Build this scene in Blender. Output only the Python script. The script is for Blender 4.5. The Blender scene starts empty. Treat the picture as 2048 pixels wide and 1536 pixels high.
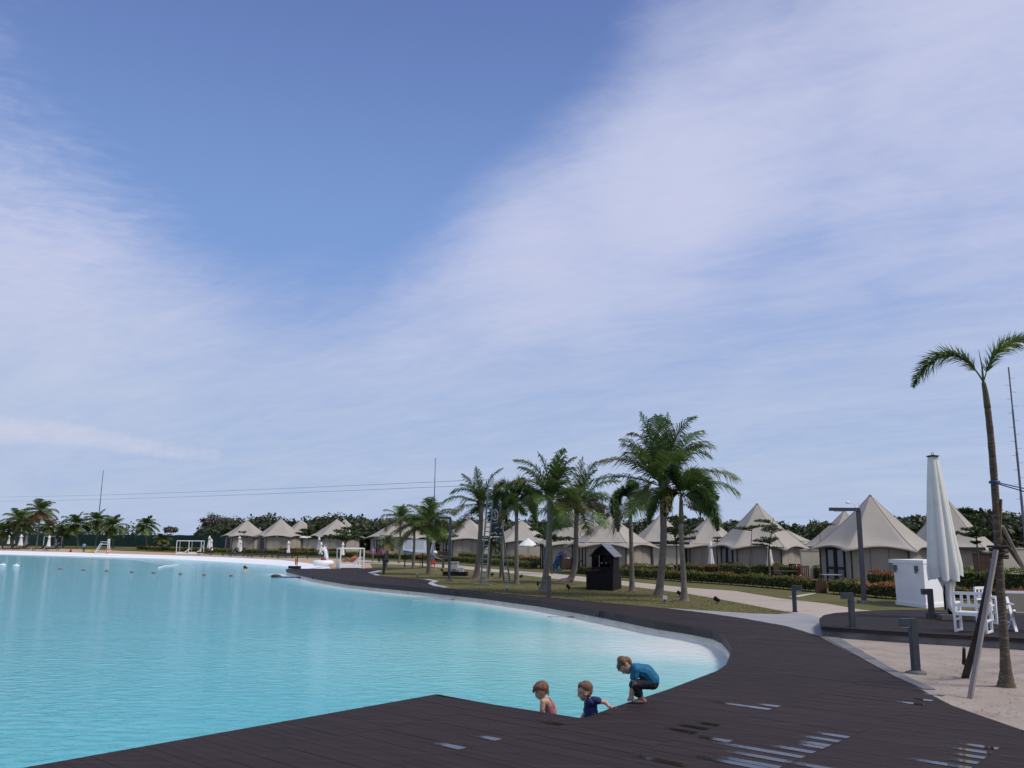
import bpy, bmesh, math, random
from mathutils import Vector, Matrix, Quaternion
from mathutils.geometry import delaunay_2d_cdt
R = math.radians
SC = bpy.context.scene
COL = SC.collection
rnd = random.Random(7)

# ------------------------------------------------------------------ camera
FPX = 1716.0
CAM = Vector((0, 0, 2.15)); TH = R(10.63); RO = R(0.62)
FW = Vector((0, math.cos(TH), math.sin(TH)))
_u0 = Vector((0, -math.sin(TH), math.cos(TH))); _r0 = Vector((1, 0, 0))
RT = _r0 * math.cos(RO) + _u0 * math.sin(RO)
UP = _u0 * math.cos(RO) - _r0 * math.sin(RO)
cd = bpy.data.cameras.new('camera'); cam = bpy.data.objects.new('camera', cd); COL.objects.link(cam)
cam.matrix_world = Matrix(((RT.x, UP.x, -FW.x, CAM.x), (RT.y, UP.y, -FW.y, CAM.y), (RT.z, UP.z, -FW.z, CAM.z), (0, 0, 0, 1)))
cd.sensor_width = 36; cd.lens = 36 * FPX / 2048; cd.clip_end = 6000; cd.clip_start = 0.05
SC.camera = cam

def pdir(px, py):
    return (FW + RT * ((px - 1024) / FPX) + UP * ((768 - py) / FPX))
def U(px, py, d):                      # picture point at a given depth
    return CAM + pdir(px, py) * d
def G(px, py, z=0.0):                  # picture point on the level z
    d = pdir(px, py); return CAM + d * ((z - CAM.z) / d.z)
def dep(p): return (p - CAM).dot(FW)

# ------------------------------------------------------------------ view, sky, sun
SC.view_settings.view_transform = 'Standard'; SC.view_settings.look = 'None'
SC.view_settings.exposure = 0.0; SC.view_settings.gamma = 1.0; SC.view_settings.use_curve_mapping = False
SUN_EL, SUN_AZ = 52, 116                # degrees; azimuth from +Y towards +X
w = bpy.data.worlds.new('World'); SC.world = w; w.use_nodes = True
nt = w.node_tree; nt.nodes.clear()
def N(t, **k):
    n = nt.nodes.new(t)
    for a, b in k.items(): setattr(n, a, b)
    return n
def wm(op, a, b=None, c=None, clamp=False):
    n = N('ShaderNodeMath', operation=op, use_clamp=clamp)
    for i, v in enumerate((a, b, c)):
        if v is None: continue
        if isinstance(v, (int, float)): n.inputs[i].default_value = v
        else: nt.links.new(v, n.inputs[i])
    return n.outputs[0]
def wmix(f, a, b):
    n = N('ShaderNodeMix', data_type='RGBA')
    for i, v in ((0, f), (6, a), (7, b)):
        if isinstance(v, (int, float)): n.inputs[i].default_value = v
        elif isinstance(v, tuple): n.inputs[i].default_value = (*v, 1)
        else: nt.links.new(v, n.inputs[i])
    return n.outputs[2]
out = N('ShaderNodeOutputWorld'); bg = N('ShaderNodeBackground')
SKY_ST = 0.1
bg.inputs[1].default_value = SKY_ST
sky = N('ShaderNodeTexSky', sky_type='NISHITA'); sky.sun_disc = False
sky.sun_elevation = R(SUN_EL); sky.sun_rotation = R(SUN_AZ)
sky.air_density = 1.0; sky.dust_density = 0.6; sky.ozone_density = 2.0; sky.altitude = 0
tc = N('ShaderNodeTexCoord'); DIR = tc.outputs['Generated']
sep = N('ShaderNodeSeparateXYZ'); nt.links.new(DIR, sep.inputs[0])
zz = wm('MAXIMUM', sep.outputs[2], 0.0)
den = wm('ADD', zz, 0.12)
comb = N('ShaderNodeCombineXYZ')
nt.links.new(wm('DIVIDE', sep.outputs[0], den), comb.inputs[0]); nt.links.new(wm('DIVIDE', sep.outputs[1], den), comb.inputs[1])
def wnoise(scale, phi, e, detail=6, rough=0.6, dist=0.0):
    mp = N('ShaderNodeMapping', vector_type='TEXTURE'); mp.inputs['Rotation'].default_value = (0, 0, R(phi)); mp.inputs['Scale'].default_value = (e, 1, 1)
    nt.links.new(comb.outputs[0], mp.inputs[0])
    n = N('ShaderNodeTexNoise'); n.inputs['Scale'].default_value = scale; n.inputs['Detail'].default_value = detail
    n.inputs['Roughness'].default_value = rough; n.inputs['Distortion'].default_value = dist
    nt.links.new(mp.outputs[0], n.inputs[0]); return n.outputs[0]
def blob(px, py, r_in, r_out, wt):
    c = pdir(px, py).normalized()
    n = N('ShaderNodeVectorMath', operation='DOT_PRODUCT'); nt.links.new(DIR, n.inputs[0]); n.inputs[1].default_value = c
    m = N('ShaderNodeMapRange', interpolation_type='SMOOTHSTEP'); nt.links.new(n.outputs['Value'], m.inputs[0])
    m.inputs[1].default_value = math.cos(R(r_out)); m.inputs[2].default_value = math.cos(R(r_in))
    m.inputs[3].default_value = 0; m.inputs[4].default_value = wt
    return m.outputs[0]
cov = wm('ADD', 0.62, 0.0)
for b in ((680, 40, 3, 21, -.52), (1000, 80, 1, 11, -.30), (610, 330, 1, 14, -.40), (820, 300, 1, 9, -.20), (300, 20, 2, 16, -.30), (40, 40, 2, 13, -.30), (330, 280, 1, 12, -.22), (120, 220, 0, 9, -.10), (1250, 10, 1, 8, -.12),
          (820, -700, 8, 34, -.5),
          (1640, 480, 0, 9, -.26), (1560, 30, 0, 9, -.14), (1350, 640, 0, 7, -.10), (2000, 330, 0, 8, -.14), (1750, 620, 0, 9, -.10), (1000, 760, 0, 8, -.08),
          (60, 500, 2, 14, .22), (1170, 440, 0, 12, .30), (960, 500, 0, 8, .16), (1380, 250, 0, 10, .22), (1750, 200, 1, 16, .24), (2040, 60, 1, 14, .16), (1760, 440, 0, 4, .14), (1640, 620, 0, 4, .10)):
    cov = wm('ADD', cov, blob(*b[:4], b[4] * (.82 if b[4] < 0 else 1)))
n1 = wnoise(1.9, -47, 2.6, 9, 0.62, 0.7)
n2 = wnoise(7.0, -30, 3.0, 8, 0.7, 0.9)
n3 = wnoise(0.6, -47, 2.0, 4, 0.5, 0.3)
n5 = wnoise(17.0, 20, 1.6, 6, 0.65, 1.0)
cov = wm('ADD', cov, wm('MULTIPLY', wm('SUBTRACT', n5, 0.5), 0.22))
cov = wm('ADD', cov, wm('MULTIPLY', wm('SUBTRACT', n1, 0.5), 0.85))
cov = wm('ADD', cov, wm('MULTIPLY', wm('SUBTRACT', n2, 0.5), 0.50))
cov = wm('ADD', cov, wm('MULTIPLY', wm('SUBTRACT', n3, 0.5), 0.35))
# low bright wisp on the left
wisp = None
for i in range(27):
    t = i / 26; x = -160 + t * 590; y = 838 + t * 70 + 5 * math.sin(t * 9)
    b = blob(x, y, 0.0, 1.25 - t * .75, .42 * (1 - t * .6))
    wisp = b if wisp is None else wm('MAXIMUM', wisp, b)
n4 = wnoise(9, 10, 1, 6, 0.65)
wisp = wm('MULTIPLY', wisp, wm('MULTIPLY', n4, 1.7))
# mackerel ripple, upper left
rip = wm('MULTIPLY', blob(90, 150, 2, 17, 1.0), wm('SUBTRACT', wnoise(24, 25, 2.2, 4, 0.6, 0.4), 0.45))
cov = wm('ADD', cov, wm('MULTIPLY', rip, 0.75))
cr = N('ShaderNodeMapRange', interpolation_type='SMOOTHSTEP'); nt.links.new(cov, cr.inputs[0])
cr.inputs[1].default_value = -0.12; cr.inputs[2].default_value = 1.22
k = 1 / SKY_ST
def kc(r, g, b): return (r * k, g * k, b * k)
skyt = N('ShaderNodeMix', data_type='RGBA', blend_type='MULTIPLY'); skyt.inputs[0].default_value = 1
nt.links.new(sky.outputs[0], skyt.inputs[6]); skyt.inputs[7].default_value = (1.0, 1.0, 1.0, 1)
bl_ = N('ShaderNodeMapRange', interpolation_type='SMOOTHSTEP'); nt.links.new(zz, bl_.inputs[0]); bl_.inputs[1].default_value = 0.62; bl_.inputs[2].default_value = 0.30
blue = wmix(0.86, skyt.outputs[2], wmix(bl_.outputs[0], kc(0.125, 0.200, 0.490), kc(0.215, 0.355, 0.71)))
lowm = N('ShaderNodeMapRange', interpolation_type='SMOOTHSTEP'); nt.links.new(zz, lowm.inputs[0])
lowm.inputs[1].default_value = 0.34; lowm.inputs[2].default_value = 0.02
cloudc = wmix(lowm.outputs[0], kc(0.555, 0.595, 0.805), kc(0.53, 0.60, 0.76))
ccol = wmix(cr.outputs[0], blue, cloudc)
lowc = wmix(wm('MULTIPLY', lowm.outputs[0], 0.45), ccol, kc(0.48, 0.575, 0.745))
fin = wmix(wisp, lowc, kc(0.82, 0.74, 0.82))
nt.links.new(fin, bg.inputs[0]); nt.links.new(bg.outputs[0], out.inputs[0])

sd = bpy.data.lights.new('sun', 'SUN'); sun = bpy.data.objects.new('sun', sd); COL.objects.link(sun)
sd.energy = 3.0; sd.angle = R(16); sd.color = (1.0, 0.93, 0.82)
sv = Vector((math.sin(R(SUN_AZ)) * math.cos(R(SUN_EL)), math.cos(R(SUN_AZ)) * math.cos(R(SUN_EL)), math.sin(R(SUN_EL))))
sun.rotation_euler = sv.to_track_quat('Z', 'Y').to_euler(); sun.location = (30, 10, 60)

# ------------------------------------------------------------------ materials
def mat(name, col, rough=0.6, var=0.15, scale=6.0, bump=0.0, bscale=None, metal=0.0, spec=0.4, stretch=(1, 1, 1), col2=None, island=0.0, coords='Object', dirt=None, rotz=0, trans=0.0, sheen=0.0):
    m = bpy.data.materials.new(name); m.use_nodes = True
    t = m.node_tree; p = t.nodes['Principled BSDF']
    p.inputs['Roughness'].default_value = rough; p.inputs['Metallic'].default_value = metal; p.inputs['Specular IOR Level'].default_value = spec
    co = t.nodes.new('ShaderNodeTexCoord'); mp = t.nodes.new('ShaderNodeMapping'); mp.inputs['Scale'].default_value = stretch; mp.inputs['Rotation'].default_value = (0, 0, rotz)
    if coords == 'World':
        g = t.nodes.new('ShaderNodeNewGeometry'); t.links.new(g.outputs['Position'], mp.inputs[0])
    else: t.links.new(co.outputs[coords], mp.inputs[0])
    nz = t.nodes.new('ShaderNodeTexNoise'); nz.inputs['Scale'].default_value = scale; nz.inputs['Detail'].default_value = 5; nz.inputs['Roughness'].default_value = 0.65
    t.links.new(mp.outputs[0], nz.inputs[0])
    rr = t.nodes.new('ShaderNodeMapRange'); rr.inputs[1].default_value = 0.3; rr.inputs[2].default_value = 0.7
    t.links.new(nz.outputs[0], rr.inputs[0])
    c2 = col2 if col2 else tuple(max(0, c * (1 - 2 * var)) for c in col)
    mx = t.nodes.new('ShaderNodeMix'); mx.data_type = 'RGBA'; mx.inputs[6].default_value = (*col, 1); mx.inputs[7].default_value = (*c2, 1)
    t.links.new(rr.outputs[0], mx.inputs[0]); cur = mx.outputs[2]
    if island:
        g = t.nodes.new('ShaderNodeNewGeometry')
        mr = t.nodes.new('ShaderNodeMapRange'); mr.inputs[3].default_value = 1 - island; mr.inputs[4].default_value = 1 + island
        t.links.new(g.outputs['Random Per Island'], mr.inputs[0])
        oi = t.nodes.new('ShaderNodeObjectInfo'); mr2 = t.nodes.new('ShaderNodeMapRange'); mr2.inputs[3].default_value = 1 - island * .5; mr2.inputs[4].default_value = 1 + island * .5
        t.links.new(oi.outputs['Random'], mr2.inputs[0])
        mm = t.nodes.new('ShaderNodeMath'); mm.operation = 'MULTIPLY'; t.links.new(mr.outputs[0], mm.inputs[0]); t.links.new(mr2.outputs[0], mm.inputs[1])
        vm = t.nodes.new('ShaderNodeVectorMath'); vm.operation = 'SCALE'; t.links.new(cur, vm.inputs[0]); t.links.new(mm.outputs[0], vm.inputs[3]); cur = vm.outputs[0]
    if dirt:                            # (colour, scale, threshold, strength): stains with a shape of their own
        n5 = t.nodes.new('ShaderNodeTexNoise'); n5.inputs['Scale'].default_value = dirt[1]; n5.inputs['Detail'].default_value = 6
        t.links.new(mp.outputs[0], n5.inputs[0])
        r5 = t.nodes.new('ShaderNodeMapRange'); r5.inputs[1].default_value = dirt[2]; r5.inputs[2].default_value = dirt[2] + 0.12; r5.inputs[4].default_value = dirt[3]
        t.links.new(n5.outputs[0], r5.inputs[0])
        m5 = t.nodes.new('ShaderNodeMix'); m5.data_type = 'RGBA'; t.links.new(r5.outputs[0], m5.inputs[0]); t.links.new(cur, m5.inputs[6]); m5.inputs[7].default_value = (*dirt[0], 1); cur = m5.outputs[2]
    t.links.new(cur, p.inputs['Base Color'])
    if trans:
        tr = t.nodes.new('ShaderNodeBsdfTranslucent'); t.links.new(cur, tr.inputs[0]); ms = t.nodes.new('ShaderNodeMixShader'); ms.inputs[0].default_value = trans
        o = t.nodes['Material Output']; t.links.new(p.outputs[0], ms.inputs[1]); t.links.new(tr.outputs[0], ms.inputs[2]); t.links.new(ms.outputs[0], o.inputs[0])
    if bump:
        nb = t.nodes.new('ShaderNodeTexNoise'); nb.inputs['Scale'].default_value = bscale or scale * 4; nb.inputs['Detail'].default_value = 6
        t.links.new(mp.outputs[0], nb.inputs[0])
        bp = t.nodes.new('ShaderNodeBump'); bp.inputs['Strength'].default_value = min(1, bump); bp.inputs['Distance'].default_value = 0.02 * max(1, bump)
        t.links.new(nb.outputs[0], bp.inputs['Height']); t.links.new(bp.outputs[0], p.inputs['Normal'])
    return m

PLANK_ANG = R(-41)
MT = {}
MT['deck'] = mat('dark_deck_wood', (0.034, 0.0215, 0.0205), 0.72, 0.2, 1.3, 0.35, 14, stretch=(1, 14, 1), island=0.17, coords='World', rotz=-PLANK_ANG, spec=0.22, dirt=((0.046, 0.034, 0.031), 0.5, 0.55, 0.55))
MT['deckbase'] = mat('under_deck', (0.012, 0.01, 0.01), 0.9)
MT['fascia'] = mat('deck_fascia_wood', (0.026, 0.019, 0.020), 0.6, 0.25, 2, 0.3, stretch=(1, 1, 6), coords='World')
MT['lip'] = mat('pale_concrete_lip', (0.66, 0.64, 0.55), 0.8, 0.12, 1.5, 0.2, 10, coords='World', dirt=((0.44, 0.44, 0.36), 1.2, 0.58, 0.6))
MT['lawn'] = mat('lawn_turf', (0.150, 0.135, 0.052), 0.95, 0.22, 0.35, 0.6, 30, coords='World', spec=0.1, col2=(0.098, 0.100, 0.036), dirt=((0.20, 0.155, 0.075), 0.8, 0.58, 0.7))
MT['field'] = mat('rough_lawn', (0.125, 0.115, 0.045), 0.95, 0.2, 0.3, 0.5, 20, coords='World', spec=0.1, col2=(0.085, 0.09, 0.032), dirt=((0.17, 0.125, 0.06), 0.5, 0.56, 0.8))
MT['path'] = mat('pinkish_path', (0.42, 0.355, 0.295), 0.85, 0.08, 0.8, 0.15, 40, coords='World', dirt=((0.34, 0.28, 0.23), 0.6, 0.55, 0.5))
MT['conc'] = mat('grey_concrete', (0.30, 0.30, 0.31), 0.8, 0.1, 0.9, 0.15, 30, coords='World', dirt=((0.25, 0.25, 0.26), 1.1, 0.56, 0.5))
MT['sand'] = mat('pale_sand', (0.36, 0.305, 0.262), 0.95, 0.12, 1.3, 1.0, 9, coords='World', spec=0.1, dirt=((0.27, 0.21, 0.175), 1.6, 0.55, 0.65))
MT['beach'] = mat('tan_beach', (0.47, 0.35, 0.235), 0.95, 0.12, 0.4, 0.5, 6, coords='World', spec=0.1)
MT['liner'] = mat('white_liner', (0.82, 0.83, 0.84), 0.6, 0.04, 0.5, 0.0, coords='World')
MT['kerb'] = mat('kerb_stone', (0.48, 0.49, 0.50), 0.7, 0.12, 3, 0.2, coords='World')
MT['paver'] = mat('grey_paver', (0.15, 0.15, 0.155), 0.75, 0.12, 4, 0.2, coords='World', island=0.25)

# ------------------------------------------------------------------ mesh helpers
class MB:
    def __init__(s): s.v = []; s.f = []
    def add(s, vs, fs):
        n = len(s.v); s.v.extend(tuple(v) for v in vs); s.f.extend([tuple(i + n for i in f) for f in fs])
    def box(s, c, size, rot=None, taper=1.0):
        hx, hy, hz = size[0] / 2, size[1] / 2, size[2] / 2
        vs = []
        for z in (-1, 1):
            k = 1 if z < 0 else taper
            for x, y in ((-1, -1), (1, -1), (1, 1), (-1, 1)): vs.append(Vector((x * hx * k, y * hy * k, z * hz)))
        if rot is not None: vs = [rot @ v for v in vs]
        c = Vector(c); s.add([v + c for v in vs], [(3, 2, 1, 0), (4, 5, 6, 7), (0, 1, 5, 4), (1, 2, 6, 5), (2, 3, 7, 6), (3, 0, 4, 7)])
    def bar(s, a, b, wd, th, roll=None):          # rectangular bar from a to b
        a, b = Vector(a), Vector(b); d = (b - a); L = d.length
        if L < 1e-6: return
        d.normalize(); ref = Vector(roll) if roll is not None else (Vector((0, 0, 1)) if abs(d.z) < .95 else Vector((0, 1, 0)))
        x = ref.cross(d).normalized(); y = d.cross(x)
        vs = [p + x * (sx * wd / 2) + y * (sy * th / 2) for p in (a, b) for sx, sy in ((-1, -1), (1, -1), (1, 1), (-1, 1))]
        s.add(vs, [(3, 2, 1, 0), (4, 5, 6, 7), (0, 1, 5, 4), (1, 2, 6, 5), (2, 3, 7, 6), (3, 0, 4, 7)])
    def tube(s, pts, rad, n=8, cap=True):
        pts = [Vector(p) for p in pts]; m = len(pts)
        if not hasattr(rad, '__len__'): rad = [rad] * m
        base = len(s.v); x = None
        for i, p in enumerate(pts):
            d = (pts[min(i + 1, m - 1)] - pts[max(i - 1, 0)]).normalized()
            if x is None:
                ref = Vector((1, 0, 0)) if abs(d.x) < .9 else Vector((0, 1, 0)); x = (ref - d * ref.dot(d)).normalized()
            else: x = (x - d * x.dot(d)).normalized()
            y = d.cross(x)
            for k in range(n):
                a = 2 * math.pi * k / n; s.v.append(tuple(p + (x * math.cos(a) + y * math.sin(a)) * rad[i]))
        for i in range(m - 1):
            for k in range(n):
                a = base + i * n + k; b = base + i * n + (k + 1) % n; s.f.append((a, b, b + n, a + n))
        if cap:
            s.f.append(tuple(base + k for k in range(n - 1, -1, -1))); s.f.append(tuple(base + (m - 1) * n + k for k in range(n)))
    def lathe(s, prof, n=16, c=(0, 0, 0), fn=None):   # prof [(r,z)], fn(angle,i)->radius factor
        base = len(s.v); m = len(prof)
        for i, (r, z) in enumerate(prof):
            for k in range(n):
                a = 2 * math.pi * k / n; q = r * (fn(a, i) if fn else 1)
                s.v.append((c[0] + q * math.cos(a), c[1] + q * math.sin(a), c[2] + z))
        for i in range(m - 1):
            for k in range(n):
                a = base + i * n + k; b = base + i * n + (k + 1) % n; s.f.append((a, b, b + n, a + n))
        s.f.append(tuple(base + k for k in range(n - 1, -1, -1))); s.f.append(tuple(base + (m - 1) * n + k for k in range(n)))
    def ell(s, c, r, n=12, m=8, rot=None):
        base = len(s.v); c = Vector(c); r = r if hasattr(r, '__len__') else (r, r, r)
        def P(v): return c + (rot @ v if rot is not None else v)
        s.v.append(tuple(P(Vector((0, 0, -r[2])))))
        for i in range(1, m):
            t = math.pi * i / m - math.pi / 2
            for k in range(n):
                a = 2 * math.pi * k / n
                s.v.append(tuple(P(Vector((r[0] * math.cos(t) * math.cos(a), r[1] * math.cos(t) * math.sin(a), r[2] * math.sin(t))))))
        s.v.append(tuple(P(Vector((0, 0, r[2]))))); top = len(s.v) - 1
        for k in range(n): s.f.append((base, base + 1 + (k + 1) % n, base + 1 + k)); s.f.append((top, top - n + k, top - n + (k + 1) % n))
        for i in range(m - 2):
            for k in range(n):
                a = base + 1 + i * n + k; b = base + 1 + i * n + (k + 1) % n; s.f.append((a, b, b + n, a + n))
    def prism(s, poly, z0, z1):                    # vertical prism over a 2D polygon
        n = len(poly); s.add([(p[0], p[1], z0) for p in poly] + [(p[0], p[1], z1) for p in poly],
              [tuple(range(n - 1, -1, -1)), tuple(range(n, 2 * n))] + [(i, (i + 1) % n, n + (i + 1) % n, n + i) for i in range(n)])
    def mesh(s, name, m, smooth=False):
        me = bpy.data.meshes.new(name); me.from_pydata(s.v, [], s.f); me.update()
        if m is not None: me.materials.append(m)
        if smooth: me.polygons.foreach_set('use_smooth', [True] * len(me.polygons))
        return me
    def build(s, name, m, parent=None, smooth=False, loc=None):
        o = bpy.data.objects.new(name, s.mesh(name, m, smooth)); COL.objects.link(o)
        if parent is not None: o.parent = parent
        if loc is not None: o.location = loc
        return o
def link(name, me, parent=None, loc=None):
    o = bpy.data.objects.new(name, me); COL.objects.link(o)
    if parent is not None: o.parent = parent
    if loc is not None: o.location = loc
    return o
def tag(o, label=None, cat=None, group=None, kind=None):
    if label: o['label'] = label
    if cat: o['category'] = cat
    if group: o['group'] = group
    if kind: o['kind'] = kind
    return o
def thing(name, label, cat, loc=(0, 0, 0), rz=0.0, group=None):
    o = bpy.data.objects.new(name, None); COL.objects.link(o); o.empty_display_size = .2
    o.location = loc; o.rotation_euler = (0, 0, rz); return tag(o, label, cat, group)
def dup(root, loc, rz=None, label=None, scale=None):
    r = root.copy(); COL.objects.link(r); r.location = loc
    if rz is not None: r.rotation_euler = (0, 0, rz)
    if scale is not None: r.scale = (scale,) * 3 if not hasattr(scale, '__len__') else scale
    if label: r['label'] = label
    for ch in list(root.children):
        c = ch.copy(); COL.objects.link(c); c.parent = r
        for g in list(ch.children):
            d = g.copy(); COL.objects.link(d); d.parent = c
    return r

# ------------------------------------------------------------------ the plan of the place
def P2(lst, z=0.0): return [G(x, y, z).to_2d() for x, y in lst]
A0 = G(875, 1388).to_2d(); B0 = G(44, 1536).to_2d(); PIER = A0 + (B0 - A0) * 2.6
COVE = [(1158, 1440), (1225, 1415.5), (1285, 1396), (1340, 1378), (1400, 1355), (1436, 1341.5), (1454, 1329), (1461.5, 1310), (1462, 1294), (1456, 1282), (1443, 1268), (1424, 1260), (1385, 1252.5),
        (1309, 1241.5), (1233, 1227), (1157, 1213.5), (1081, 1201.5), (967, 1187.5), (852, 1176), (760, 1168), (700, 1162), (640, 1153), (596, 1144), (572, 1138)]
ZW = -0.40
SHORE = [(586, 1134.8), (560, 1131.3), (530, 1128.8), (460, 1124.4), (400, 1121), (320, 1117), (200, 1114), (100, 1111.4), (0, 1108.6)]
STRIP = [(662, 1137.3), (657, 1132), (610, 1125.5), (560, 1119.8), (460, 1115), (400, 1112.7), (320, 1110), (200, 1106.4), (100, 1103.2), (0, 1100)]
shore2 = P2(SHORE, ZW); strip2 = [G(x, y, 0.0 if x > 199 else 0.12 * (1 - x / 200)).to_2d() for x, y in STRIP]
dl = (shore2[-1] - shore2[-2]).normalized()
shore2 += [shore2[-1] + dl * 40, shore2[-1] + dl * 110]
ds = (strip2[-1] - strip2[-2]).normalized(); strip2 += [strip2[-1] + ds * 40, strip2[-1] + ds * 112]
def seg_dist(p, a, b):
    ab = b - a; L = ab.length_squared
    t = 0 if L == 0 else max(0, min(1, (p - a).dot(ab) / L)); return (p - (a + ab * t)).length
def poly_dist(p, poly, closed=True):
    n = len(poly); return min(seg_dist(p, poly[i], poly[(i + 1) % n]) for i in range(n if closed else n - 1))
def inside(p, poly):
    x, y = p[0], p[1]; r = False; j = len(poly) - 1
    for i in range(len(poly)):
        a, b = poly[i], poly[j]
        if (a[1] > y) != (b[1] > y) and x < (b[0] - a[0]) * (y - a[1]) / (b[1] - a[1]) + a[0]: r = not r
        j = i
    return r
def sst(a, b, x):
    t = max(0.0, min(1.0, (x - a) / (b - a))); return t * t * (3 - 2 * t)
def gz(x, y):
    if y < 88: return 0.0
    d = poly_dist(Vector((x, y)), shore2, False)
    return sst(88, 120, y) * (0.80 * sst(6, 42, d))
def GG(px, py):                                    # first point of the terrain on the ray through a picture point
    d = pdir(px, py); t0 = 3.0; f = lambda t: (CAM.z + d.z * t) - gz(d.x * t, d.y * t)
    if d.z > -1e-4: t0 = 200.0
    else:
        tz = -CAM.z / d.z
        if tz < 86: return CAM + d * tz
        t0 = 60.0; t1 = t0
        while t1 < 260 and f(t1) > 0: t0 = t1; t1 += 2.0
        for _ in range(24):
            m = (t0 + t1) / 2
            if f(m) > 0: t0 = m
            else: t1 = m
    p = CAM + d * t0; return Vector((p.x, p.y, gz(p.x, p.y)))
def atd(px, d):                                    # terrain point under picture column px at depth d
    p = U(px, 1080, d); return Vector((p.x, p.y, gz(p.x, p.y)))

def PG2(lst): return [GG(x, y).to_2d() for x, y in lst]
cove2 = P2(COVE)
deckback = P2([(590, 1137.2)])
lag = [PIER, A0] + cove2 + deckback + shore2 + [Vector((-190, 60)), Vector((-60, -25))]
LAWN_DECK = [(736, 1146), (751, 1150.8), (809, 1156), (848, 1159.5), (866, 1162.5), (860, 1165), (856, 1168), (867, 1172.3), (900, 1177), (1017, 1188), (1100, 1194.5), (1180, 1202), (1264, 1210), (1324, 1215)]
LAWN_CONC = [(1385, 1219.5), (1448, 1223.5), (1510, 1227), (1556, 1228.3), (1590, 1226)]
LAWN_PATH = [(1562, 1221.5), (1471, 1204), (1380, 1188), (1319, 1180), (1237, 1170), (1105, 1157), (1028, 1148), (928, 1138), (872, 1134.2)]
LAWN_TOP = [(845, 1136.6), (795, 1138.8), (757, 1141.8)]
UPL = [(740, 1127), (800, 1129), (845, 1131), (860, 1132.6), (843, 1134.8), (800, 1136.3), (745, 1136)]
PATH_UP = [(420, 1109.5), (480, 1112.3), (560, 1115.6), (640, 1116.6), (700, 1118.4), (740, 1121), (840, 1126.4), (928, 1132), (1017, 1141), (1100, 1146.4), (1237, 1161), (1373, 1175), (1471, 1182), (1562, 1197), (1653, 1207), (1720, 1219), (1786, 1226), (1886, 1224), (2048, 1221), (2300, 1218)]
RAISE = [(1646, 1273), (1643, 1262), (1642, 1256), (1650, 1248), (1671, 1243), (1717, 1239), (1786, 1236), (1854, 1235), (1950, 1236), (2060, 1238), (2300, 1246), (2300, 1322), (2048, 1300), (1950, 1294), (1831, 1287), (1717, 1279)]
CONC = [(1324, 1215)] + LAWN_CONC + [(1622, 1229), (1650, 1240), (1643, 1252), (1646, 1273), (1639, 1272), (1573, 1252), (1490, 1237), (1407, 1225)]
DECK_R = [(1407, 1225), (1490, 1237), (1573, 1252), (1639, 1272), (1717, 1314), (1780, 1349), (1821, 1368), (1904, 1411), (1987, 1440), (2048, 1461), (2130, 1496)]
lawn2 = PG2(LAWN_DECK + LAWN_CONC + LAWN_PATH + LAWN_TOP)
upl2 = PG2(UPL)
path2 = PG2(PATH_UP + [(2300, 1250), (2048, 1236), (1854, 1234), (1786, 1236), (1717, 1239), (1671, 1243), (1650, 1246), (1622, 1229)] + [(1590, 1226)] + LAWN_PATH + [(860, 1132.6), (845, 1131), (800, 1129), (740, 1127), (700, 1121.3), (640, 1119), (560, 1118.2), (480, 1114.2), (420, 1111)])
conc2 = P2(CONC)
deck2 = [PIER, A0] + cove2 + P2([(590, 1137.2), (662, 1137.3), (745, 1136), (800, 1136.3), (843, 1134.8), (860, 1132.6), (872, 1134.2)] + LAWN_TOP + LAWN_DECK + DECK_R) + [Vector((7.5, 4.2)), Vector((7.5, -3)), Vector((-11.5, -3))]
raise2 = P2(RAISE)
sand2 = P2([(1639, 1272)] + DECK_R[4:]) + [Vector((7.5, 4.2)), Vector((14, 3.5)), Vector((24, 12))] + P2([(2300, 1322), (2048, 1300), (1950, 1294), (1831, 1287), (1717, 1279), (1646, 1273)])
bl = PG2([(0, 1093), (100, 1096.5), (200, 1100), (320, 1104.5), (400, 1107.8)])
d0 = (bl[0] - bl[1]).normalized()
beach2 = [bl[0] + d0 * 100] + bl + PG2([(420, 1109.5), (480, 1112.3), (560, 1115.6), (640, 1116.6), (700, 1118.4), (740, 1121), (740, 1127), (745, 1136), (662, 1137.3)]) + strip2[1:]

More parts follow.
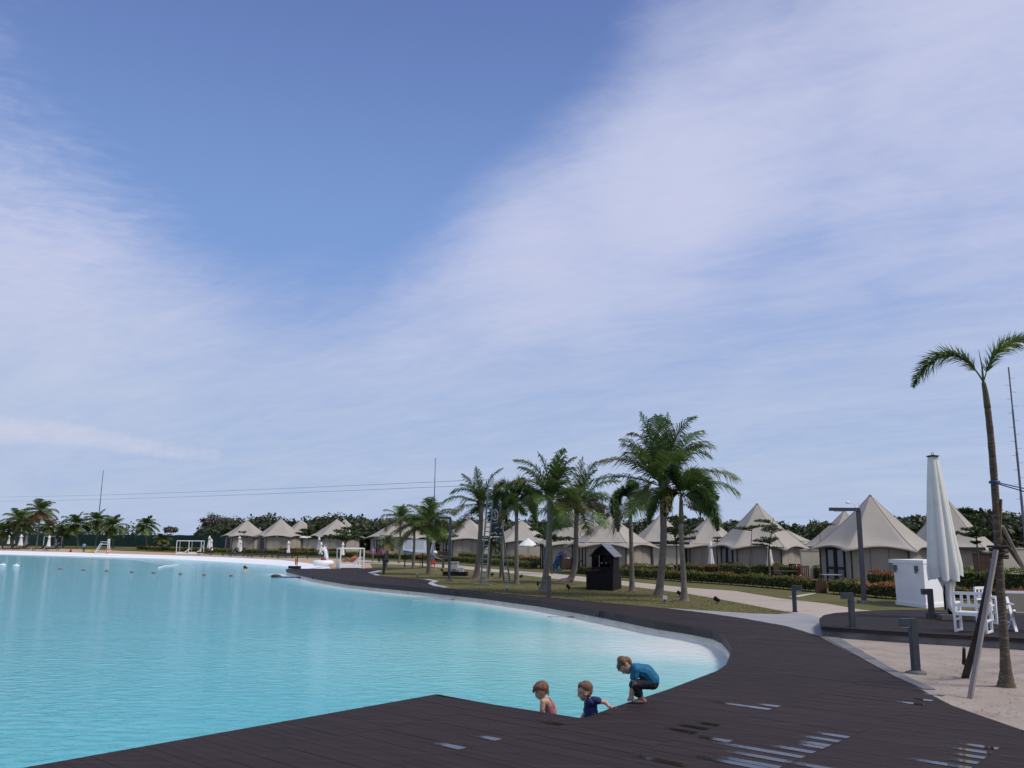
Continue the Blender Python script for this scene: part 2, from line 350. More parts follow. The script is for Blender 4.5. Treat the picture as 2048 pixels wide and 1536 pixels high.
# ------------------------------------------------------------------ ground sheets (shared edges, no overlap)
stripoly = deckback + shore2 + list(reversed(strip2))
def build_ground():
    pts = []; idx = {}; edges = []
    def V(p):
        k_ = (round(p[0], 4), round(p[1], 4))
        if k_ not in idx: idx[k_] = len(pts); pts.append(Vector(k_))
        return idx[k_]
    polys = [lag, stripoly, lawn2, upl2, path2, conc2, deck2, sand2, beach2]
    for pl in polys:
        ids = [V(p) for p in pl]
        for i in range(len(ids)):
            a, b = ids[i], ids[(i + 1) % len(ids)]
            if a != b: edges.append((a, b))
    ids = [V(p) for p in shore2]
    for x0, x1, y0, y1, st in ((-90, 90, 40, 130, 5), (-240, 240, 130, 260, 14), (-240, -90, 40, 130, 14), (90, 240, 40, 130, 14)):
        x = x0
        while x < x1:
            y = y0
            while y < y1: V((x + rnd.uniform(-1, 1), y + rnd.uniform(-1, 1))); y += st
            x += st
    for X in (-3000, -1000, -400, 0, 400, 1000, 3000):
        for Y in (-60, 400, 900, 2000, 4500): V((X, Y))
    vs, es, fs, ov, oe, of = delaunay_2d_cdt([v.to_2d() if len(v) > 2 else v for v in pts], edges, [], 0, 1e-4)
    shoreset = {(round(p[0], 3), round(p[1], 3)) for p in shore2}
    zs = []
    for v in vs:
        if (round(v.x, 3), round(v.y, 3)) in shoreset: zs.append(ZW - 0.05)
        else: zs.append(gz(v.x, v.y))
    regs = {}
    for f in fs:
        c = (vs[f[0]] + vs[f[1]] + vs[f[2]]) / 3
        if inside(c, lag) or inside(c, stripoly): continue
        if inside(c, lawn2) or inside(c, upl2): r = 'lawn'
        elif inside(c, deck2): r = 'deck_base'
        elif inside(c, conc2): r = 'concrete_apron'
        elif inside(c, sand2): r = 'sand_bed'
        elif inside(c, path2): r = 'footpath'
        elif inside(c, beach2): r = 'beach_sand'
        else: r = 'ground'
        regs.setdefault(r, []).append(f)
    ml = {'lawn': 'lawn', 'deck_base': 'deckbase', 'concrete_apron': 'conc', 'sand_bed': 'sand', 'footpath': 'path', 'white_beach_strip': 'liner', 'beach_sand': 'beach', 'ground': 'field'}
    for r, fl in regs.items():
        mb = MB(); mp = {}
        for f in fl:
            q = []
            for i in f:
                if i not in mp:
                    mp[i] = len(mb.v); z = zs[i]
                    if r == 'deck_base': z = -0.035
                    if r == 'white_beach_strip' and z > ZW: z = max(z, 0.0)
                    mb.v.append((vs[i].x, vs[i].y, z))
                q.append(mp[i])
            a, b, c_ = (Vector(mb.v[i]) for i in q)
            if (b - a).cross(c_ - a).z < 0: q.reverse()
            mb.f.append(tuple(q))
        o = mb.build(r, MT[ml[r]]); tag(o, kind='structure')
build_ground()
def resample(line, n):
    L = [0]
    for i in range(len(line) - 1): L.append(L[-1] + (line[i + 1] - line[i]).length)
    out_ = []; j = 0
    for k_ in range(n):
        t = L[-1] * k_ / (n - 1)
        while j < len(L) - 2 and L[j + 1] < t: j += 1
        out_.append(line[j] + (line[j + 1] - line[j]) * ((t - L[j]) / max(1e-9, L[j + 1] - L[j])))
    return out_
def build_strip():
    # keep the true vertices of the inner line so the sand meets it without a gap
    st = strip2; sl = [0]
    for i in range(len(st) - 1): sl.append(sl[-1] + (st[i + 1] - st[i]).length)
    sh = deckback + shore2; hl = [0]
    for i in range(len(sh) - 1): hl.append(hl[-1] + (sh[i + 1] - sh[i]).length)
    def at(line, L, t):
        q = t * L[-1]
        for i in range(len(line) - 1):
            if q <= L[i + 1] + 1e-6: return line[i] + (line[i + 1] - line[i]) * ((q - L[i]) / max(1e-9, L[i + 1] - L[i]))
        return line[-1]
    ts = sorted({round(x / sl[-1], 5) for x in sl} | {round(x / hl[-1], 5) for x in hl} | {i / 60 for i in range(61)})
    mb = MB(); K = 6
    for t in ts:
        a, b = at(sh, hl, t), at(st, sl, t)
        for k_ in range(K + 1):
            q = k_ / K; p = a.lerp(b, q); mb.v.append((p.x, p.y, (ZW - .06) * (1 - q) + gz(b.x, b.y) * q))
    for i in range(len(ts) - 1):
        for k_ in range(K):
            a = i * (K + 1) + k_; mb.f.append((a, a + K + 1, a + K + 2, a + 1))
    o = mb.build('white_beach_strip', MT['liner']); tag(o, kind='structure')
build_strip()

# ------------------------------------------------------------------ lagoon
def water_material():
    m = bpy.data.materials.new('lagoon_water'); m.use_nodes = True; t = m.node_tree; t.nodes.clear()
    def n_(ty, **k_):
        q = t.nodes.new(ty)
        for a, b in k_.items(): setattr(q, a, b)
        return q
    o = n_('ShaderNodeOutputMaterial'); at = n_('ShaderNodeAttribute', attribute_name='shallow')
    g = n_('ShaderNodeNewGeometry'); mp = n_('ShaderNodeMapping'); mp.inputs['Scale'].default_value = (0.7, 1.25, 1); mp.inputs['Rotation'].default_value = (0, 0, R(12))
    t.links.new(g.outputs['Position'], mp.inputs[0])
    big = n_('ShaderNodeTexNoise'); big.inputs['Scale'].default_value = 0.09; big.inputs['Detail'].default_value = 3; t.links.new(mp.outputs[0], big.inputs[0])
    ad = n_('ShaderNodeMath', operation='MULTIPLY_ADD'); t.links.new(big.outputs[0], ad.inputs[0]); ad.inputs[1].default_value = 0.22; t.links.new(at.outputs['Fac'], ad.inputs[2])
    su = n_('ShaderNodeMath', operation='SUBTRACT'); t.links.new(ad.outputs[0], su.inputs[0]); su.inputs[1].default_value = 0.11
    cr_ = n_('ShaderNodeValToRGB'); e = cr_.color_ramp.elements
    e[0].position = 0.0; e[0].color = (0.048, 0.365, 0.42, 1); e[1].position = 1.0; e[1].color = (0.82, 0.85, 0.80, 1)
    for p_, c_ in ((0.30, (0.075, 0.42, 0.46)), (0.52, (0.22, 0.57, 0.565)), (0.75, (0.56, 0.76, 0.74))):
        q = e.new(p_); q.color = (*c_, 1)
    t.links.new(su.outputs[0], cr_.inputs[0])
    rip = n_('ShaderNodeTexNoise'); rip.inputs['Scale'].default_value = 4.2; rip.inputs['Detail'].default_value = 5; rip.inputs['Roughness'].default_value = 0.55; rip.inputs['Distortion'].default_value = 0.6
    t.links.new(mp.outputs[0], rip.inputs[0])
    rip2 = n_('ShaderNodeTexNoise'); rip2.inputs['Scale'].default_value = 0.55; rip2.inputs['Detail'].default_value = 3; t.links.new(mp.outputs[0], rip2.inputs[0])
    ad2 = n_('ShaderNodeMath', operation='MULTIPLY_ADD'); t.links.new(rip2.outputs[0], ad2.inputs[0]); ad2.inputs[1].default_value = 0.7; t.links.new(rip.outputs[0], ad2.inputs[2])
    bp = n_('ShaderNodeBump'); bp.inputs['Strength'].default_value = 0.62; bp.inputs['Distance'].default_value = 0.05; t.links.new(ad2.outputs[0], bp.inputs['Height'])
    df = n_('ShaderNodeBsdfDiffuse'); t.links.new(cr_.outputs[0], df.inputs[0])
    gl = n_('ShaderNodeBsdfGlossy'); gl.inputs['Roughness'].default_value = 0.06; gl.inputs['Color'].default_value = (0.95, 0.97, 1, 1); t.links.new(bp.outputs[0], gl.inputs['Normal'])
    fr = n_('ShaderNodeFresnel'); fr.inputs[0].default_value = 1.33; t.links.new(bp.outputs[0], fr.inputs['Normal'])
    fm = n_('ShaderNodeMath', operation='MULTIPLY'); t.links.new(fr.outputs[0], fm.inputs[0]); fm.inputs[1].default_value = 0.85
    ms = n_('ShaderNodeMixShader'); t.links.new(fm.outputs[0], ms.inputs[0]); t.links.new(df.outputs[0], ms.inputs[1]); t.links.new(gl.outputs[0], ms.inputs[2]); t.links.new(ms.outputs[0], o.inputs[0])
    return m
def build_water():
    pts = [p.copy() for p in lag]; n = len(pts); edges = [(i, (i + 1) % n) for i in range(n)]
    grid = []
    y = 3.0
    while y < 175:
        st = max(0.7, y * 0.028); x = -y * 1.05 - 14
        while x < y * .3 + 12:
            p = Vector((x + rnd.uniform(-.2, .2) * st, y + rnd.uniform(-.2, .2) * st))
            if inside(p, lag): grid.append(p)
            x += st * 1.3
        y += st
    vs, es, fs, *_ = delaunay_2d_cdt(pts + grid, edges, [], 0, 1e-5)
    fl = [f for f in fs if inside((vs[f[0]] + vs[f[1]] + vs[f[2]]) / 3, lag)]
    me = bpy.data.meshes.new('lagoon_water')
    me.from_pydata([(v.x, v.y, ZW) for v in vs], [], [f if ((vs[f[1]] - vs[f[0]]).cross(vs[f[2]] - vs[f[0]])) > 0 else tuple(reversed(f)) for f in fl]); me.update()
    at = me.attributes.new('shallow', 'FLOAT', 'POINT')
    far_edge = cove2[12:]; cv = G(1440, 1300, ZW).to_2d(); beachl = shore2
    for i, v in enumerate(vs):
        p = Vector((v.x, v.y))
        a = math.exp(-(poly_dist(p, far_edge, False) / 1.9) ** 1.1) * 1.0
        b = 1.0 * math.exp(-((p - cv).length / 5.6) ** 1.5)
        c = 0.66 * math.exp(-((p - cv).length / 13.5) ** 2)
        e = 0.55 * math.exp(-(poly_dist(p, beachl, False) / 9))
        at.data[i].value = max(0, min(1, max(a, b, c, e) + 0.25 * min(b + c, a)))
    me.materials.append(water_material())
    o = link('lagoon_water', me); tag(o, kind='structure')
build_water()

# ------------------------------------------------------------------ boardwalk: planks, fascia, concrete lip
def ribbon(mb, line, z0, z1, off, th):             # wall along a 2D line, offset to its left
    n = len(line); nr = []
    for i in range(n):
        d = (line[min(i + 1, n - 1)] - line[max(i - 1, 0)]).normalized(); nr.append(Vector((-d.y, d.x)))
    a = [line[i] + nr[i] * off for i in range(n)]; b = [line[i] + nr[i] * (off + th) for i in range(n)]
    for i in range(n - 1):
        mb.add([(a[i].x, a[i].y, z0), (a[i + 1].x, a[i + 1].y, z0), (a[i + 1].x, a[i + 1].y, z1), (a[i].x, a[i].y, z1),
                (b[i].x, b[i].y, z0), (b[i + 1].x, b[i + 1].y, z0), (b[i + 1].x, b[i + 1].y, z1), (b[i].x, b[i].y, z1)],
               [(0, 1, 2, 3), (7, 6, 5, 4), (3, 2, 6, 7), (0, 4, 5, 1)] + ([(0, 3, 7, 4)] if i == 0 else []) + ([(1, 5, 6, 2)] if i == n - 2 else []))
board = bpy.data.objects.new('boardwalk_deck', None); COL.objects.link(board); tag(board, kind='structure')
pdx = Vector((math.cos(PLANK_ANG), math.sin(PLANK_ANG))); pdy = Vector((-pdx.y, pdx.x))
seamA = G(1303, 1494).to_2d().dot(pdx); SEAM = 1.42
PW, PG = 0.145, 0.0045
def rows_of(poly, v):
    xs = []
    q = [(p.dot(pdx), p.dot(pdy)) for p in poly]
    for i in range(len(q)):
        a, b = q[i], q[(i + 1) % len(q)]
        if (a[1] > v) != (b[1] > v): xs.append(a[0] + (b[0] - a[0]) * (v - a[1]) / (b[1] - a[1]))
    return sorted(xs)
def build_planks():
    vv = [p.dot(pdy) for p in deck2]; v = math.floor(min(vv) / PW) * PW; allp = []
    lim = 1.0e9
    while v < max(vv):
        a = rows_of(deck2, v + PG); b = rows_of(deck2, v + PW - 1e-4)
        if len(a) == len(b) and len(a) >= 2: iv = [(a[i], a[i + 1], b[i], b[i + 1]) for i in range(0, len(a) - 1, 2)]
        else:
            m = rows_of(deck2, v + PW / 2); iv = [(m[i], m[i + 1], m[i], m[i + 1]) for i in range(0, len(m) - 1, 2)]
        for a0, a1, b0, b1 in iv:
            lo, hi = min(a0, b0), max(a1, b1)
            k0 = math.floor((lo - seamA) / SEAM)
            while seamA + k0 * SEAM < hi:
                s0, s1 = seamA + k0 * SEAM + .002, seamA + (k0 + 1) * SEAM - .002; k0 += 1
                p0, p1, r0, r1 = max(s0, a0), min(s1, a1), max(s0, b0), min(s1, b1)
                if p1 - p0 < .02 and r1 - r0 < .02: continue
                p1 = max(p0 + .004, p1); r1 = max(r0 + .004, r1)
                allp.append((v, p0, p1, r0, r1))
        v += PW
    def quad(mb, q):
        v_, p0, p1, r0, r1 = q; z = rnd.uniform(-.0015, .0015); v0, v1 = v_ + PG, v_ + PW
        def W(u_, vv_, z_): t = pdx * u_ + pdy * vv_; return (t.x, t.y, z_)
        mb.add([W(p0, v0, z), W(p1, v0, z), W(r1, v1, z), W(r0, v1, z), W(p0, v0, z - .028), W(p1, v0, z - .028), W(r1, v1, z - .028), W(r0, v1, z - .028)],
               [(0, 1, 2, 3), (4, 5, 1, 0), (5, 6, 2, 1), (6, 7, 3, 2), (7, 4, 0, 3)])
    def vis(q):
        c = pdx * ((q[1] + q[2]) / 2) + pdy * (q[0] + PW / 2); p = Vector((c.x, c.y, 0)); d = dep(p)
        if d < 3: return None
        r = p - CAM; x = 1024 + FPX * r.dot(RT) / d; y = 768 - FPX * r.dot(UP) / d
        return d if -30 < x < 2078 and y < 1560 else None
    order = []
    for q in allp:
        d = vis(q)
        order.append((d if d is not None and (q[2] - q[1]) > .5 else 1e6 + 1, q))
    order.sort(key=lambda t: t[0])
    far = MB()
    for i, (d, q) in enumerate(order):
        if i < 300 and d < 1e6:
            mb = MB(); quad(mb, q); mb.build('plank', MT['deck'], board)
        else: quad(far, q)
    o = far.build('plank_field', MT['deck'], board); tag(o, kind='stuff')
build_planks()
mb = MB(); ribbon(mb, [PIER, A0] + cove2, -0.235, -0.006, 0.0, -0.045); mb.build('fascia_board', MT['fascia'], board)
mb = MB(); ribbon(mb, deck2 + [deck2[0]], -0.07, -0.004, 0.0, 0.02); mb.build('edge_joist', MT['fascia'], board)
mb = MB(); ribbon(mb, [PIER, A0] + cove2, -0.9, -0.24, -0.06, -0.25); mb.build('concrete_lip', MT['lip'], board)
mb = MB(); ribbon(mb, P2([(590, 1137.2), (662, 1137.3), (745, 1136)]), -0.2, -0.006, 0.0, 0.05); mb.build('rear_fascia', MT['fascia'], board)
# stone kerb along the lawn edge
mb = MB(); ribbon(mb, P2(list(reversed(LAWN_TOP)) [:0] + LAWN_TOP[-1:] + LAWN_DECK[:2]), -0.05, 0.035, 0.0, 0.28)
ribbon(mb, P2([(848, 1159.5), (866, 1162.5), (860, 1165), (856, 1168), (867, 1172.3), (885, 1175)]), -0.05, 0.035, 0.0, 0.3)
kb = mb.build('lawn_kerb', MT['kerb']); tag(kb, kind='structure')
# grey pavers along the sand
pav = bpy.data.objects.new('paver_edging', None); COL.objects.link(pav); tag(pav, kind='structure')
pl = P2([(1646, 1274), (1717, 1314.5), (1780, 1349.5), (1821, 1368.5)])
def along(line, step):
    out_ = []; acc = 0
    for i in range(len(line) - 1):
        a, b = line[i], line[i + 1]; L = (b - a).length; s_ = acc
        while s_ < L: out_.append((a + (b - a) * (s_ / L), (b - a).normalized())); s_ += step
        acc = s_ - L
    return out_
for i, (p, d) in enumerate(along(pl, 0.62)):
    nrm = Vector((-d.y, d.x)); mb = MB(); wd = 0.34 - .17 * (i / 14)
    mb.prism([p + d * .006 + nrm * .01, p + d * .61 + nrm * .01, p + d * .61 + nrm * wd, p + d * .006 + nrm * wd], -0.05, 0.016 + rnd.uniform(-.003, .003))
    mb.build('paving_slab', MT['paver'], pav)
# raised timber terrace on the right
tz = 0.245
ter = bpy.data.objects.new('raised_terrace', None); COL.objects.link(ter); tag(ter, kind='structure')
MT['plinth'] = mat('weathered_concrete', (0.19, 0.19, 0.185), 0.85, 0.25, 1.5, 0.4, 12, coords='World', stretch=(1, 1, 3), dirt=((0.10, 0.10, 0.095), 1.4, 0.5, 0.8))
MT['tdeck'] = mat('terrace_wood', (0.034, 0.025, 0.026), 0.75, 0.25, 1.5, 0.3, 12, coords='World', stretch=(1, 12, 1), island=0.25, spec=0.2)
mb = MB(); mb.prism([p for p in raise2], -0.05, tz - 0.09); mb.build('concrete_plinth', MT['plinth'], ter)
ctr = sum(raise2, Vector((0, 0))) / len(raise2)
big = [ctr + (p - ctr) * 1.012 for p in raise2]
mb = MB(); n = len(big)
mb.prism(big, tz - 0.088, tz - 0.02); mb.build('edge_board', MT['fascia'], ter)
def terr_rows():
    mb = MB(); ys = [p.y for p in big]; y = min(ys)
    while y < max(ys):
        def cut(yy):
            xs = []
            for i in range(n):
                a, b = big[i], big[(i + 1) % n]
                if (a.y > yy) != (b.y > yy): xs.append(a.x + (b.x - a.x) * (yy - a.y) / (b.y - a.y))
            return sorted(xs)
        a, b = cut(y + .006), cut(y + .139)
        if len(a) == 2 and len(b) == 2:
            x = a[0]; first = True
            ln = (y * 7.3) % 1.5 + 1.0
            while x < a[1]:
                x2 = min(x + ln, a[1]); ln = 2.5
                l0 = x if not first else a[0]; l1 = x if not first else b[0]
                r0_, r1_ = (x2 - .004, x2 - .004) if x2 < min(a[1], b[1]) else (a[1], b[1])
                mb.add([(l0, y + .006, tz), (r0_, y + .006, tz), (r1_, y + .139, tz), (l1, y + .139, tz), (l0, y + .006, tz - .018), (r0_, y + .006, tz - .018), (r1_, y + .139, tz - .018), (l1, y + .139, tz - .018)],
                       [(0, 1, 2, 3), (4, 5, 1, 0), (5, 6, 2, 1), (6, 7, 3, 2), (7, 4, 0, 3)])
                first = False; x = x2
        y += .145
    tag(mb.build('terrace_boards', MT['tdeck'], ter), kind='stuff')
terr_rows()

# ================================================================== large things
MT['roof'] = mat('tent_roof_canvas', (0.355, 0.325, 0.285), 0.85, 0.05, 0.7, 0.15, 18, coords='World', dirt=((0.30, 0.272, 0.238), 0.5, 0.55, 0.5))
MT['seam'] = mat('canvas_seam', (0.29, 0.262, 0.228), 0.85)
MT['tentwall'] = mat('tent_wall_canvas', (0.335, 0.295, 0.25), 0.9, 0.05, 0.9, 0.1, 12, coords='World', dirt=((0.27, 0.235, 0.195), 1.1, .56, .5))
MT['darkframe'] = mat('dark_door_frame', (0.018, 0.016, 0.017), 0.5)
MT['curtain'] = mat('pale_curtain_glass', (0.23, 0.24, 0.245), 0.12, 0.15, 3, stretch=(14, 14, .2), spec=0.6)
MT['cream'] = mat('cream_render', (0.50, 0.455, 0.37), 0.85, 0.06, 1.0, 0.1)
MT['darkroof'] = mat('dark_flat_roof', (0.022, 0.019, 0.018), 0.7)
MT['white'] = mat('white_paint', (0.78, 0.79, 0.80), 0.5, 0.03, 3)
MT['whitecanvas'] = mat('white_canvas', (0.80, 0.80, 0.77), 0.8, 0.04, 2, 0.1, trans=0.12)
MT['stucco'] = mat('white_stucco', (0.80, 0.81, 0.83), 0.8, 0.03, 2.0, 0.25, 60, dirt=((0.66, 0.66, 0.66), 2.2, 0.6, 0.35))
MT['steel'] = mat('dark_grey_metal', (0.060, 0.066, 0.078), 0.45, 0.15, 4, metal=0.3)
MT['galv'] = mat('galvanised_steel', (0.22, 0.26, 0.27), 0.5, 0.15, 5, metal=0.3)
MT['mast'] = mat('mast_metal', (0.16, 0.18, 0.22), 0.5, metal=0.2)
MT['cable'] = mat('grey_cable', (0.34, 0.36, 0.40), 0.6)
MT['black'] = mat('black_timber', (0.0075, 0.0075, 0.009), 0.7, 0.3, 5, 0.2, spec=.2, stretch=(1, 1, .3))
MT['slate'] = mat('grey_roof_boards', (0.14, 0.15, 0.17), 0.4, 0.2, 6)
MT['brown'] = mat('brown_timber', (0.085, 0.042, 0.030), 0.6, 0.3, 5, stretch=(1, 1, .4))
MT['red'] = mat('red_plastic', (0.42, 0.035, 0.03), 0.5)
MT['blue'] = mat('blue_plastic', (0.02, 0.075, 0.20), 0.4)
MT['teal'] = mat('teal_plastic', (0.03, 0.16, 0.15), 0.5)
MT['yellow'] = mat('yellow_plastic', (0.60, 0.42, 0.04), 0.5)
MT['orange'] = mat('orange_plastic', (0.60, 0.16, 0.03), 0.5)
MT['greenfence'] = mat('green_mesh_sheet', (0.016, 0.060, 0.045), 0.8, 0.25, 0.6, 0.3, 3)
MT['trunk'] = mat('palm_trunk', (0.22, 0.195, 0.165), 0.9, 0.2, 5, 0.6, 22, stretch=(1, 1, 4), dirt=((0.12, 0.10, 0.085), 3, 0.52, 0.7))
MT['trunkb'] = mat('brown_palm_trunk', (0.135, 0.105, 0.075), 0.9, 0.25, 5, 0.8, 20, stretch=(1, 1, 5), dirt=((0.21, 0.19, 0.15), 7, 0.55, 0.8))
MT['shaft'] = mat('palm_crownshaft', (0.11, 0.085, 0.045), 0.6, 0.2, 5, col2=(0.085, 0.095, 0.04))
MT['bark'] = mat('tree_bark', (0.13, 0.105, 0.085), 0.9, 0.25, 5, 0.5, 20, stretch=(1, 1, .3))
def leafmat(name, c, c2, tr=0.28, isl=0.35): return mat(name, c, 0.45, 0.2, 2.5, col2=c2, island=isl, trans=tr, spec=0.35)
MT['frond'] = leafmat('coconut_leaf', (0.115, 0.165, 0.036), (0.062, 0.105, 0.028), .34)
MT['frondy'] = leafmat('yellowing_leaf', (0.13, 0.115, 0.030), (0.085, 0.090, 0.026))
MT['frondd'] = leafmat('dry_leaf', (0.20, 0.125, 0.055), (0.14, 0.09, 0.04))
MT['foxtail'] = leafmat('foxtail_leaf', (0.090, 0.145, 0.032), (0.050, 0.092, 0.026), .34)
MT['foxbright'] = leafmat('foxtail_leaf_bright', (0.135, 0.190, 0.034), (0.080, 0.125, 0.026), .34)
MT['leaf'] = leafmat('tree_leaf', (0.070, 0.115, 0.028), (0.042, 0.075, 0.022))
MT['leafp'] = leafmat('pale_tree_leaf', (0.115, 0.145, 0.055), (0.075, 0.10, 0.040))
MT['hedge'] = leafmat('hedge_leaf', (0.155, 0.195, 0.032), (0.085, 0.125, 0.024), isl=0.45)
MT['hedgered'] = leafmat('red_hedge_shoots', (0.32, 0.10, 0.035), (0.20, 0.12, 0.030))
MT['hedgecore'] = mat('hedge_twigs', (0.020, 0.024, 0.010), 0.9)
MT['wood'] = leafmat('forest_leaf', (0.060, 0.080, 0.028), (0.036, 0.054, 0.021), tr=0.15)
MT['woodgrey'] = leafmat('grey_twigs', (0.135, 0.115, 0.105), (0.09, 0.08, 0.072), tr=0.1)

# ---------------------------------------------------------------- tents
def tent(label, px, py, rpx, th0=-46, door=True, seed=0, Rr=3.9):
    d = FPX * Rr / rpx; ap = U(px, py, d)
    bz = gz(ap.x, ap.y); ez = bz + 2.06 * (Rr / 3.9) ** .6; H = ap.z - ez
    r_ = random.Random(seed)
    t = thing('tent', label, 'tent', (ap.x, ap.y, bz), 0, 'canvas tents with pointed roofs')
    def rp(a):                        # unit eave outline in direction a (radians), with the scallop
        s_ = (a / (math.pi / 3)) % 1.0; k_ = math.cos(R(30)) / math.cos((s_ - .5) * math.pi / 3)
        sc = 4 * s_ * (1 - s_); return k_ * (1 - .075 * sc), sc
    NS, NR = 60, 14; mb = MB(); a0 = R(th0)
    def dirv(a): return math.sin(a), -math.cos(a)
    for j in range(NR + 1):
        q = 0.018 + (1 - .018) * j / NR
        for i in range(NS):
            a = 2 * math.pi * i / NS; kk, sc = rp(a); x, y = dirv(a + a0)
            rad = Rr * q * (1 - (1 - kk) * min(1, q * 1.3))
            z = H * (0.86 * (1 - q) ** 1.28 + 0.14 * (1 - q) ** .9) - H * .03 * sc * math.sin(math.pi * q) + 0.30 * sc * q ** 6
            mb.v.append((x * rad, y * rad, ez - bz + z))
    for j in range(NR):
        for i in range(NS):
            a = j * NS + i; b = j * NS + (i + 1) % NS; mb.f.append((a, a + NS, b + NS, b))
    mb.f.append(tuple(range(NS)))
    n0 = len(mb.v)
    for i in range(NS):
        v = mb.v[NR * NS + i]; mb.v.append((v[0] * .996, v[1] * .996, v[2] - .09))
    for i in range(NS):
        a = NR * NS + i; b = NR * NS + (i + 1) % NS; mb.f.append((a, n0 + i, n0 + (i + 1) % NS, b))
    rf = mb.build('roof', MT['roof'], t, True)
    for i in range(6):
        sm_ = MB(); sm_.tube([Vector(mb.v[j * NS + i * 10]) + Vector((0, 0, .012)) for j in range(NR + 1)], .015, 4, False); sm_.build('ridge_seam', MT['seam'], rf)
    cp = MB(); cp.lathe([(.11, -.06), (.07, .01), (.02, .04)], 12, (0, 0, ap.z - bz)); cp.build('roof_cap', MT['roof'], rf, True)
    wr = Rr * .80; c6 = [Vector(dirv(a0 + i * math.pi / 3)) * wr for i in range(6)]
    mb = MB()
    for i in range(6):
        a, b = c6[i], c6[(i + 1) % 6]
        if door and i == 5: continue
        for k_ in range(3):            # three canvas panels a side, slightly bellied
            p, q = a.lerp(b, k_ / 3 + .004), a.lerp(b, (k_ + 1) / 3 - .004); nn = Vector((q.y - p.y, p.x - q.x)).normalized()
            if nn.dot((p + q) / 2) < 0: nn = -nn
            m_ = (p + q) / 2 + nn * .05
            for (u, v) in ((p, m_), (m_, q)):
                mb.add([(u.x, u.y, 0), (v.x, v.y, 0), (v.x, v.y, 2.45), (u.x, u.y, 2.45)], [(0, 1, 2, 3)])
    mb.build('canvas_wall', MT['tentwall'], t)
    for p in c6:
        mb = MB(); mb.tube([(p.x * 1.015, p.y * 1.015, 0), (p.x * 1.015, p.y * 1.015, 2.35)], .045, 6); mb.build('corner_pole', MT['darkframe'], t)
    if door:
        a, b = c6[5], c6[0]; dr = (b - a).normalized(); nn = Vector((dr.y, -dr.x))
        if nn.dot((a + b) / 2) < 0: nn = -nn
        mb = MB(); L = (b - a).length; s0, s1 = L * .5 - .95, L * .5 + .95
        for (u, v) in ((0, s0), (s1, L)):
            p, q = a + dr * u, a + dr * v; mb.add([(p.x, p.y, 0), (q.x, q.y, 0), (q.x, q.y, 2.45), (p.x, p.y, 2.45)], [(0, 1, 2, 3)])
        p, q = a + dr * s0, a + dr * s1; mb.add([(p.x, p.y, 2.2), (q.x, q.y, 2.2), (q.x, q.y, 2.45), (p.x, p.y, 2.45)], [(0, 1, 2, 3)])
        mb.build('door_wall', MT['tentwall'], t)
        for sd_ in (0, 1):
            u0, u1 = (s0, L * .5 - .02) if sd_ == 0 else (L * .5 + .02, s1)
            dm = MB(); o3 = nn * .02
            def B(x, z): p_ = a + dr * x + o3; return Vector((p_.x, p_.y, z))
            for x in (u0 + .07, u1 - .07): dm.bar(B(x, 0), B(x, 2.2), .14, .08, (dr.x, dr.y, 0))
            for z in (.08, .98, 2.13): dm.bar(B(u0 + .14, z), B(u1 - .14, z), .14, .076)
            do = dm.build('door_leaf', MT['darkframe'], t)
            for z0, z1 in ((.15, .91), (1.05, 2.06)):
                gm = MB(); p, q = B(u0 + .14, z0), B(u1 - .14, z0)
                gm.add([p, q, q + Vector((0, 0, z1 - z0)), p + Vector((0, 0, z1 - z0))], [(0, 1, 2, 3)]); gm.build('glass_pane', MT['curtain'], do)
    return t
tent('rightmost canvas tent, mostly behind the tall furled parasol', 1892, 996, 97, seed=1)
tent('largest beige canvas tent with dark glass doors beside the lamp post and white block', 1740, 990, 124, seed=2)
tent('half hidden canvas tent rising behind the left shoulder of the largest tent', 1688, 1021, 92, seed=3, door=False)
tent('tall beige canvas tent with dark doors behind the stained parasol and shrub tree', 1514, 1007, 100, seed=4)
tent('small canvas tent top peeping over the right slope of the tent with the shrub tree', 1575, 1060, 62, seed=5, door=False)
tent('canvas tent partly behind the drooping right fronds of the double palm group', 1417, 1034, 84, seed=6)
tent('canvas tent seen just left of the tall coconut palm trunk, set back', 1321, 1029, 82, seed=7, door=False)
tent('canvas tent right behind the black barbecue hut', 1222, 1031, 97, seed=8)
tent('set back canvas tent peak between the barbecue hut tent and the leaning palm tent', 1183, 1036, 72, seed=9, door=False)
tent('canvas tent behind the playground slide and the curved coconut palm', 1146, 1026, 82, seed=10)
tent('canvas tent behind the two open white parasols', 1043, 1040, 72, -30, seed=11, Rr=4.3)
tent('blunt topped canvas tent left of the ladder tower with two dark doors', 938, 1037, 70, -30, seed=12, Rr=4.6)
tent('canvas tent whose peak shows behind the ladder tower and its leaning palm', 973, 1034, 62, -30, seed=13, Rr=4.6, door=False)
tent('canvas tent behind the information board and its palms', 800, 1035, 70, -25, seed=14, Rr=5.2)
tent('front one of the overlapping pair of canvas tents behind the tiered tree', 674, 1038, 58, -25, seed=15, Rr=5.3)
tent('rear one of the overlapping pair of canvas tents behind the tiered tree', 690, 1038, 50, -25, seed=16, Rr=5.1, door=False)
tent('third canvas tent from the left end of the row', 603, 1039, 50, -22, seed=17, Rr=5.3, door=False)
tent('second canvas tent from the left end of the row', 562, 1037, 52, -22, seed=18, Rr=5.3)
tent('leftmost canvas tent of the row, beside the green sheet fence', 494.5, 1040, 50, -22, seed=19, Rr=5.3)

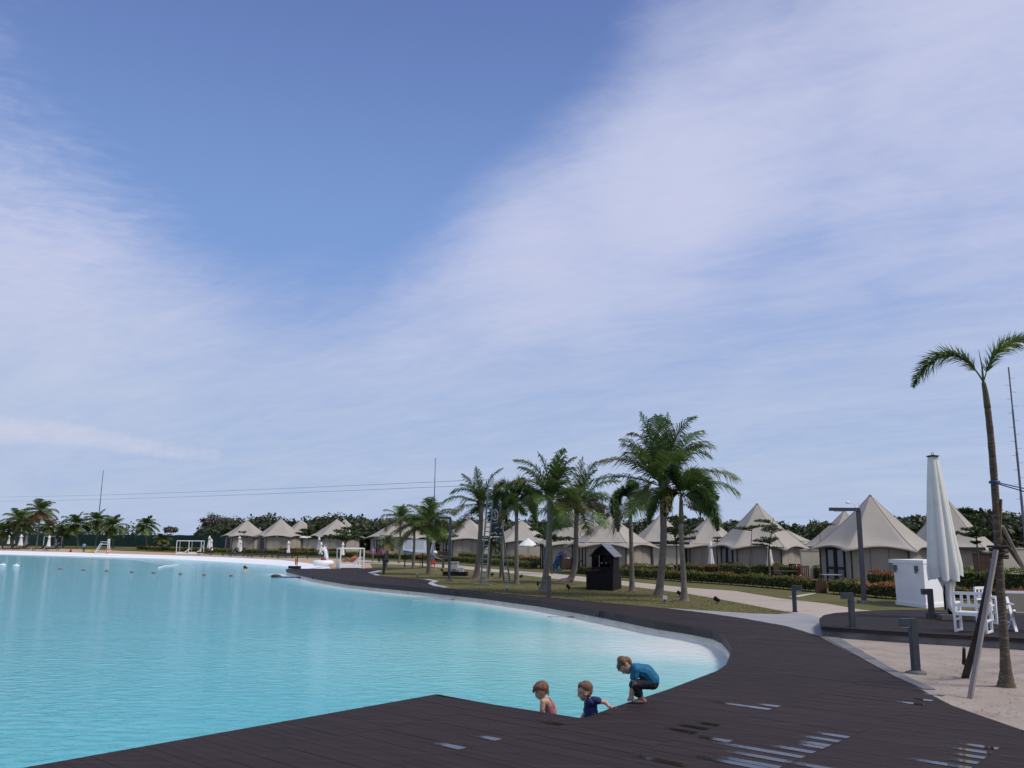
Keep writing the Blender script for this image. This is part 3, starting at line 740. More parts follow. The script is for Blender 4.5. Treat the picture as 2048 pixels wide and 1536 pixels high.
def wall_thing(name, label, cat, x0, y0, x1, y1, d, th=.25, m='cream', cap=None, roof=None):
    a, b = U(x0, y1, d), U(x1, y1, d); z1 = U((x0 + x1) / 2, y0, d).z
    za = gz(a.x, a.y); L = (b - a).to_2d().length
    t = thing(name, label, cat, (a.x, a.y, za), math.atan2(b.y - a.y, b.x - a.x))
    h = z1 - za; mb = MB(); mb.box((L / 2, th / 2, h / 2), (L, th, h)); mb.build('wall_panel', MT[m], t)
    mb = MB(); mb.box((L / 2, th / 2, h + .03), (L + .06, th + .08, .06)); mb.build('coping', MT[cap or m], t)
    if roof:
        mb = MB(); mb.box((L / 2, 1.0, h + .25), (L + 1.2, 3.0, .22)); mb.build('flat_roof', MT['darkroof'], t)
    return t
wall_thing('garden_wall', 'cream bath wall in the gap left of the largest tent', 'wall', 1604, 1101, 1642, 1140, 58)
wall_thing('garden_wall', 'cream wall under a dark flat roof left of the tall palm pair', 'wall', 1308, 1092, 1364, 1132, 74, roof=True)
wall_thing('garden_wall', 'long cream wall at the right edge behind the staked palm', 'wall', 1988, 1098, 2140, 1150, 52)
wall_thing('garden_wall', 'pale slatted bath wall right of the furled parasol', 'wall', 1908, 1105, 1950, 1150, 58, roof=True)
wall_thing('garden_wall', 'cream wall between the second and the paired tents', 'wall', 606, 1079, 640, 1103, 152, roof=True)
wall_thing('garden_wall', 'cream wall behind the two open white parasols', 'wall', 1030, 1092, 1080, 1125, 97)
wall_thing('flat_roofed_building', 'low white flat roofed building behind the tents near the sign palms', 'building', 713, 1060, 770, 1080, 190, 6, 'white')
dk = wall_thing('timber_screen', 'dark slatted timber screen beneath the rightmost tent eave', 'screen', 1950, 1108, 1990, 1150, 57, .1, 'brown')

# green sheet fence, far left
def green_fence():
    a = Vector(G(-260, 1093, .7)); pts = [atd(x, d_) for x, d_ in ((-420, 212), (-150, 212), (60, 212), (170, 207), (300, 198), (400, 190), (462, 184))]
    t = thing('sheet_fence', 'long dark green sheet fence behind the beach on the left', 'fence', pts[0]); mb = MB(); pm = MB()
    nseg = 0
    for i in range(len(pts) - 1):
        u, v = pts[i] - pts[0], pts[i + 1] - pts[0]; L = (v - u).length; k_ = max(1, int(L / 2.4))
        for j in range(k_):
            p, q = u.lerp(v, j / k_), u.lerp(v, (j + 1) / k_); h = 2.75 + rnd.uniform(-.05, .05)
            o_ = Vector((0, rnd.uniform(-.08, .08), 0)); m_ = (p + q) / 2 + o_
            mb.add([p, m_, q, q + Vector((0, 0, h)), m_ + Vector((0, 0, h + rnd.uniform(-.04, .03))), p + Vector((0, 0, h))], [(0, 1, 4, 5), (1, 2, 3, 4)])
            pm.tube([p + Vector((0, .06, 0)), p + Vector((0, .06, 2.7))], .04, 5)
    mb.build('sheeting', MT['greenfence'], t); tag(pm.build('fence_posts', MT['galv'], t), kind='stuff')
green_fence()

# ---------------------------------------------------------------- palms
def bez(p0, p1, p2, n):
    return [p0 * ((1 - t) ** 2) + p1 * (2 * t * (1 - t)) + p2 * (t * t) for t in [i / (n - 1) for i in range(n)]]
def bez3(p0, p1, p2, p3, n):
    return [p0 * ((1 - t) ** 3) + p1 * (3 * t * (1 - t) ** 2) + p2 * (3 * t * t * (1 - t)) + p3 * t ** 3 for t in [i / (n - 1) for i in range(n)]]
def frond_mb(pts, ll, nl, style, r_, wl):
    mb = MB(); n = len(pts); L = sum((pts[i + 1] - pts[i]).length for i in range(n - 1))
    mb.tube(pts, [max(.006, L * .009 * (1 - i / n)) for i in range(n)], 4, False)
    acc = [0]
    for i in range(n - 1): acc.append(acc[-1] + (pts[i + 1] - pts[i]).length)
    def at(s_):
        for i in range(n - 1):
            if s_ <= acc[i + 1] or i == n - 2:
                return pts[i].lerp(pts[i + 1], min(1, (s_ - acc[i]) / max(1e-6, acc[i + 1] - acc[i]))), (pts[i + 1] - pts[i]).normalized()
    start = .16 if style == 'coco' else .14
    for k_ in range(nl):
        t = start + (1 - start) * (k_ + .5) / nl; p, d = at(t * L)
        side = d.cross(Vector((0, 0, 1)))
        if side.length < .05: side = Vector((1, 0, 0))
        side.normalize(); upv = side.cross(d).normalized()
        q = (t - start) / (1 - start)
        prof = (.45 + 1.0 * math.sin(math.pi * min(1, q * .85 + .12))) / 1.45
        if q > .8: prof *= 1 - (q - .8) * 2.2
        if style == 'coco':
            sides = (-1, 1)
            for s_ in sides:
                if r_.random() < .05: continue
                l_ = ll * prof * r_.uniform(.85, 1.1)
                v = (d * (.55 + .5 * q) + side * s_ * .95 + upv * r_.uniform(.05, .35)).normalized()
                w_ = d * (wl * r_.uniform(.8, 1.2))
                m_ = p + v * l_ * .5 + Vector((0, 0, -.05 * l_)); e = p + v * l_ * .9 + Vector((0, 0, -l_ * r_.uniform(.22, .55)))
                mb.add([p - w_ * .5, p + w_ * .5, m_ + w_ * .45, m_ - w_ * .45, e], [(0, 1, 2, 3), (3, 2, 4)])
        else:
            for _ in range(4):
                a = r_.uniform(0, 2 * math.pi); l_ = ll * prof * r_.uniform(.75, 1.15)
                v = (d * .75 + (side * math.cos(a) + upv * math.sin(a)) * .9).normalized()
                w_ = d.cross(v).normalized() * (wl * .9)
                m_ = p + v * l_ * .5; e = p + v * l_ + Vector((0, 0, -l_ * r_.uniform(.02, .18)))
                mb.add([p - w_ * .3, p + w_ * .3, m_ + w_ * .5, m_ - w_ * .5, e], [(0, 1, 2, 3), (3, 2, 4)])
    return mb
def palm(name, label, trunk_px, rad, crown_r, nf=18, style='coco', fixed=(), seed=1, nl=34, yel=0.12, dry=0.0, d=None, trunk_m='trunk', group='coconut palms', cat='palm tree', elev=(-25, 80), droop=1.0, lean_d=0.0, wl=0.05, ll=None, bright=0.0):
    r_ = random.Random(seed); base = GG(*trunk_px[0]) if d is None else atd(trunk_px[0][0], d)
    D = dep(base); m_px = D / FPX
    pts = [base]
    for i, (x, y) in enumerate(trunk_px[1:]): pts.append(U(x, y, D + lean_d * (i + 1) / len(trunk_px)))
    t = thing(name, label, cat, base, 0, group)
    L = [p - base for p in pts]
    # smooth the trunk
    fine = []
    for i in range(len(L) - 1):
        p0 = L[max(0, i - 1)]; p1 = L[i]; p2 = L[i + 1]; p3 = L[min(len(L) - 1, i + 2)]
        for k_ in range(8):
            s_ = k_ / 8; fine.append(0.5 * ((2 * p1) + (p2 - p0) * s_ + (2 * p0 - 5 * p1 + 4 * p2 - p3) * s_ ** 2 + (3 * p1 - p0 - 3 * p2 + p3) * s_ ** 3))
    fine.append(L[-1]); nfine = len(fine); Ht = fine[-1].z
    fine = [fine[0] - Vector((0, 0, .12))] + fine
    def rr(i):
        q = i / nfine; z = fine[i].z
        return (rad[0] + (rad[1] - rad[0]) * q) * (1 + rad[2] * math.exp(-max(0, z) / .22)) * (1 + .035 * math.sin(i * 2.2))
    if style == 'coco':
        mb = MB(); mb.tube(fine, [rr(i) for i in range(len(fine))], 10); mb.build('trunk', MT[trunk_m], t, True)
        top = L[-1]
        mb = MB()                      # fibrous boots under the crown
        for k_ in range(9):
            a = k_ * 2.4; h = r_.uniform(-.9, .1) * crown_r * .18; v = Vector((math.cos(a), math.sin(a), 0)); p = top + Vector((0, 0, h)) + v * rad[1] * .7
            mb.bar(p, p + v * rad[1] * 1.3 + Vector((0, 0, .28 * crown_r)), rad[1] * .9, rad[1] * .25)
        mb.build('leaf_bases', MT['trunkb'], t)
    else:
        kcut = int(len(fine) * .78)
        mb = MB(); mb.tube(fine[:kcut + 1], [rr(i) for i in range(kcut + 1)], 10); mb.build('trunk', MT[trunk_m], t, True)
        mb = MB(); mb.tube(fine[kcut:], [rr(kcut) * (1.12 - .45 * k_ / max(1, len(fine) - kcut - 1)) for k_ in range(len(fine) - kcut)], 10); mb.build('crownshaft', MT['shaft'], t, True)
        top = L[-1]
    leaf_len = ll or crown_r * (.42 if style == 'coco' else .29)
    mats = MT['frond'] if style == 'coco' else MT['foxtail']
    for fx in fixed:                   # fronds the photograph shows, each as picture points and a depth offset
        *ctl, dz = fx
        q = [top] + [U(x, y, D + dz * ((i + 1) / len(ctl))) - base for i, (x, y) in enumerate(ctl)]
        cur = bez(q[0], q[1], q[2], 16) if len(q) == 3 else bez3(*q[:4], 18)
        fl = sum((cur[i + 1] - cur[i]).length for i in range(len(cur) - 1))
        m_ = mats
        if r_.random() < yel: m_ = MT['frondy']
        if style != 'coco' and r_.random() < bright: m_ = MT['foxbright']
        frond_mb(cur, leaf_len, int(nl * 1.25 * max(.6, fl / crown_r)), style, r_, wl).build('frond', m_, t)
    for k_ in range(nf):
        az = k_ * 2.39996 + r_.uniform(-.3, .3); q = (k_ + .5) / nf
        el = R(elev[1] + (elev[0] - elev[1]) * q ** .85 + r_.uniform(-8, 8)); fl = crown_r * r_.uniform(.85, 1.12) * (.75 + .25 * min(1, q * 2.5))
        dv = Vector((math.cos(az) * math.cos(el), math.sin(az) * math.cos(el), math.sin(el))); p = top.copy(); cur = [p.copy()]
        ns = 13
        for s_ in range(ns):
            p = p + dv * (fl / ns); cur.append(p.copy()); dv.z -= droop * (.045 + .10 * s_ / ns) * (1.1 if el > .4 else .85); dv.normalize()
        m_ = mats; u = r_.random()
        if q > .55 and u < yel * 1.8: m_ = MT['frondy']
        if q > .6 and u < dry * 2: m_ = MT['frondd']
        if style != 'coco' and u < bright: m_ = MT['foxbright']
        frond_mb(cur, leaf_len, int(nl * 1.25), style, r_, wl).build('frond', m_, t)
    # the young spear leaf
    mb = MB(); mb.tube([top, top + Vector((.0, 0, crown_r * .2)), top + Vector((-.02, .02, crown_r * .4))], [.022, .012, .003], 5); mb.build('spear_leaf', MT['foxbright'], t)
    return t
palm('coconut_palm', 'tallest coconut palm on the lawn with wide crown and swollen grey foot', [(1317, 1193), (1322, 1150), (1327, 1080), (1326, 1010), (1326, 975)], (.17, .13, .75), 3.3, 10, seed=3, nl=46,
     fixed=(((1305, 880), (1281, 826), 0.4), ((1318, 880), (1316, 832), -.5), ((1330, 880), (1337, 828), .3), ((1345, 850), (1390, 834), -.4), ((1290, 890), (1243, 879), .5), ((1280, 915), (1262, 905), -.9), ((1300, 868), (1262, 868), 1.2),
            ((1372, 868), (1422, 895), .5), ((1370, 885), (1416, 912), -.8), ((1275, 905), (1203, 922), -.5), ((1400, 920), (1474, 957), .4), ((1290, 945), (1285, 1003), .6), ((1365, 930), (1398, 985), -.9), ((1362, 880), (1400, 862), 1.5)))
palm('coconut_palm', 'coconut palm left of the leaning one with pale trunk behind the lawn bollard', [(1086, 1184), (1093, 1140), (1098, 1080), (1100, 1020), (1099, 1000)], (.16, .12, .7), 2.5, 12, seed=5, nl=44,
     fixed=(((1090, 925), (1030, 920), .2), ((1098, 940), (1076, 905), .3), ((1110, 940), (1127, 898), -.3), ((1120, 930), (1150, 915), .5), ((1085, 950), (1020, 965), -.4), ((1125, 960), (1155, 1005), .5), ((1080, 960), (1060, 1020), .5), ((1120, 940), (1140, 935), -1.)))
palm('coconut_palm', 'leaning coconut palm with a foot curved to the left on bare soil', [(1122, 1166), (1141, 1158), (1151, 1125), (1152, 1070), (1154, 1015)], (.19, .12, .35), 2.9, 13, seed=8, nl=44,
     fixed=(((1185, 960), (1238, 962), .2), ((1165, 950), (1192, 924), -.4), ((1160, 950), (1166, 915), .3), ((1140, 950), (1115, 935), .6), ((1180, 980), (1205, 1000), .6), ((1130, 970), (1100, 1005), -.5)))
palm('coconut_palm', 'leaning dark coconut palm just left of the ladder tower', [(951, 1158), (957, 1120), (961, 1060), (962, 1010)], (.19, .13, .5), 2.4, 10, seed=12, nl=40,
     fixed=(((945, 965), (903, 985), .2), ((950, 970), (925, 948), -.2), ((955, 960), (951, 934), .2), ((975, 950), (1005, 937), .3), ((935, 985), (925, 1015), -.4), ((985, 970), (1005, 990), .4)))
palm('foxtail_palm', 'feathery palm half hidden by the right ladder of the tower', [(1003, 1157), (1004, 1090), (1004, 1015)], (.15, .10, .3), 1.9, 7, 'fox', seed=14, nl=70, group='foxtail palms', bright=.4, elev=(-5, 70), droop=1.5)
palm('foxtail_palm', 'foxtail palm with drooping plumes between the tower and the pale coconut palm', [(1033, 1170), (1033, 1090), (1033, 1005)], (.13, .09, .5), 1.9, 4, 'fox', seed=16, nl=80, group='foxtail palms', elev=(10, 60), droop=1.4,
     fixed=(((1030, 960), (1055, 960), (1073, 1045), .3), ((1045, 950), (1070, 975), (1068, 1025), -.5), ((1020, 955), (1005, 970), (1012, 1045), .3), ((1030, 960), (1040, 950), (1050, 965), -.3), ((1020, 960), (1000, 955), (990, 990), .4)))
palm('foxtail_palm', 'short foxtail palm with drooping dark plumes right of the barbecue hut', [(1264, 1184), (1263, 1110), (1260, 1002)], (.13, .085, .55), 1.5, 0, 'fox', seed=18, nl=85, group='foxtail palms', yel=.0, bright=.25,
     fixed=(((1245, 965), (1228, 985), (1236, 1062), .2), ((1240, 970), (1222, 990), (1228, 1035), -.4), ((1255, 975), (1258, 968), (1263, 960), .1), ((1278, 975), (1298, 985), (1300, 1045), .3), ((1275, 980), (1290, 990), (1285, 1020), -.5), ((1262, 970), (1268, 965), (1274, 975), -.5), ((1250, 975), (1243, 975), (1234, 1000), .6)))
palm('foxtail_palm', 'bright green foxtail palm in front of the tallest coconut palm', [(1369, 1204), (1367, 1150), (1363, 1080), (1362, 995)], (.125, .085, .9), 1.7, 1, 'fox', seed=20, nl=90, group='foxtail palms', bright=.3,
     fixed=(((1355, 950), (1350, 935), (1342, 928), -.3), ((1350, 940), (1335, 930), (1325, 960), -.5), ((1385, 960), (1425, 970), (1436, 1060), -.2), ((1380, 950), (1415, 945), (1425, 990), .3), ((1345, 970), (1310, 975), (1303, 1030), .2), ((1385, 985), (1410, 1000), (1420, 1030), .5), ((1370, 950), (1390, 930), (1400, 960), .6), ((1350, 975), (1335, 990), (1330, 1030), -.5)))
palm('coconut_palm', 'yellowing coconut palm behind the information board, left trunk', [(798, 1126), (800, 1090), (801, 1038)], (.12, .10, .4), 2.4, 22, seed=22, nl=34, yel=.4, elev=(-28, 80))
palm('coconut_palm', 'bushy coconut palm in front of the right edge of the information board', [(857, 1149), (857, 1110), (855, 1048)], (.15, .12, .3), 2.5, 26, seed=24, nl=38, yel=.3, elev=(-26, 84))
palm('coconut_palm', 'small yellow green palm beside the three walkers near the board', [(773, 1124), (775, 1100), (775, 1082)], (.10, .08, .3), 1.25, 14, seed=26, nl=24, yel=.6, d=70, elev=(-40, 75))
palm('coconut_palm', 'middle palm trunk seen beneath the information board', [(828, 1131), (828, 1100), (829, 1050)], (.13, .10, .3), 1.5, 14, seed=28, nl=26, yel=.4, d=78, elev=(-10, 80))
palm('cycad_palm', 'low spreading palm behind the foot of the ladder tower', [(978, 1148), (980, 1110), (981, 1082)], (.11, .09, .3), 1.0, 14, seed=30, nl=26, yel=.2, group='low palms', d=56, elev=(-35, 60))
# foreground staked palm
fp = palm('foxtail_palm', 'slender staked foxtail palm standing in the sand at the right edge', [(2013, 1374), (2011, 1330), (2001, 1170), (1992, 1010), (1982, 880), (1973, 800), (1967, 765)], (.075, .040, 1.0), 1.35, 0, 'fox', seed=40, nl=88, trunk_m='trunkb', group='foxtail palms', wl=.019, ll=.27, bright=1.0,
     fixed=(((1945, 722), (1885, 660), (1826, 772), -.1), ((1978, 722), (1990, 680), (2062, 680), .1)))
# palms beyond the beach, far left
for i, (lab, tp, cr_, d_, nf_, yl, dr_, sd_) in enumerate((
    ('leaning coconut palm at the far left end of the beach', [(23, 1096), (30, 1070), (38, 1040)], 3.3, 158, 22, .2, .1, 51),
    ('taller orange tinged coconut palm at the far left', [(72, 1098), (77, 1060), (80, 1022)], 3.3, 156, 20, .4, .5, 52),
    ('low dark coconut palm right of the orange tinged one', [(98, 1092), (98, 1070), (98, 1055)], 2.6, 165, 16, .1, 0, 53),
    ('dark coconut palm above the blue shirted attendant', [(157, 1096), (154, 1070), (152, 1048)], 3.0, 150, 18, .05, 0, 54),
    ('coconut palm just left of the far mast foot', [(190, 1095), (193, 1070), (195, 1040)], 3.0, 152, 18, .1, 0, 55),
    ('coconut palm behind the white lifeguard chair', [(226, 1096), (226, 1075), (225, 1053)], 2.9, 149, 18, .15, 0, 56),
    ('lone coconut palm above the green sheet fence', [(293, 1100), (293, 1075), (293, 1050)], 2.3, 160, 16, .1, 0, 57),
    ('small yellowish palm left of the white canopy daybed', [(321, 1102), (323, 1090), (325, 1078)], 1.7, 138, 14, .8, 0, 58),
    ('short palm beside the leaning palm at the far left', [(5, 1097), (6, 1080), (8, 1062)], 2.6, 162, 16, .3, 0, 59),
    ('second crown close behind the leaning far left palm', [(47, 1097), (48, 1070), (50, 1046)], 2.8, 166, 16, .2, 0, 60),
    ('half hidden palm behind the attendant palm', [(126, 1096), (127, 1080), (128, 1062)], 2.0, 168, 14, .1, 0, 61))):
    palm('coconut_palm', lab, tp, (.17, .13, .3), cr_ * 1.2, nf_ + 6, seed=sd_, nl=30, yel=yl, dry=dr_, group='coconut palms beyond the beach', wl=.13, elev=(-35, 75))

# ---------------------------------------------------------------- leafy trees
def leaf_quad(mb, p, s_, r_, flat=0.0):
    n = Vector((r_.gauss(0, 1), r_.gauss(0, 1), r_.gauss(0, 1) + flat * 3)).normalized()
    a = n.orthogonal().normalized(); a = Quaternion(n, r_.uniform(0, 6.28)) @ a; b = n.cross(a)
    L = s_ * r_.uniform(.7, 1.3); W_ = L * .5
    mb.add([p - a * L * .5, p + b * W_ * .5, p + a * L * .5, p - b * W_ * .5], [(0, 1, 2, 3)])
def limb(mb, a, b, r0, r1, r_, n=5):
    mid = (a + b) / 2 + Vector((r_.uniform(-.06, .06), r_.uniform(-.06, .06), r_.uniform(-.03, .05))) * (b - a).length
    mb.tube([a, mid, b], [r0, (r0 + r1) / 2, r1], n)
def tiered_tree(label, base_px, top_py, layers, seed, d=None, leaf='leaf', ls=.2, group='tiered almond trees', ntop=0, stem=.05):
    """layers: (centre px x, px y, half width px, leaf count)"""
    r_ = random.Random(seed); base = GG(*base_px) if d is None else atd(base_px[0], d); D = dep(base)
    t = thing('almond_tree', label, 'tree', base, 0, group); top = U(base_px[0] + (layers[-1][0] - base_px[0]) * .6, top_py, D) - base
    tm = MB(); limb(tm, Vector((0, 0, -.1)), top, stem * 1.4, stem * .4, r_, 7); lm = MB()
    for (x, y, hw, cnt) in layers:
        c = U(x, y, D) - base; rad = hw * D / FPX; q = max(.1, min(.97, (c.z - .35 * rad) / top.z)); st = top * q
        for k_ in range(6):
            a = k_ * 1.047 + r_.uniform(-.3, .3); rr_ = rad * r_.uniform(.65, .98)
            e = Vector((c.x + math.cos(a) * rr_, c.y + math.sin(a) * rr_, c.z + r_.uniform(-.05, .12) * rad)); limb(tm, st, e, stem * .45, stem * .12, r_, 4)
            cl = [e.lerp(st, f_) + Vector((0, 0, .03)) for f_ in (0, .15, .32, .5)] + [e + Vector((r_.uniform(-.25, .25), r_.uniform(-.25, .25), 0)) * rad for _ in range(2)]
            for _ in range(cnt // 6):
                b = r_.choice(cl); leaf_quad(lm, b + Vector((r_.gauss(0, .11), r_.gauss(0, .11), r_.gauss(0, .05))) * rad * 1.1, ls, r_, .5)
    tm.build('trunk', MT['bark'], t); lm.build('crown', MT[leaf], t)
    return t
tiered_tree('wide tiered almond tree in front of the paired tents left of the board', (686, 1112), 1050, [(672, 1074, 24, 420), (700, 1073, 26, 420), (690, 1064, 26, 380), (693, 1056, 14, 240), (725, 1066, 14, 160)], 1, d=138, ls=.45)
tiered_tree('small tiered almond tree left of the dark open parasol tents', (612, 1104), 1054, [(608, 1068, 16, 260), (612, 1060, 13, 220), (620, 1064, 12, 180)], 2, d=142, ls=.45)
tiered_tree('thin sparse almond sapling in front of the leftmost tent', (490, 1105), 1060, [(484, 1064, 8, 70), (488, 1073, 9, 70)], 3, d=140, ls=.36)
tiered_tree('tiered almond tree behind the lamp post near the ladder tower', (878, 1112), 1060, [(882, 1076, 22, 380), (872, 1068, 16, 260), (893, 1074, 18, 260)], 4, d=100, ls=.33)
tiered_tree('almond tree with broad pale layers behind the pale coconut trunk', (1104, 1130), 1050, [(1080, 1058, 20, 420), (1124, 1052, 20, 360), (1090, 1074, 22, 320), (1128, 1077, 20, 300), (1098, 1048, 16, 260)], 5, d=66, ls=.24)
tiered_tree('almond tree with layered crown between the two tall palms', (1352, 1150), 1028, [(1354, 1036, 20, 420), (1362, 1064, 28, 420), (1348, 1058, 24, 360), (1372, 1078, 18, 220), (1340, 1084, 16, 160)], 6, d=60, ls=.2)
tiered_tree('flat topped sapling on a thin stem in front of the tall tent', (1496, 1150), 1052, [(1476, 1056, 15, 260), (1494, 1055, 16, 260), (1510, 1053, 10, 200)], 7, d=54, ls=.15, leaf='leafp', stem=.035)
tiered_tree('loose pale shrub tree beside the stained furled parasol', (1537, 1152), 1036, [(1522, 1042, 14, 260), (1535, 1052, 20, 360), (1545, 1060, 20, 300), (1522, 1082, 17, 280), (1542, 1078, 18, 260), (1515, 1090, 10, 160), (1553, 1096, 10, 120)], 8, d=52, ls=.14, leaf='leafp', stem=.05)
tiered_tree('flat topped sapling growing from behind the roof left of the largest tent', (1647, 1120), 1050, [(1640, 1052, 18, 260), (1655, 1049, 14, 200), (1630, 1055, 12, 140)], 9, d=62, ls=.18, leaf='leafp', stem=.03)
tiered_tree('bushy small almond tree under the rightmost tent roof', (1950, 1150), 1045, [(1932, 1068, 22, 460), (1960, 1068, 24, 460), (1945, 1058, 20, 360), (1950, 1085, 10, 200)], 10, d=44, ls=.15)
tiered_tree('tall leafy tree standing behind the slope of the rightmost tent', (1935, 1110), 1012, [(1925, 1020, 16, 360), (1945, 1024, 16, 360), (1940, 1036, 14, 300)], 11, d=80, ls=.3)
tiered_tree('small bright sapling left of the double door tent eave', (1436, 1140), 1072, [(1436, 1076, 9, 130), (1432, 1082, 7, 70)], 12, d=60, ls=.15, leaf='leafp', stem=.03)

def bare_tree(label, base_px, top_py, wpx, d, seed):
    r_ = random.Random(seed); base = atd(base_px, d); H = (U(base_px, top_py, d) - base).z; Rr = wpx * d / FPX
    t = thing('bare_tree', label, 'tree', base, 0, 'bare grey trees'); tm = MB(); lm = MB()
    def grow(p, v, L, rad, lev):
        e = p + v * L; tm.tube([p, e], [rad, rad * .7], 4, False)
        if lev == 0:
            for _ in range(16):
                q = e + Vector((r_.gauss(0, .5), r_.gauss(0, .5), r_.gauss(0, .4))) * L * .9
                leaf_quad(lm, q, .55, r_)
            return
        for _ in range(3 if lev > 1 else 4):
            w_ = (v + Vector((r_.uniform(-1, 1) * Rr / H * 1.5, r_.uniform(-1, 1) * Rr / H * 1.5, r_.uniform(-.2, .55)))).normalized(); grow(e, w_, L * r_.uniform(.6, .85), rad * .6, lev - 1)
    grow(Vector((0, 0, 0)), Vector((0, 0, 1)), H * .36, H * .022, 4)
    tm.build('trunk', MT['woodgrey'], t); lm.build('crown', MT['woodgrey'], t)
bare_tree('grey almost leafless tree behind the leaning coconut palm', 1142, 1010, 32, 170, 1)
bare_tree('grey leafless tree right of the leaning coconut palm crown', 1192, 1008, 30, 175, 2)
bare_tree('grey leafless tree behind the right hand foxtail plumes', 1408, 1014, 26, 175, 3)
bare_tree('grey bare tree at the left end of the far wood', 440, 1034, 30, 225, 4)
bare_tree('second grey bare tree at the left end of the far wood', 418, 1042, 22, 225, 5)
bare_tree('thin grey bare tree near the lone palm over the green fence', 338, 1058, 14, 225, 6)

# far wood: one mass of leafy crowns
def far_wood():
    r_ = random.Random(99); mb = MB()
    top = [(395, 1064), (430, 1040), (500, 1036), (540, 1030), (560, 1036), (600, 1042), (640, 1034), (690, 1030), (705, 1028), (740, 1036), (800, 1034), (860, 1036), (900, 1040), (930, 1038), (1000, 1042), (1040, 1040), (1100, 1046), (1160, 1048), (1240, 1046), (1300, 1042), (1350, 1032), (1400, 1036), (1450, 1042), (1480, 1040), (1540, 1044), (1600, 1048), (1680, 1046), (1760, 1040), (1800, 1036), (1860, 1032), (1925, 1016), (1950, 1022), (2000, 1026), (2048, 1036), (2200, 1030), (2500, 1030)]
    def topy(x):
        for i in range(len(top) - 1):
            if top[i][0] <= x <= top[i + 1][0]:
                f_ = (x - top[i][0]) / (top[i + 1][0] - top[i][0]); return top[i][1] * (1 - f_) + top[i + 1][1] * f_
        return 1034
    def crown(c, rx, rz, n, s_):
        for _ in range(n):
            v = Vector((r_.gauss(0, 1), r_.gauss(0, 1), r_.gauss(0, 1))).normalized(); k_ = r_.uniform(.55, 1.0) ** .6
            lump = 1 + .22 * math.sin(v.x * 5 + c.x) * math.sin(v.z * 6 + c.y)
            p = c + Vector((v.x * rx, v.y * rx, v.z * rz)) * k_ * lump
            if p.z < .1: continue
            leaf_quad(mb, p, s_ * r_.uniform(.7, 1.4), r_)
    x = 400
    while x < 2480:
        for row, dd in enumerate((165, 185, 205)):
            d = (dd if x > 900 else dd + 40 * (1 - (x - 400) / 500)) * r_.uniform(.95, 1.05) * (1 if x < 1500 else 1 - .28 * min(1, (x - 1500) / 400))
            ty = topy(x) + r_.uniform(-4, 9) + (2 - row) * 5; b = atd(x, d); h = (U(x, ty, d) - b).z
            if h < 2: continue
            rx = h * r_.uniform(.34, .5); crown(b + Vector((0, 0, h * .62)), rx, h * .42, 420, .75)
            if row == 0: crown(b + Vector((rx * .5, 0, h * .3)), rx, h * .33, 260, .8)
        x += r_.uniform(9, 16)
    # low scrub at the far left
    for i in range(26):
        x = -20 + i * 15 + r_.uniform(-5, 5)
        if x > 285: continue
        d = r_.uniform(222, 245); b = atd(x, d); h = r_.uniform(3.2, 6.4); crown(b + Vector((0, 0, h * .5)), h * .5, h * .5, 220, .7)
    o = mb.build('far_wood', MT['wood']); tag(o, 'dense dark green wood rising behind the row of tents', 'wood', None, 'stuff')
far_wood()

# ---------------------------------------------------------------- hedges
def hedge(label, line_px, h, wd, red=.25, seed=1, ls=.11, dens=230, group='clipped hedges', z=None):
    r_ = random.Random(seed); pts = [GG(x, y) for x, y in line_px]; t = thing('hedge', label, 'hedge', pts[0], 0, group)
    gm, rm, cm = MB(), MB(), MB(); P = [p - pts[0] for p in pts]; s0 = 0
    for i in range(len(P) - 1):
        a, b = P[i], P[i + 1]; L = (b - a).length; d = (b - a) / L; nn = Vector((-d.y, d.x, 0))
        if nn.y < 0: nn = -nn
        for _ in range(int(L * (h * 1.2 + wd) * dens)):
            s_ = r_.uniform(0, L); bump = .09 * math.sin((s0 + s_) * 2.1 + seed) + .06 * math.sin((s0 + s_) * 5.3)
            hh = h * (1 + bump); u = r_.random()
            if u < .46: q = Vector((0, 0, hh * (1 - r_.random() ** 2 * .12))); off = r_.uniform(0, wd)
            elif u < .93: q = Vector((0, 0, hh * r_.uniform(.05, 1) ** .8)); off = r_.uniform(-.05, .10) + bump * .3
            else: q = Vector((0, 0, hh * r_.uniform(.1, 1))); off = wd * r_.uniform(.85, 1.05)
            if q.z < hh * .22 and r_.random() < .55: continue
            p = a + d * s_ + nn * off + q
            top_ = q.z > hh * .82
            (rm if r_.random() < (red * (1.4 if top_ else .12) * (1 + math.sin((s0 + s_) * .9 + seed * 2))) else gm)
            tgt = rm if r_.random() < (red * (1.5 if top_ else .10) * (1 + .8 * math.sin((s0 + s_) * .9 + seed * 2))) else gm
            if top_ and r_.random() < .2: p.z += r_.uniform(.02, .10)
            leaf_quad(tgt, p, ls, r_)
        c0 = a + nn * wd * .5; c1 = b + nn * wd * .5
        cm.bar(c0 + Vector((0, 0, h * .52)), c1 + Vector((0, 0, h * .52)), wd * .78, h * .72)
        k_ = int(L / .35)
        for j in range(k_):
            p = a + d * (L * (j + .5) / k_) + nn * r_.uniform(.1, wd - .1); cm.tube([p, p + Vector((r_.uniform(-.05, .05), 0, h * .4))], .018, 4, False)
        s0 += L
    tag(gm.build('foliage', MT['hedge'], t), kind='stuff'); tag(rm.build('red_shoots', MT['hedgered'], t), kind='stuff'); tag(cm.build('stems', MT['hedgecore'], t), kind='stuff')
hedge('long low hedge along the path from the barbecue hut to the wooden gate', [(1158, 1148), (1231, 1153.5), (1373, 1164.5), (1471, 1171), (1562, 1178.5), (1630, 1184.5)], .62, .8, .20, 2)
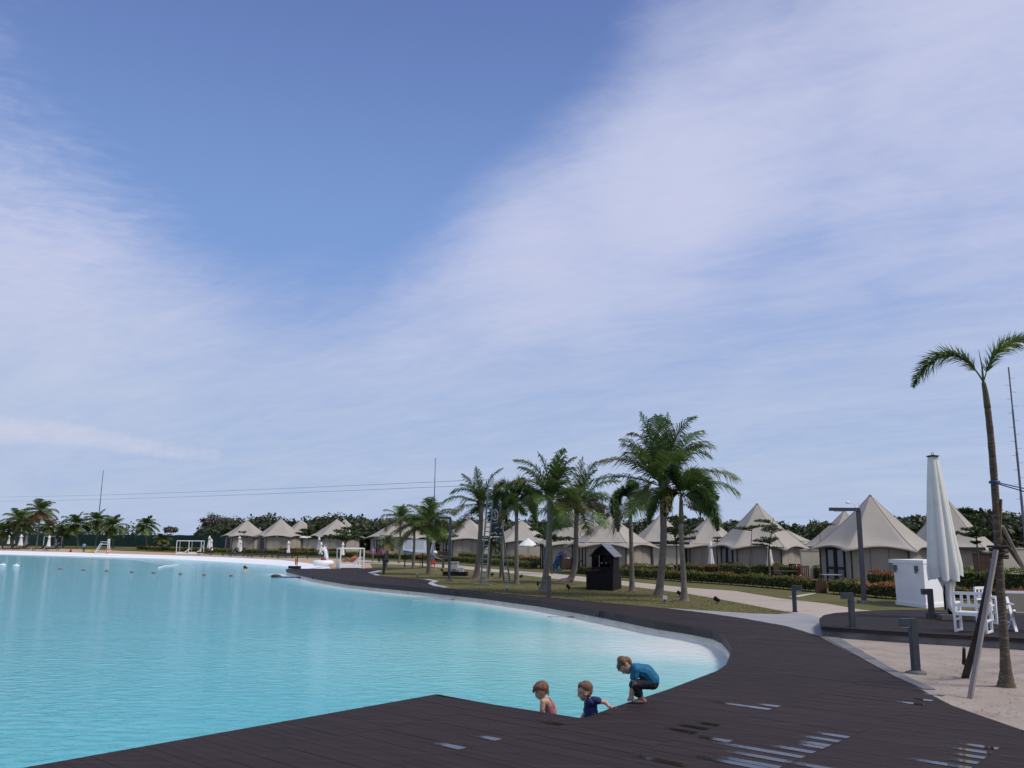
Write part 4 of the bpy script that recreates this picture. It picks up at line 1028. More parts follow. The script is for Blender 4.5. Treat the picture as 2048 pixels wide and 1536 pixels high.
hedge('low hedge along the path behind the ladder tower', [(870, 1122.5), (951, 1128), (1039, 1136), (1060, 1138)], .62, .8, .12, 3, dens=170)
hedge('far stretch of low hedge along the path behind the sunbeds', [(470, 1106.5), (560, 1110), (640, 1112.5), (740, 1117), (868, 1122.3)], .68, .9, .12, 4, ls=.18, dens=75)
hedge('red tipped low hedge in front of the largest tent by the lamp post', [(1654, 1187), (1700, 1191.5), (1794, 1200)], .62, .8, .55, 5)
hedge('taller clipped hedge behind the wooden garden tables', [(1436, 1156), (1540, 1158), (1638, 1162)], .95, .8, .06, 6)
hedge('red and green bush hedge behind the white block', [(1734, 1175), (1794, 1179)], .85, .8, .5, 7)
hedge('tall clipped hedge right of the tall furled parasol', [(1912, 1186), (1994, 1190), (2100, 1196)], 1.15, .9, .12, 8)
hedge('low red tipped hedge behind the white chairs', [(1905, 1200), (2000, 1205), (2110, 1212)], .5, .6, .45, 9)
hedge('upper hedge right of the barbecue hut', [(1230, 1149.5), (1320, 1153), (1345, 1153.5)], .8, .8, .25, 10)
hedge('red topped upper hedge near the tall palm pair', [(1346, 1151), (1432, 1155.5)], .85, .8, .55, 11)
hedge('upper hedge under the two open white parasols', [(1022, 1131), (1110, 1136)], .95, .8, .5, 12, dens=170)
hedge('upper clipped hedge left of the ladder tower palm', [(915, 1121), (1018, 1130)], .95, .8, .1, 13, dens=150)
hedge('dull red flower hedge at the feet of the far left tents', [(555, 1105), (676, 1109)], .75, .8, .9, 14, ls=.2, dens=75)
hedge('rounded shrub hedge left of the barbecue hut', [(1148, 1143), (1185, 1146)], .75, .8, .05, 15)
hedge('low far hedge on the beach lawn below the green sheet fence', [(272, 1099.5), (345, 1102.5), (455, 1106.2)], .7, 1.0, .25, 16, ls=.25, dens=45)

# bare soil round some palm feet
MT['soil'] = mat('bare_soil', (0.125, 0.085, 0.055), 0.95, 0.25, 3, 0.8, 20, coords='World', dirt=((0.20, 0.15, 0.10), 4, .55, .6))
for x, y, rr_ in ((1130, 1167, 1.25), (1088, 1184, .9), (1033, 1170, .8), (1003, 1157, .7), (1369, 1204, .75), (1264, 1184, .6), (1317, 1193, .8), (951, 1159, .8), (856, 1149, .6)):
    p = GG(x, y); mb = MB(); r_ = random.Random(x); pts = [(rr_ * r_.uniform(.75, 1.1) * math.cos(a * .3927), .9 * rr_ * r_.uniform(.75, 1.1) * math.sin(a * .3927)) for a in range(16)]
    mb.v = [(0, 0, .055)] + [(u * .6, v * .6, .04) for u, v in pts] + [(u, v, -.01) for u, v in pts]
    mb.f = [(0, 1 + i, 1 + (i + 1) % 16) for i in range(16)] + [(1 + i, 17 + i, 17 + (i + 1) % 16, 1 + (i + 1) % 16) for i in range(16)]
    o = mb.build('soil_mound', MT['soil'], None, True, (p.x, p.y, p.z)); tag(o, kind='structure')

# ================================================================== things of the place
def umbrella_closed(label, base_px, top_py, cw=.2, seed=0, d=None, group='furled white parasols', bot=.24, cap=True, stain=None):
    base = GG(*base_px) if d is None else atd(base_px[0], d); D = dep(base); H = (U(base_px[0], top_py, D) - base).z
    t = thing('furled_parasol', label, 'parasol', base, seed * 1.3, group); r_ = random.Random(seed)
    mb = MB(); mb.tube([(0, 0, 0), (0, 0, H * .99)], H * .011, 8); mb.build('pole', MT['galv'], t)
    mb = MB(); mb.lathe([(H * .12, 0), (H * .12, .05), (H * .03, .07)], 14); mb.build('foot', MT['plinth'], t)
    ph = r_.uniform(0, 6)
    def fn(a, i): return 1 + .15 * math.cos(7 * a + ph) + .06 * math.cos(3 * a)
    z0 = H * bot; prof = []
    for k_ in range(13):
        q = k_ / 12; z = z0 + (H * .90 - z0) * q; r = H * cw * (.95 - .72 * q ** .85) * (1 if q > .02 else .93); prof.append((r * .62 + .01, z))
    mb = MB(); mb.lathe(prof, 42, (0, 0, 0), fn); mb.build('canopy', MT[stain or 'whitecanvas'], t, True)
    if cap:
        mb = MB(); mb.lathe([(H * cw * .42, H * .80), (H * cw * .40, H * .84), (H * cw * .2, H * .93), (.02, H * 1.0)], 28, (0, 0, 0), lambda a, i: 1 + .12 * math.cos(7 * a + 1)); mb.build('vent_flap', MT['whitecanvas'], t, True)
    mb = MB(); mb.lathe([(H * cw * .36, H * .60), (H * cw * .36, H * .615)], 20); mb.build('tie_strap', MT['whitecanvas'], t)
    return t
MT['stained'] = mat('stained_canvas', (0.74, 0.71, 0.62), 0.85, 0.05, 2, 0.1, dirt=((0.52, 0.43, 0.27), 2.4, 0.53, 0.7), trans=.1)
for lab, bp, ty, kw in (
    ('furled parasol at the far left end of the beach, left of the leaning trunk', (16, 1094), 1070, {}),
    ('furled parasol touching the leaning palm trunk at the far left', (26, 1095), 1070, {}),
    ('furled parasol right of the leaning palm trunk, wider than its neighbour', (40, 1099), 1068, {'cw': .26}),
    ('furled parasol half way between the leaning palm and the orange palm', (51, 1097), 1069, {}),
    ('furled parasol in front of the small white beach pavilion', (96, 1101), 1070, {}),
    ('furled parasol standing behind the sunbeds right of the blue attendant', (417, 1104.5), 1071, {}),
    ('furled parasol beside the sunbeds right of the white canopy daybed', (421, 1109), 1077, {}),
    ('furled parasol behind its twin in front of the leftmost tent', (477, 1105.5), 1070, {}),
    ('furled parasol between two sunbeds in front of the leftmost tent', (480, 1111), 1080, {}),
    ('furled parasol beside the sunbeds below the third tent', (575.5, 1114), 1081, {}),
    ('furled parasol behind the unicorn float', (641, 1117), 1083, {}),
    ('furled parasol in front of the paired tents, under the dark open parasol', (637, 1109), 1073, {}),
    ('furled parasol behind the canopy daybed with resting people', (684.5, 1119), 1084, {}),
    ('furled parasol right of the information board, nearer to it', (866, 1117), 1075, {'cw': .26, 'cap': False}),
    ('smaller furled parasol between the board palm and the lamp post', (881, 1116), 1080, {}),
    ('furled parasol left of the dark tent doors beside the bright sapling', (1423, 1147), 1082, {'cw': .17}),
    ('furled parasol with tan stains in front of the loose pale shrub tree', (1541, 1158), 1081, {'cw': .16, 'stain': 'stained', 'bot': .33})):
    umbrella_closed(lab, bp, ty, seed=int(bp[0]) % 17, **kw)

def umbrella_open(label, px, apex_py, edge_py, halfw, base_py, m='whitecanvas'):
    base = GG(px, base_py); D = dep(base); k_ = D / FPX; zt = (U(px, apex_py, D) - base).z; ze = (U(px, edge_py, D) - base).z; r = halfw * k_
    t = thing('open_parasol', label, 'parasol', base, 0.3, 'open parasols')
    mb = MB(); mb.tube([(0, 0, 0), (0, 0, zt)], .035, 8); mb.build('pole', MT['galv'], t)
    mb = MB(); mb.lathe([(r, ze - .10), (r * 1.0, ze), (r * .6, ze + (zt - ze) * .5), (r * .22, ze + (zt - ze) * .86), (.03, zt)], 32, (0, 0, 0), lambda a, i: 1 - .055 * (1 - abs(math.cos(4 * a)))); mb.build('canopy', MT[m], t)
    mb = MB()
    for i in range(8):
        a = i * math.pi / 4; mb.tube([(0, 0, zt - .1), (math.cos(a) * r * .95, math.sin(a) * r * .95, ze)], .014, 4, False)
    tag(mb.build('ribs', MT['galv'], t), kind='stuff')
    mb = MB(); mb.lathe([(r * .27, ze + (zt - ze) * .84), (r * .15, ze + (zt - ze) * .95), (.02, zt + .06)], 24); mb.build('vent', MT[m], t)
    mb = MB(); mb.box((0, 0, .04), (.6, .6, .08)); mb.build('foot', MT['plinth'], t)
umbrella_open('open white parasol left of the pale coconut trunk', 1056, 1077, 1091, 20, 1128)
umbrella_open('open white parasol crossed by the pale coconut trunk', 1098, 1076, 1089, 26, 1131)
umbrella_open('open parasol with dark underside beside the paired tents', 609, 1067, 1075, 12, 1104)

def lounger(label, px, py, rz, m='darkframe', group='dark sunbeds on the beach', sc=1.0, back=48):
    b = GG(px, py); t = thing('sunbed', label, 'sunbed', b, rz, group); t.scale = (sc,) * 3
    mb = MB()
    for y in (-.3, .3): mb.bar((-1.0, y, .30), (.95, y, .30), .05, .05)
    mb.bar((-1.0, -.3, .30), (-1.0, .3, .30), .05, .05); mb.build('frame', MT[m], t)
    for x in (-.85, .6):
        for y in (-.3, .3): l = MB(); l.bar((x, y, 0), (x, y, .29), .05, .05); l.build('leg', MT[m], t)
    mb = MB(); mb.box((-.38, 0, .37), (1.24, .58, .08)); mb.build('mattress', MT['cushion'], t)
    a = R(back); mb = MB(); mb.box((.26 + .40 * math.cos(a), 0, .36 + .40 * math.sin(a)), (.82, .58, .07), Matrix.Rotation(-a, 3, 'Y')); mb.build('backrest', MT['cushion'], t)
    mb = MB(); mb.bar((.75, .2, .3), (.26 + .55 * math.cos(a), .2, .36 + .52 * math.sin(a)), .03, .03); mb.bar((.75, -.2, .3), (.26 + .55 * math.cos(a), -.2, .36 + .52 * math.sin(a)), .03, .03); tag(mb.build('props', MT[m], t), kind='stuff')
    return t
MT['cushion'] = mat('dark_cushion', (0.040, 0.042, 0.048), 0.8, 0.1, 5)
for lab, x, y, rz in (
    ('dark sunbed left of the wide far left parasol', 19, 1100.5, .1), ('dark sunbed right of the wide far left parasol', 47, 1100, .1),
    ('dark sunbed left of the parasol by the small pavilion', 79, 1102.3, .1), ('dark sunbed right of the parasol by the small pavilion', 106, 1102, .1),
    ('dark sunbed right of the blue shirted attendant', 411, 1111, .1), ('dark sunbed left of the parasol in front of the leftmost tent', 460, 1112, .1),
    ('dark sunbed close right of the parasol in front of the leftmost tent', 476, 1113.5, .05),
    ('left one of the two sunbeds without a parasol', 511, 1114.5, .1), ('right one of the two sunbeds without a parasol', 519, 1115.5, .1),
    ('dark sunbed behind the parasol below the third tent', 560, 1115.5, .1), ('dark sunbed right of the parasol below the third tent', 573, 1117, .1),
    ('dark sunbed left of the unicorn float', 632, 1118.5, .2)):
    lounger(lab, x, y, rz, sc=1.3, back=56)

def daybed(label, x0, x1, top_py, base_py, nb, dpt=2.0, rz=0.0):
    a, b = GG(x0, base_py), GG(x1, base_py); D = dep(a); L = (b - a).length; H = (U(x0, top_py, D) - a).z
    t = thing('canopy_daybed', label, 'daybed', a, math.atan2(b.y - a.y, b.x - a.x) + rz, 'white canopy daybeds'); s_ = .085
    for x in (0, L):
        for y in (0, dpt): mb = MB(); mb.bar((x, y, 0), (x, y, H - .09), s_, s_); mb.build('post', MT['white'], t)
    if L > 3:
        for y in (0, dpt): mb = MB(); mb.bar((L / 2, y, 0), (L / 2, y, H - .09), s_, s_); mb.build('post', MT['white'], t)
    for p, q in (((-.05, 0), (L + .05, 0)), ((-.05, dpt), (L + .05, dpt)), ((0, .05), (0, dpt - .05)), ((L, .05), (L, dpt - .05))):
        mb = MB(); mb.bar((p[0], p[1], H - .04), (q[0], q[1], H - .04), s_, .10); mb.build('top_rail', MT['white'], t)
    mb = MB(); mb.box((L / 2, dpt / 2, H + .02), (L - .1, dpt - .1, .02)); mb.build('roof_cloth', MT['whitecanvas'], t)
    mb = MB(); mb.box((L / 2, dpt / 2, .16), (L - .1, dpt - .1, .2)); mb.build('platform', MT['white'], t)
    w_ = L / nb
    for i in range(nb):
        cx = w_ * (i + .5); mb = MB(); mb.box((cx - w_ * .12, dpt / 2, .34), (w_ * .7, dpt * .8, .14)); mb.build('mattress', MT['whitecanvas'], t)
        mb = MB(); mb.box((cx + w_ * .28, dpt / 2, .62), (w_ * .5, dpt * .8, .10), Matrix.Rotation(R(-42), 3, 'Y')); mb.build('backrest', MT['whitecanvas'], t)
    return t
daybed('wide white canopy daybed with two white beds on the left beach', 352, 401, 1081, 1109, 2)
daybed('white canopy daybed with people resting, beside the deck end', 680, 727, 1096, 1137, 1, 1.6)
daybed('small white beach pavilion behind the far left sunbeds', 86, 112, 1072, 1096, 1, 1.5)

# lifeguard chair
def lifeguard_chair():
    b = GG(204, 1107); k_ = dep(b) / FPX; t = thing('lifeguard_chair', 'tall white wooden lifeguard chair with a front ladder', 'lifeguard chair', b, .1)
    s_ = 28 * k_; L = s_
    for y in (-.4, .4):
        for x0, x1, zt in ((-.45, -.1, .72), (.45, .38, 1.0)):
            mb = MB(); mb.bar((x0 * L, y, 0), (x1 * L, y, zt * L), .10, .08); mb.build('leg', MT['white'], t)
    for i in range(5): mb = MB(); q = (i + .7) / 6; mb.bar(((-.45 + .3 * q) * L, -.4, .68 * L * q), ((-.45 + .3 * q) * L, .4, .68 * L * q), .10, .05); mb.build('rung', MT['white'], t)
    mb = MB(); mb.box((.12 * L, 0, .66 * L), (.5 * L, .9, .07)); mb.build('seat', MT['white'], t)
    for z in (.78, .90, 1.0): mb = MB(); mb.box((.40 * L, 0, z * L), (.05, .9, .14)); mb.build('back_slat', MT['white'], t)
    for y in (-.43, .43): mb = MB(); mb.bar((-.12 * L, y, .82 * L), (.42 * L, y, .82 * L), .09, .06); mb.build('armrest', MT['white'], t)
    for z in (.3, .5): mb = MB(); mb.bar((.42 * L, -.4, z * L), (.42 * L, .4, z * L), .07, .07); mb.build('cross_rail', MT['white'], t)
lifeguard_chair()
def torus(mb, c, R0, r0, n=20, m=8, rot=None):
    vs = []; fs = []
    for i in range(n):
        a = 2 * math.pi * i / n
        for j in range(m):
            b = 2 * math.pi * j / m; v = Vector(((R0 + r0 * math.cos(b)) * math.cos(a), (R0 + r0 * math.cos(b)) * math.sin(a), r0 * math.sin(b)))
            vs.append((rot @ v if rot is not None else v) + Vector(c))
    for i in range(n):
        for j in range(m): fs.append((i * m + j, ((i + 1) % n) * m + j, ((i + 1) % n) * m + (j + 1) % m, i * m + (j + 1) % m))
    mb.add(vs, fs)
b = GG(216, 1107.3); t = thing('life_ring', 'orange life ring leaning at the right foot of the lifeguard chair', 'life ring', b); mb = MB(); torus(mb, (0, 0, .42), .33, .09, rot=Matrix.Rotation(R(75), 3, 'X')); mb.build('ring', MT['orange'], t, True)
mb = MB(); torus(mb, (0, 0, .42), .43, .02, rot=Matrix.Rotation(R(75), 3, 'X')); mb.build('grab_line', MT['white'], t, True)
b = GG(141, 1104.2); t = thing('traffic_cone', 'orange cone standing on the white beach strip', 'cone', b); mb = MB(); mb.lathe([(.22, .05), (.05, .7), (.04, .74)], 14); mb.build('cone', MT['red'], t, True); mb = MB(); mb.box((0, 0, .025), (.55, .55, .05)); mb.build('base', MT['red'], t)
b = GG(183, 1105.8); t = thing('kayak', 'yellow kayak lying left of the lifeguard chair', 'kayak', b, .1); mb = MB()
pr = [(-1.2, .03, .28), (-.8, .22, .20), (0, .34, .18), (.8, .22, .20), (1.2, .03, .28)]
for i, (x, w_, z) in enumerate(pr):
    for k_ in range(8): a = k_ * math.pi / 4; mb.v.append((x, w_ * math.cos(a), z + (.05 + .14 * (w_ / .34)) * math.sin(a)))
for i in range(4):
    for k_ in range(8): mb.f.append((i * 8 + k_, i * 8 + (k_ + 1) % 8, i * 8 + 8 + (k_ + 1) % 8, i * 8 + 8 + k_))
mb.build('hull', MT['yellow'], t, True); mb = MB(); torus(mb, (.1, 0, .36), .2, .035, rot=Matrix.Diagonal((1.5, .8, 1))); mb.build('cockpit_rim', MT['black'], t, True)

# unicorn float
def unicorn():
    b = GG(646, 1132.5); k_ = dep(b) / FPX; t = thing('unicorn_float', 'white inflatable unicorn float standing near the deck end', 'float', b, R(8), None)
    mb = MB(); torus(mb, (0, 0, .30), .62, .26, 28, 12, Matrix.Diagonal((1.15, .9, 1))); mb.build('ring', MT['white'], t, True)
    mb = MB(); mb.tube([(.30, -.1, .45), (.26, -.12, .95), (.18, -.12, 1.35), (.12, -.12, 1.55)], [.22, .19, .16, .15], 12); mb.build('neck', MT['white'], t, True)
    mb = MB(); mb.ell((.0, -.12, 1.58), (.27, .15, .16), rot=Matrix.Rotation(R(-22), 3, 'Y')); mb.build('head', MT['white'], t, True)
    mb = MB(); mb.tube([(.06, -.12, 1.70), (.10, -.12, 2.02)], [.05, .006], 8); mb.build('horn', MT['white'], t)
    for y in (-.2, -.04): mb = MB(); mb.tube([(.2, y, 1.66), (.24, y, 1.84)], [.05, .008], 6); mb.build('ear', MT['white'], t)
    mb = MB(); mb.ell((.02, -.38, .62), (.17, .05, .20)); mb.build('red_patch', MT['red'], t, True)
    mb = MB(); torus(mb, (.02, -.37, .62), .19, .03, rot=Matrix.Rotation(R(90), 3, 'X')); mb.build('blue_rim', MT['blue'], t, True)
    mb = MB(); mb.tube([(.42, -.1, .7), (.42, -.1, 1.1), (.33, -.1, 1.55)], [.05, .07, .05], 8); mb.build('mane', MT['mast'], t, True)
unicorn()
# rescue tube stand at the deck tip
b = G(594, 1137.2); t = thing('rescue_stand', 'thin black post with a hanging orange rescue tube at the deck tip', 'rescue post', b); k_ = dep(b) / FPX
mb = MB(); mb.tube([(0, 0, 0), (0, 0, 27 * k_)], .035, 8); mb.build('post', MT['black'], t)
mb = MB(); mb.ell((-3 * k_, 0, 15 * k_), (.08, .05, 9 * k_)); mb.build('rescue_tube', MT['orange'], t, True)
mb = MB(); mb.tube([(-3 * k_, 0, 24 * k_), (0, 0, 26.5 * k_)], .012, 5); mb.build('hook', MT['black'], t)
b = G(581, 1138.2); t = thing('timber_step', 'low dark timber step box on the deck tip', 'step', b + Vector((0, .3, 0)), R(-4)); mb = MB(); mb.box((.2, .2, .12), (.9, .6, .18)); mb.build('tread_box', MT['fascia'], t); mb = MB(); mb.box((.2, .2, .225), (.94, .64, .03)); mb.build('tread', MT['deck'], t)

# buoys, booms and ropes on the water
for i, (x, y) in enumerate(((120, 1137), (167, 1139), (213.5, 1141), (264, 1143.5), (307, 1145), (360.5, 1147.3), (408, 1149.3), (462, 1151))):
    p = G(x, y + 1.5, ZW); t = thing('buoy', ['leftmost pinkish buoy of the row in the lagoon', 'second pinkish buoy from the left, below the attendant', 'third pinkish buoy from the left, below the lifeguard chair', 'fourth pinkish buoy from the left of the row', 'fifth pinkish buoy from the left, below the left daybed edge', 'sixth pinkish buoy, just left of the boom hook', 'seventh pinkish buoy, second from the right end of the row', 'rightmost pinkish buoy, nearest the swimmers'][i], 'buoy', p, 0, 'line of buoys in the lagoon')
    k_ = dep(p) / FPX; mb = MB(); mb.ell((0, 0, .05), (3.6 * k_, 3.6 * k_, 2.9 * k_)); mb.build('ball', MT['buoy'] if 'buoy' in MT else MT.setdefault('buoy', mat('faded_buoy', (.36, .22, .19), .6, .2, 6)), t, True)
    mb = MB(); torus(mb, (0, 0, .05), 3.7 * k_, .45 * k_); mb.build('band', MT['plinth'], t, True)
for i, (x, y) in enumerate(((5, 1131), (32, 1132.5))):
    p = G(x, y, ZW); t = thing('white_float', ['white marker float at the very left edge of the lagoon', 'white marker float second from the left edge'][i], 'float', p, 0, 'white marker floats'); mb = MB(); mb.ell((0, 0, .04), (.34, .2, .14)); mb.build('body', MT['white'], t, True); mb = MB(); mb.tube([(.05, 0, .1), (.05, 0, .3)], .03, 6); mb.build('stub', MT['white'], t)
MT['boomc'] = mat('pale_boom', (.62, .70, .66), .6)
def rope(name, label, cat, pxs, z, r, m, loc0=None):
    pts = [G(x, y, z) for x, y in pxs]; t = thing(name, label, cat, pts[0]); fine = []
    for i in range(len(pts) - 1):
        for k_ in range(6): fine.append(pts[i].lerp(pts[i + 1], k_ / 6) - pts[0])
    fine.append(pts[-1] - pts[0]); mb = MB(); mb.tube(fine, r, 6); mb.build('line', MT[m], t, True); return t, fine
rope('floating_boom', 'long pale floating boom curving across the far left water', 'boom', [(-60, 1107.5), (0, 1110.3), (90, 1113.4), (180, 1116.6), (265, 1120.4), (320, 1127), (356, 1130.3), (330, 1132.5), (317, 1136)], ZW + .0, .10, 'boomc')
t, f_ = rope('lane_rope', 'dark blue lane rope floating off the deck end', 'rope', [(614, 1155), (590, 1155), (565, 1154.5), (552, 1154)], ZW + .03, .07, 'blue'); mb = MB(); mb.ell(f_[-1] + Vector((0, 0, .05)), (.4, .2, .15)); mb.build('end_float', MT['brown'], t, True)
rope('mooring_line', 'thin dark line floating from the middle deck bracket', 'rope', [(908, 1198.5), (860, 1200.5), (820, 1201.5)], ZW + .012, .022, 'cable')
rope('mooring_line', 'thin dark line floating from the right deck bracket', 'rope', [(1198, 1232.5), (1150, 1233.5), (1096, 1233.5)], ZW + .012, .022, 'cable')
for i, (x, y) in enumerate(((628, 1151.5), (733, 1166), (908, 1182), (1198, 1221), (1228, 1227))):
    p = G(x, y); q = Vector((0, 0, 0)); t = thing('edge_bracket', ['small dark bracket on the deck edge near the blue rope', 'small dark bracket on the deck edge below the first bollard', 'small dark bracket on the deck edge below the lamp post', 'small dark bracket on the deck edge holding the right line', 'pale stained bracket at the right end of the far deck edge'][i], 'bracket', (p.x, p.y, 0), R(-40), 'brackets along the deck edge')
    mb = MB(); mb.box((0, -.08, -.10), (.12, .06, .22)); mb.build('plate', MT['steel'], t); mb = MB(); torus(mb, (0, -.13, -.13), .05, .014, 12, 6, Matrix.Rotation(R(90), 3, 'X')); mb.build('eye', MT['steel'], t, True)

# ---------------------------------------------------------------- lamp posts, bollards
def lamp_post(label, base_px, top_px, arm_px, extra=False):
    b = GG(*base_px); D = dep(b); tp = U(*top_px, D) - b; ar = U(arm_px[0], arm_px[1], D - .2) - b
    t = thing('lamp_post', label, 'lamp post', b, 0, 'dark grey lamp posts'); w_ = .15
    mb = MB(); mb.bar((0, 0, 0), (tp.x * .0, 0, tp.z), w_, w_, (1, 0, 0)); mb.build('post', MT['steel'], t)
    mb = MB(); d_ = Vector((ar.x - tp.x * 0, 0, 0)); mb.box((d_.x / 2 - .03, 0, tp.z + .05), (abs(d_.x) + w_, w_ + .03, .13)); mb.build('arm', MT['steel'], t)
    mb = MB(); mb.box((d_.x * .7, 0, tp.z - .03), (abs(d_.x) * .45, .1, .025)); mb.build('diffuser', MT['white'], t)
    mb = MB(); mb.box((0, 0, .06), (.42, .42, .12)); mb.build('footing', MT['plinth'], t)
    if extra:
        mb = MB(); mb.tube([(-.1, 0, tp.z + .1), (-.16, 0, tp.z + .28), (-.34, 0, tp.z + .34)], .02, 6); mb.ell((-.42, 0, tp.z + .33), (.09, .06, .05)); mb.tube([(.02, 0, tp.z + .1), (.04, 0, tp.z + .32)], .02, 6); mb.build('camera_bracket', MT['white'], t)
    return t
lamp_post('dark grey lamp post with a left arm in front of the largest tent', (1728.5, 1207), (1718, 1020), (1681, 1021), True)
lamp_post('dark grey lamp post with a left arm beside the utility cabinet', (898, 1163), (902, 1037), (878, 1036))
def bollard(label, base_px, top_py, side, wpx, z=0.0, rz=0.0, foot=False):
    b = G(base_px[0], base_px[1], z); D = dep(b); H = (U(base_px[0], top_py, D) - b).z; w_ = wpx * D / FPX
    t = thing('bollard_light', label, 'bollard', b, rz, 'grey bollard lights'); mb = MB(); mb.box((0, 0, H / 2), (w_, w_, H)); mb.build('post', MT['steel'], t)
    mb = MB(); mb.box((side * w_ * 1.28, 0, H - w_ * .68), (w_ * 1.5, w_ * .96, w_ * 1.28)); hd = mb.build('lamp_head', MT['steel'], t)
    mb = MB(); mb.box((side * w_ * 1.3, 0, H - w_ * 1.34), (w_ * 1.2, w_ * .7, .012)); mb.build('lens', MT['white'], hd)
    if foot: mb = MB(); mb.lathe([(w_ * 1.7, -.03), (w_ * 1.5, .03), (w_ * .9, .055)], 9, (w_ * .2, 0, 0), lambda a, i: 1 + .2 * math.sin(3 * a)); mb.build('footing', MT['plinth'], t)
    else: mb = MB(); mb.box((0, 0, .008), (w_ * 1.5, w_ * 1.5, .016)); mb.build('base_plate', MT['steel'], t)
bollard('bollard light standing in the sand on a cracked concrete footing', (1832.5, 1347), 1238, -1, 13, 0, .15, True)
bollard('bollard light at the left end of the raised terrace', (1705, 1254), 1186, -1, 9.5, tz, .1)
bollard('bollard light on the terrace in front of the white block', (1864, 1237), 1178, -1, 8.5, tz, .1)
bollard('bollard light at the corner of lawn and path', (1590, 1224), 1171, 1, 7.5, 0, -.5)
bollard('bollard light on the lawn edge before the pale coconut trunk', (1098, 1194), 1152, -1, 6.5, 0, .3)
bollard('bollard light at the lawn tip near the canopy daybed', (767, 1148), 1119, 1, 4.5, 0, .3)
bollard('bollard light at the path right of the walker in red shorts', (886, 1136), 1112, 1, 4, 0, .3)

# small garden spotlights
for i, (x, y, lab) in enumerate(((984, 1154, 'black garden spotlight behind the ladder tower foot'), (1042, 1158, 'black garden spotlight right of the ladder tower'), (1076, 1174, 'black garden spotlight left of the lawn bollard'), (1137, 1181, 'black garden spotlight in front of the curved palm foot'), (1359, 1194, 'black garden spotlight left of the bright foxtail foot'), (1434, 1208, 'black garden spotlight at the right end of the lawn'), (884, 1145, 'black garden spotlight left of the utility cabinet'))):
    b = GG(x, y); t = thing('garden_spotlight', lab, 'spotlight', b, i * .7, 'small black garden spotlights'); mb = MB(); mb.tube([(0, 0, 0), (0, 0, .14)], .02, 6); mb.build('spike', MT['black'], t); mb = MB(); mb.tube([(-.1, 0, .13), (.1, 0, .22)], [.06, .085], 10); mb.build('lamp_can', MT['black'], t)
for i, (x, y, lab) in enumerate(((1014, 1184, 'short pale post light on the lawn edge below the tower'), (1330, 1208, 'short pale post light below the tallest palm'), (835, 1155, 'short pale post light on the lawn near the board palm'))):
    b = GG(x, y); t = thing('post_light', lab, 'post light', b, 0, 'short pale post lights'); mb = MB(); mb.tube([(0, 0, 0), (0, 0, .17)], .05, 8); mb.build('stem', MT['plinth'], t); mb = MB(); mb.box((0, 0, .24), (.16, .16, .13)); mb.build('lantern', MT['kerb'], t)

# ---------------------------------------------------------------- masts and zip lines
def mast(label, top_px, base_px, d, r, pegs=0):
    b = atd(base_px[0], d); b = U(base_px[0], base_px[1], d); b.z = gz(b.x, b.y); tp = U(top_px[0], top_px[1], d); t = thing('radio_mast', label, 'mast', b, 0, 'tall thin masts')
    v = tp - b; v = Vector((v.x * .0, 0, v.z)); mb = MB(); n_ = 5
    for i in range(n_): mb.tube([v * (i / n_), v * ((i + 1) / n_)], r * (1 - i * .13), 7)
    mb.build('pole', MT['mast'], t)
    if pegs:
        pm = MB()
        for i in range(pegs):
            z = v.z * (.12 + .86 * i / pegs); s_ = 1 if i % 2 else -1; pm.tube([(0, 0, z), (s_ * r * 3.6, 0, z)], r * .11, 4)
        tag(pm.build('step_pegs', MT['mast'], t), kind='stuff')
mast('tall stepped mast rising behind the foreground palm at the right edge', (2014, 722), (2047, 1040), 55, .10, 26)
mast('thin mast behind the far left palms', (205, 938), (195, 1060), 215, .16)
mast('thin mast above the board palms', (871, 913), (867, 1060), 150, .13)
mast('faint thin mast between the foxtail and the tallest palm', (1288, 962), (1290, 1060), 190, .10)

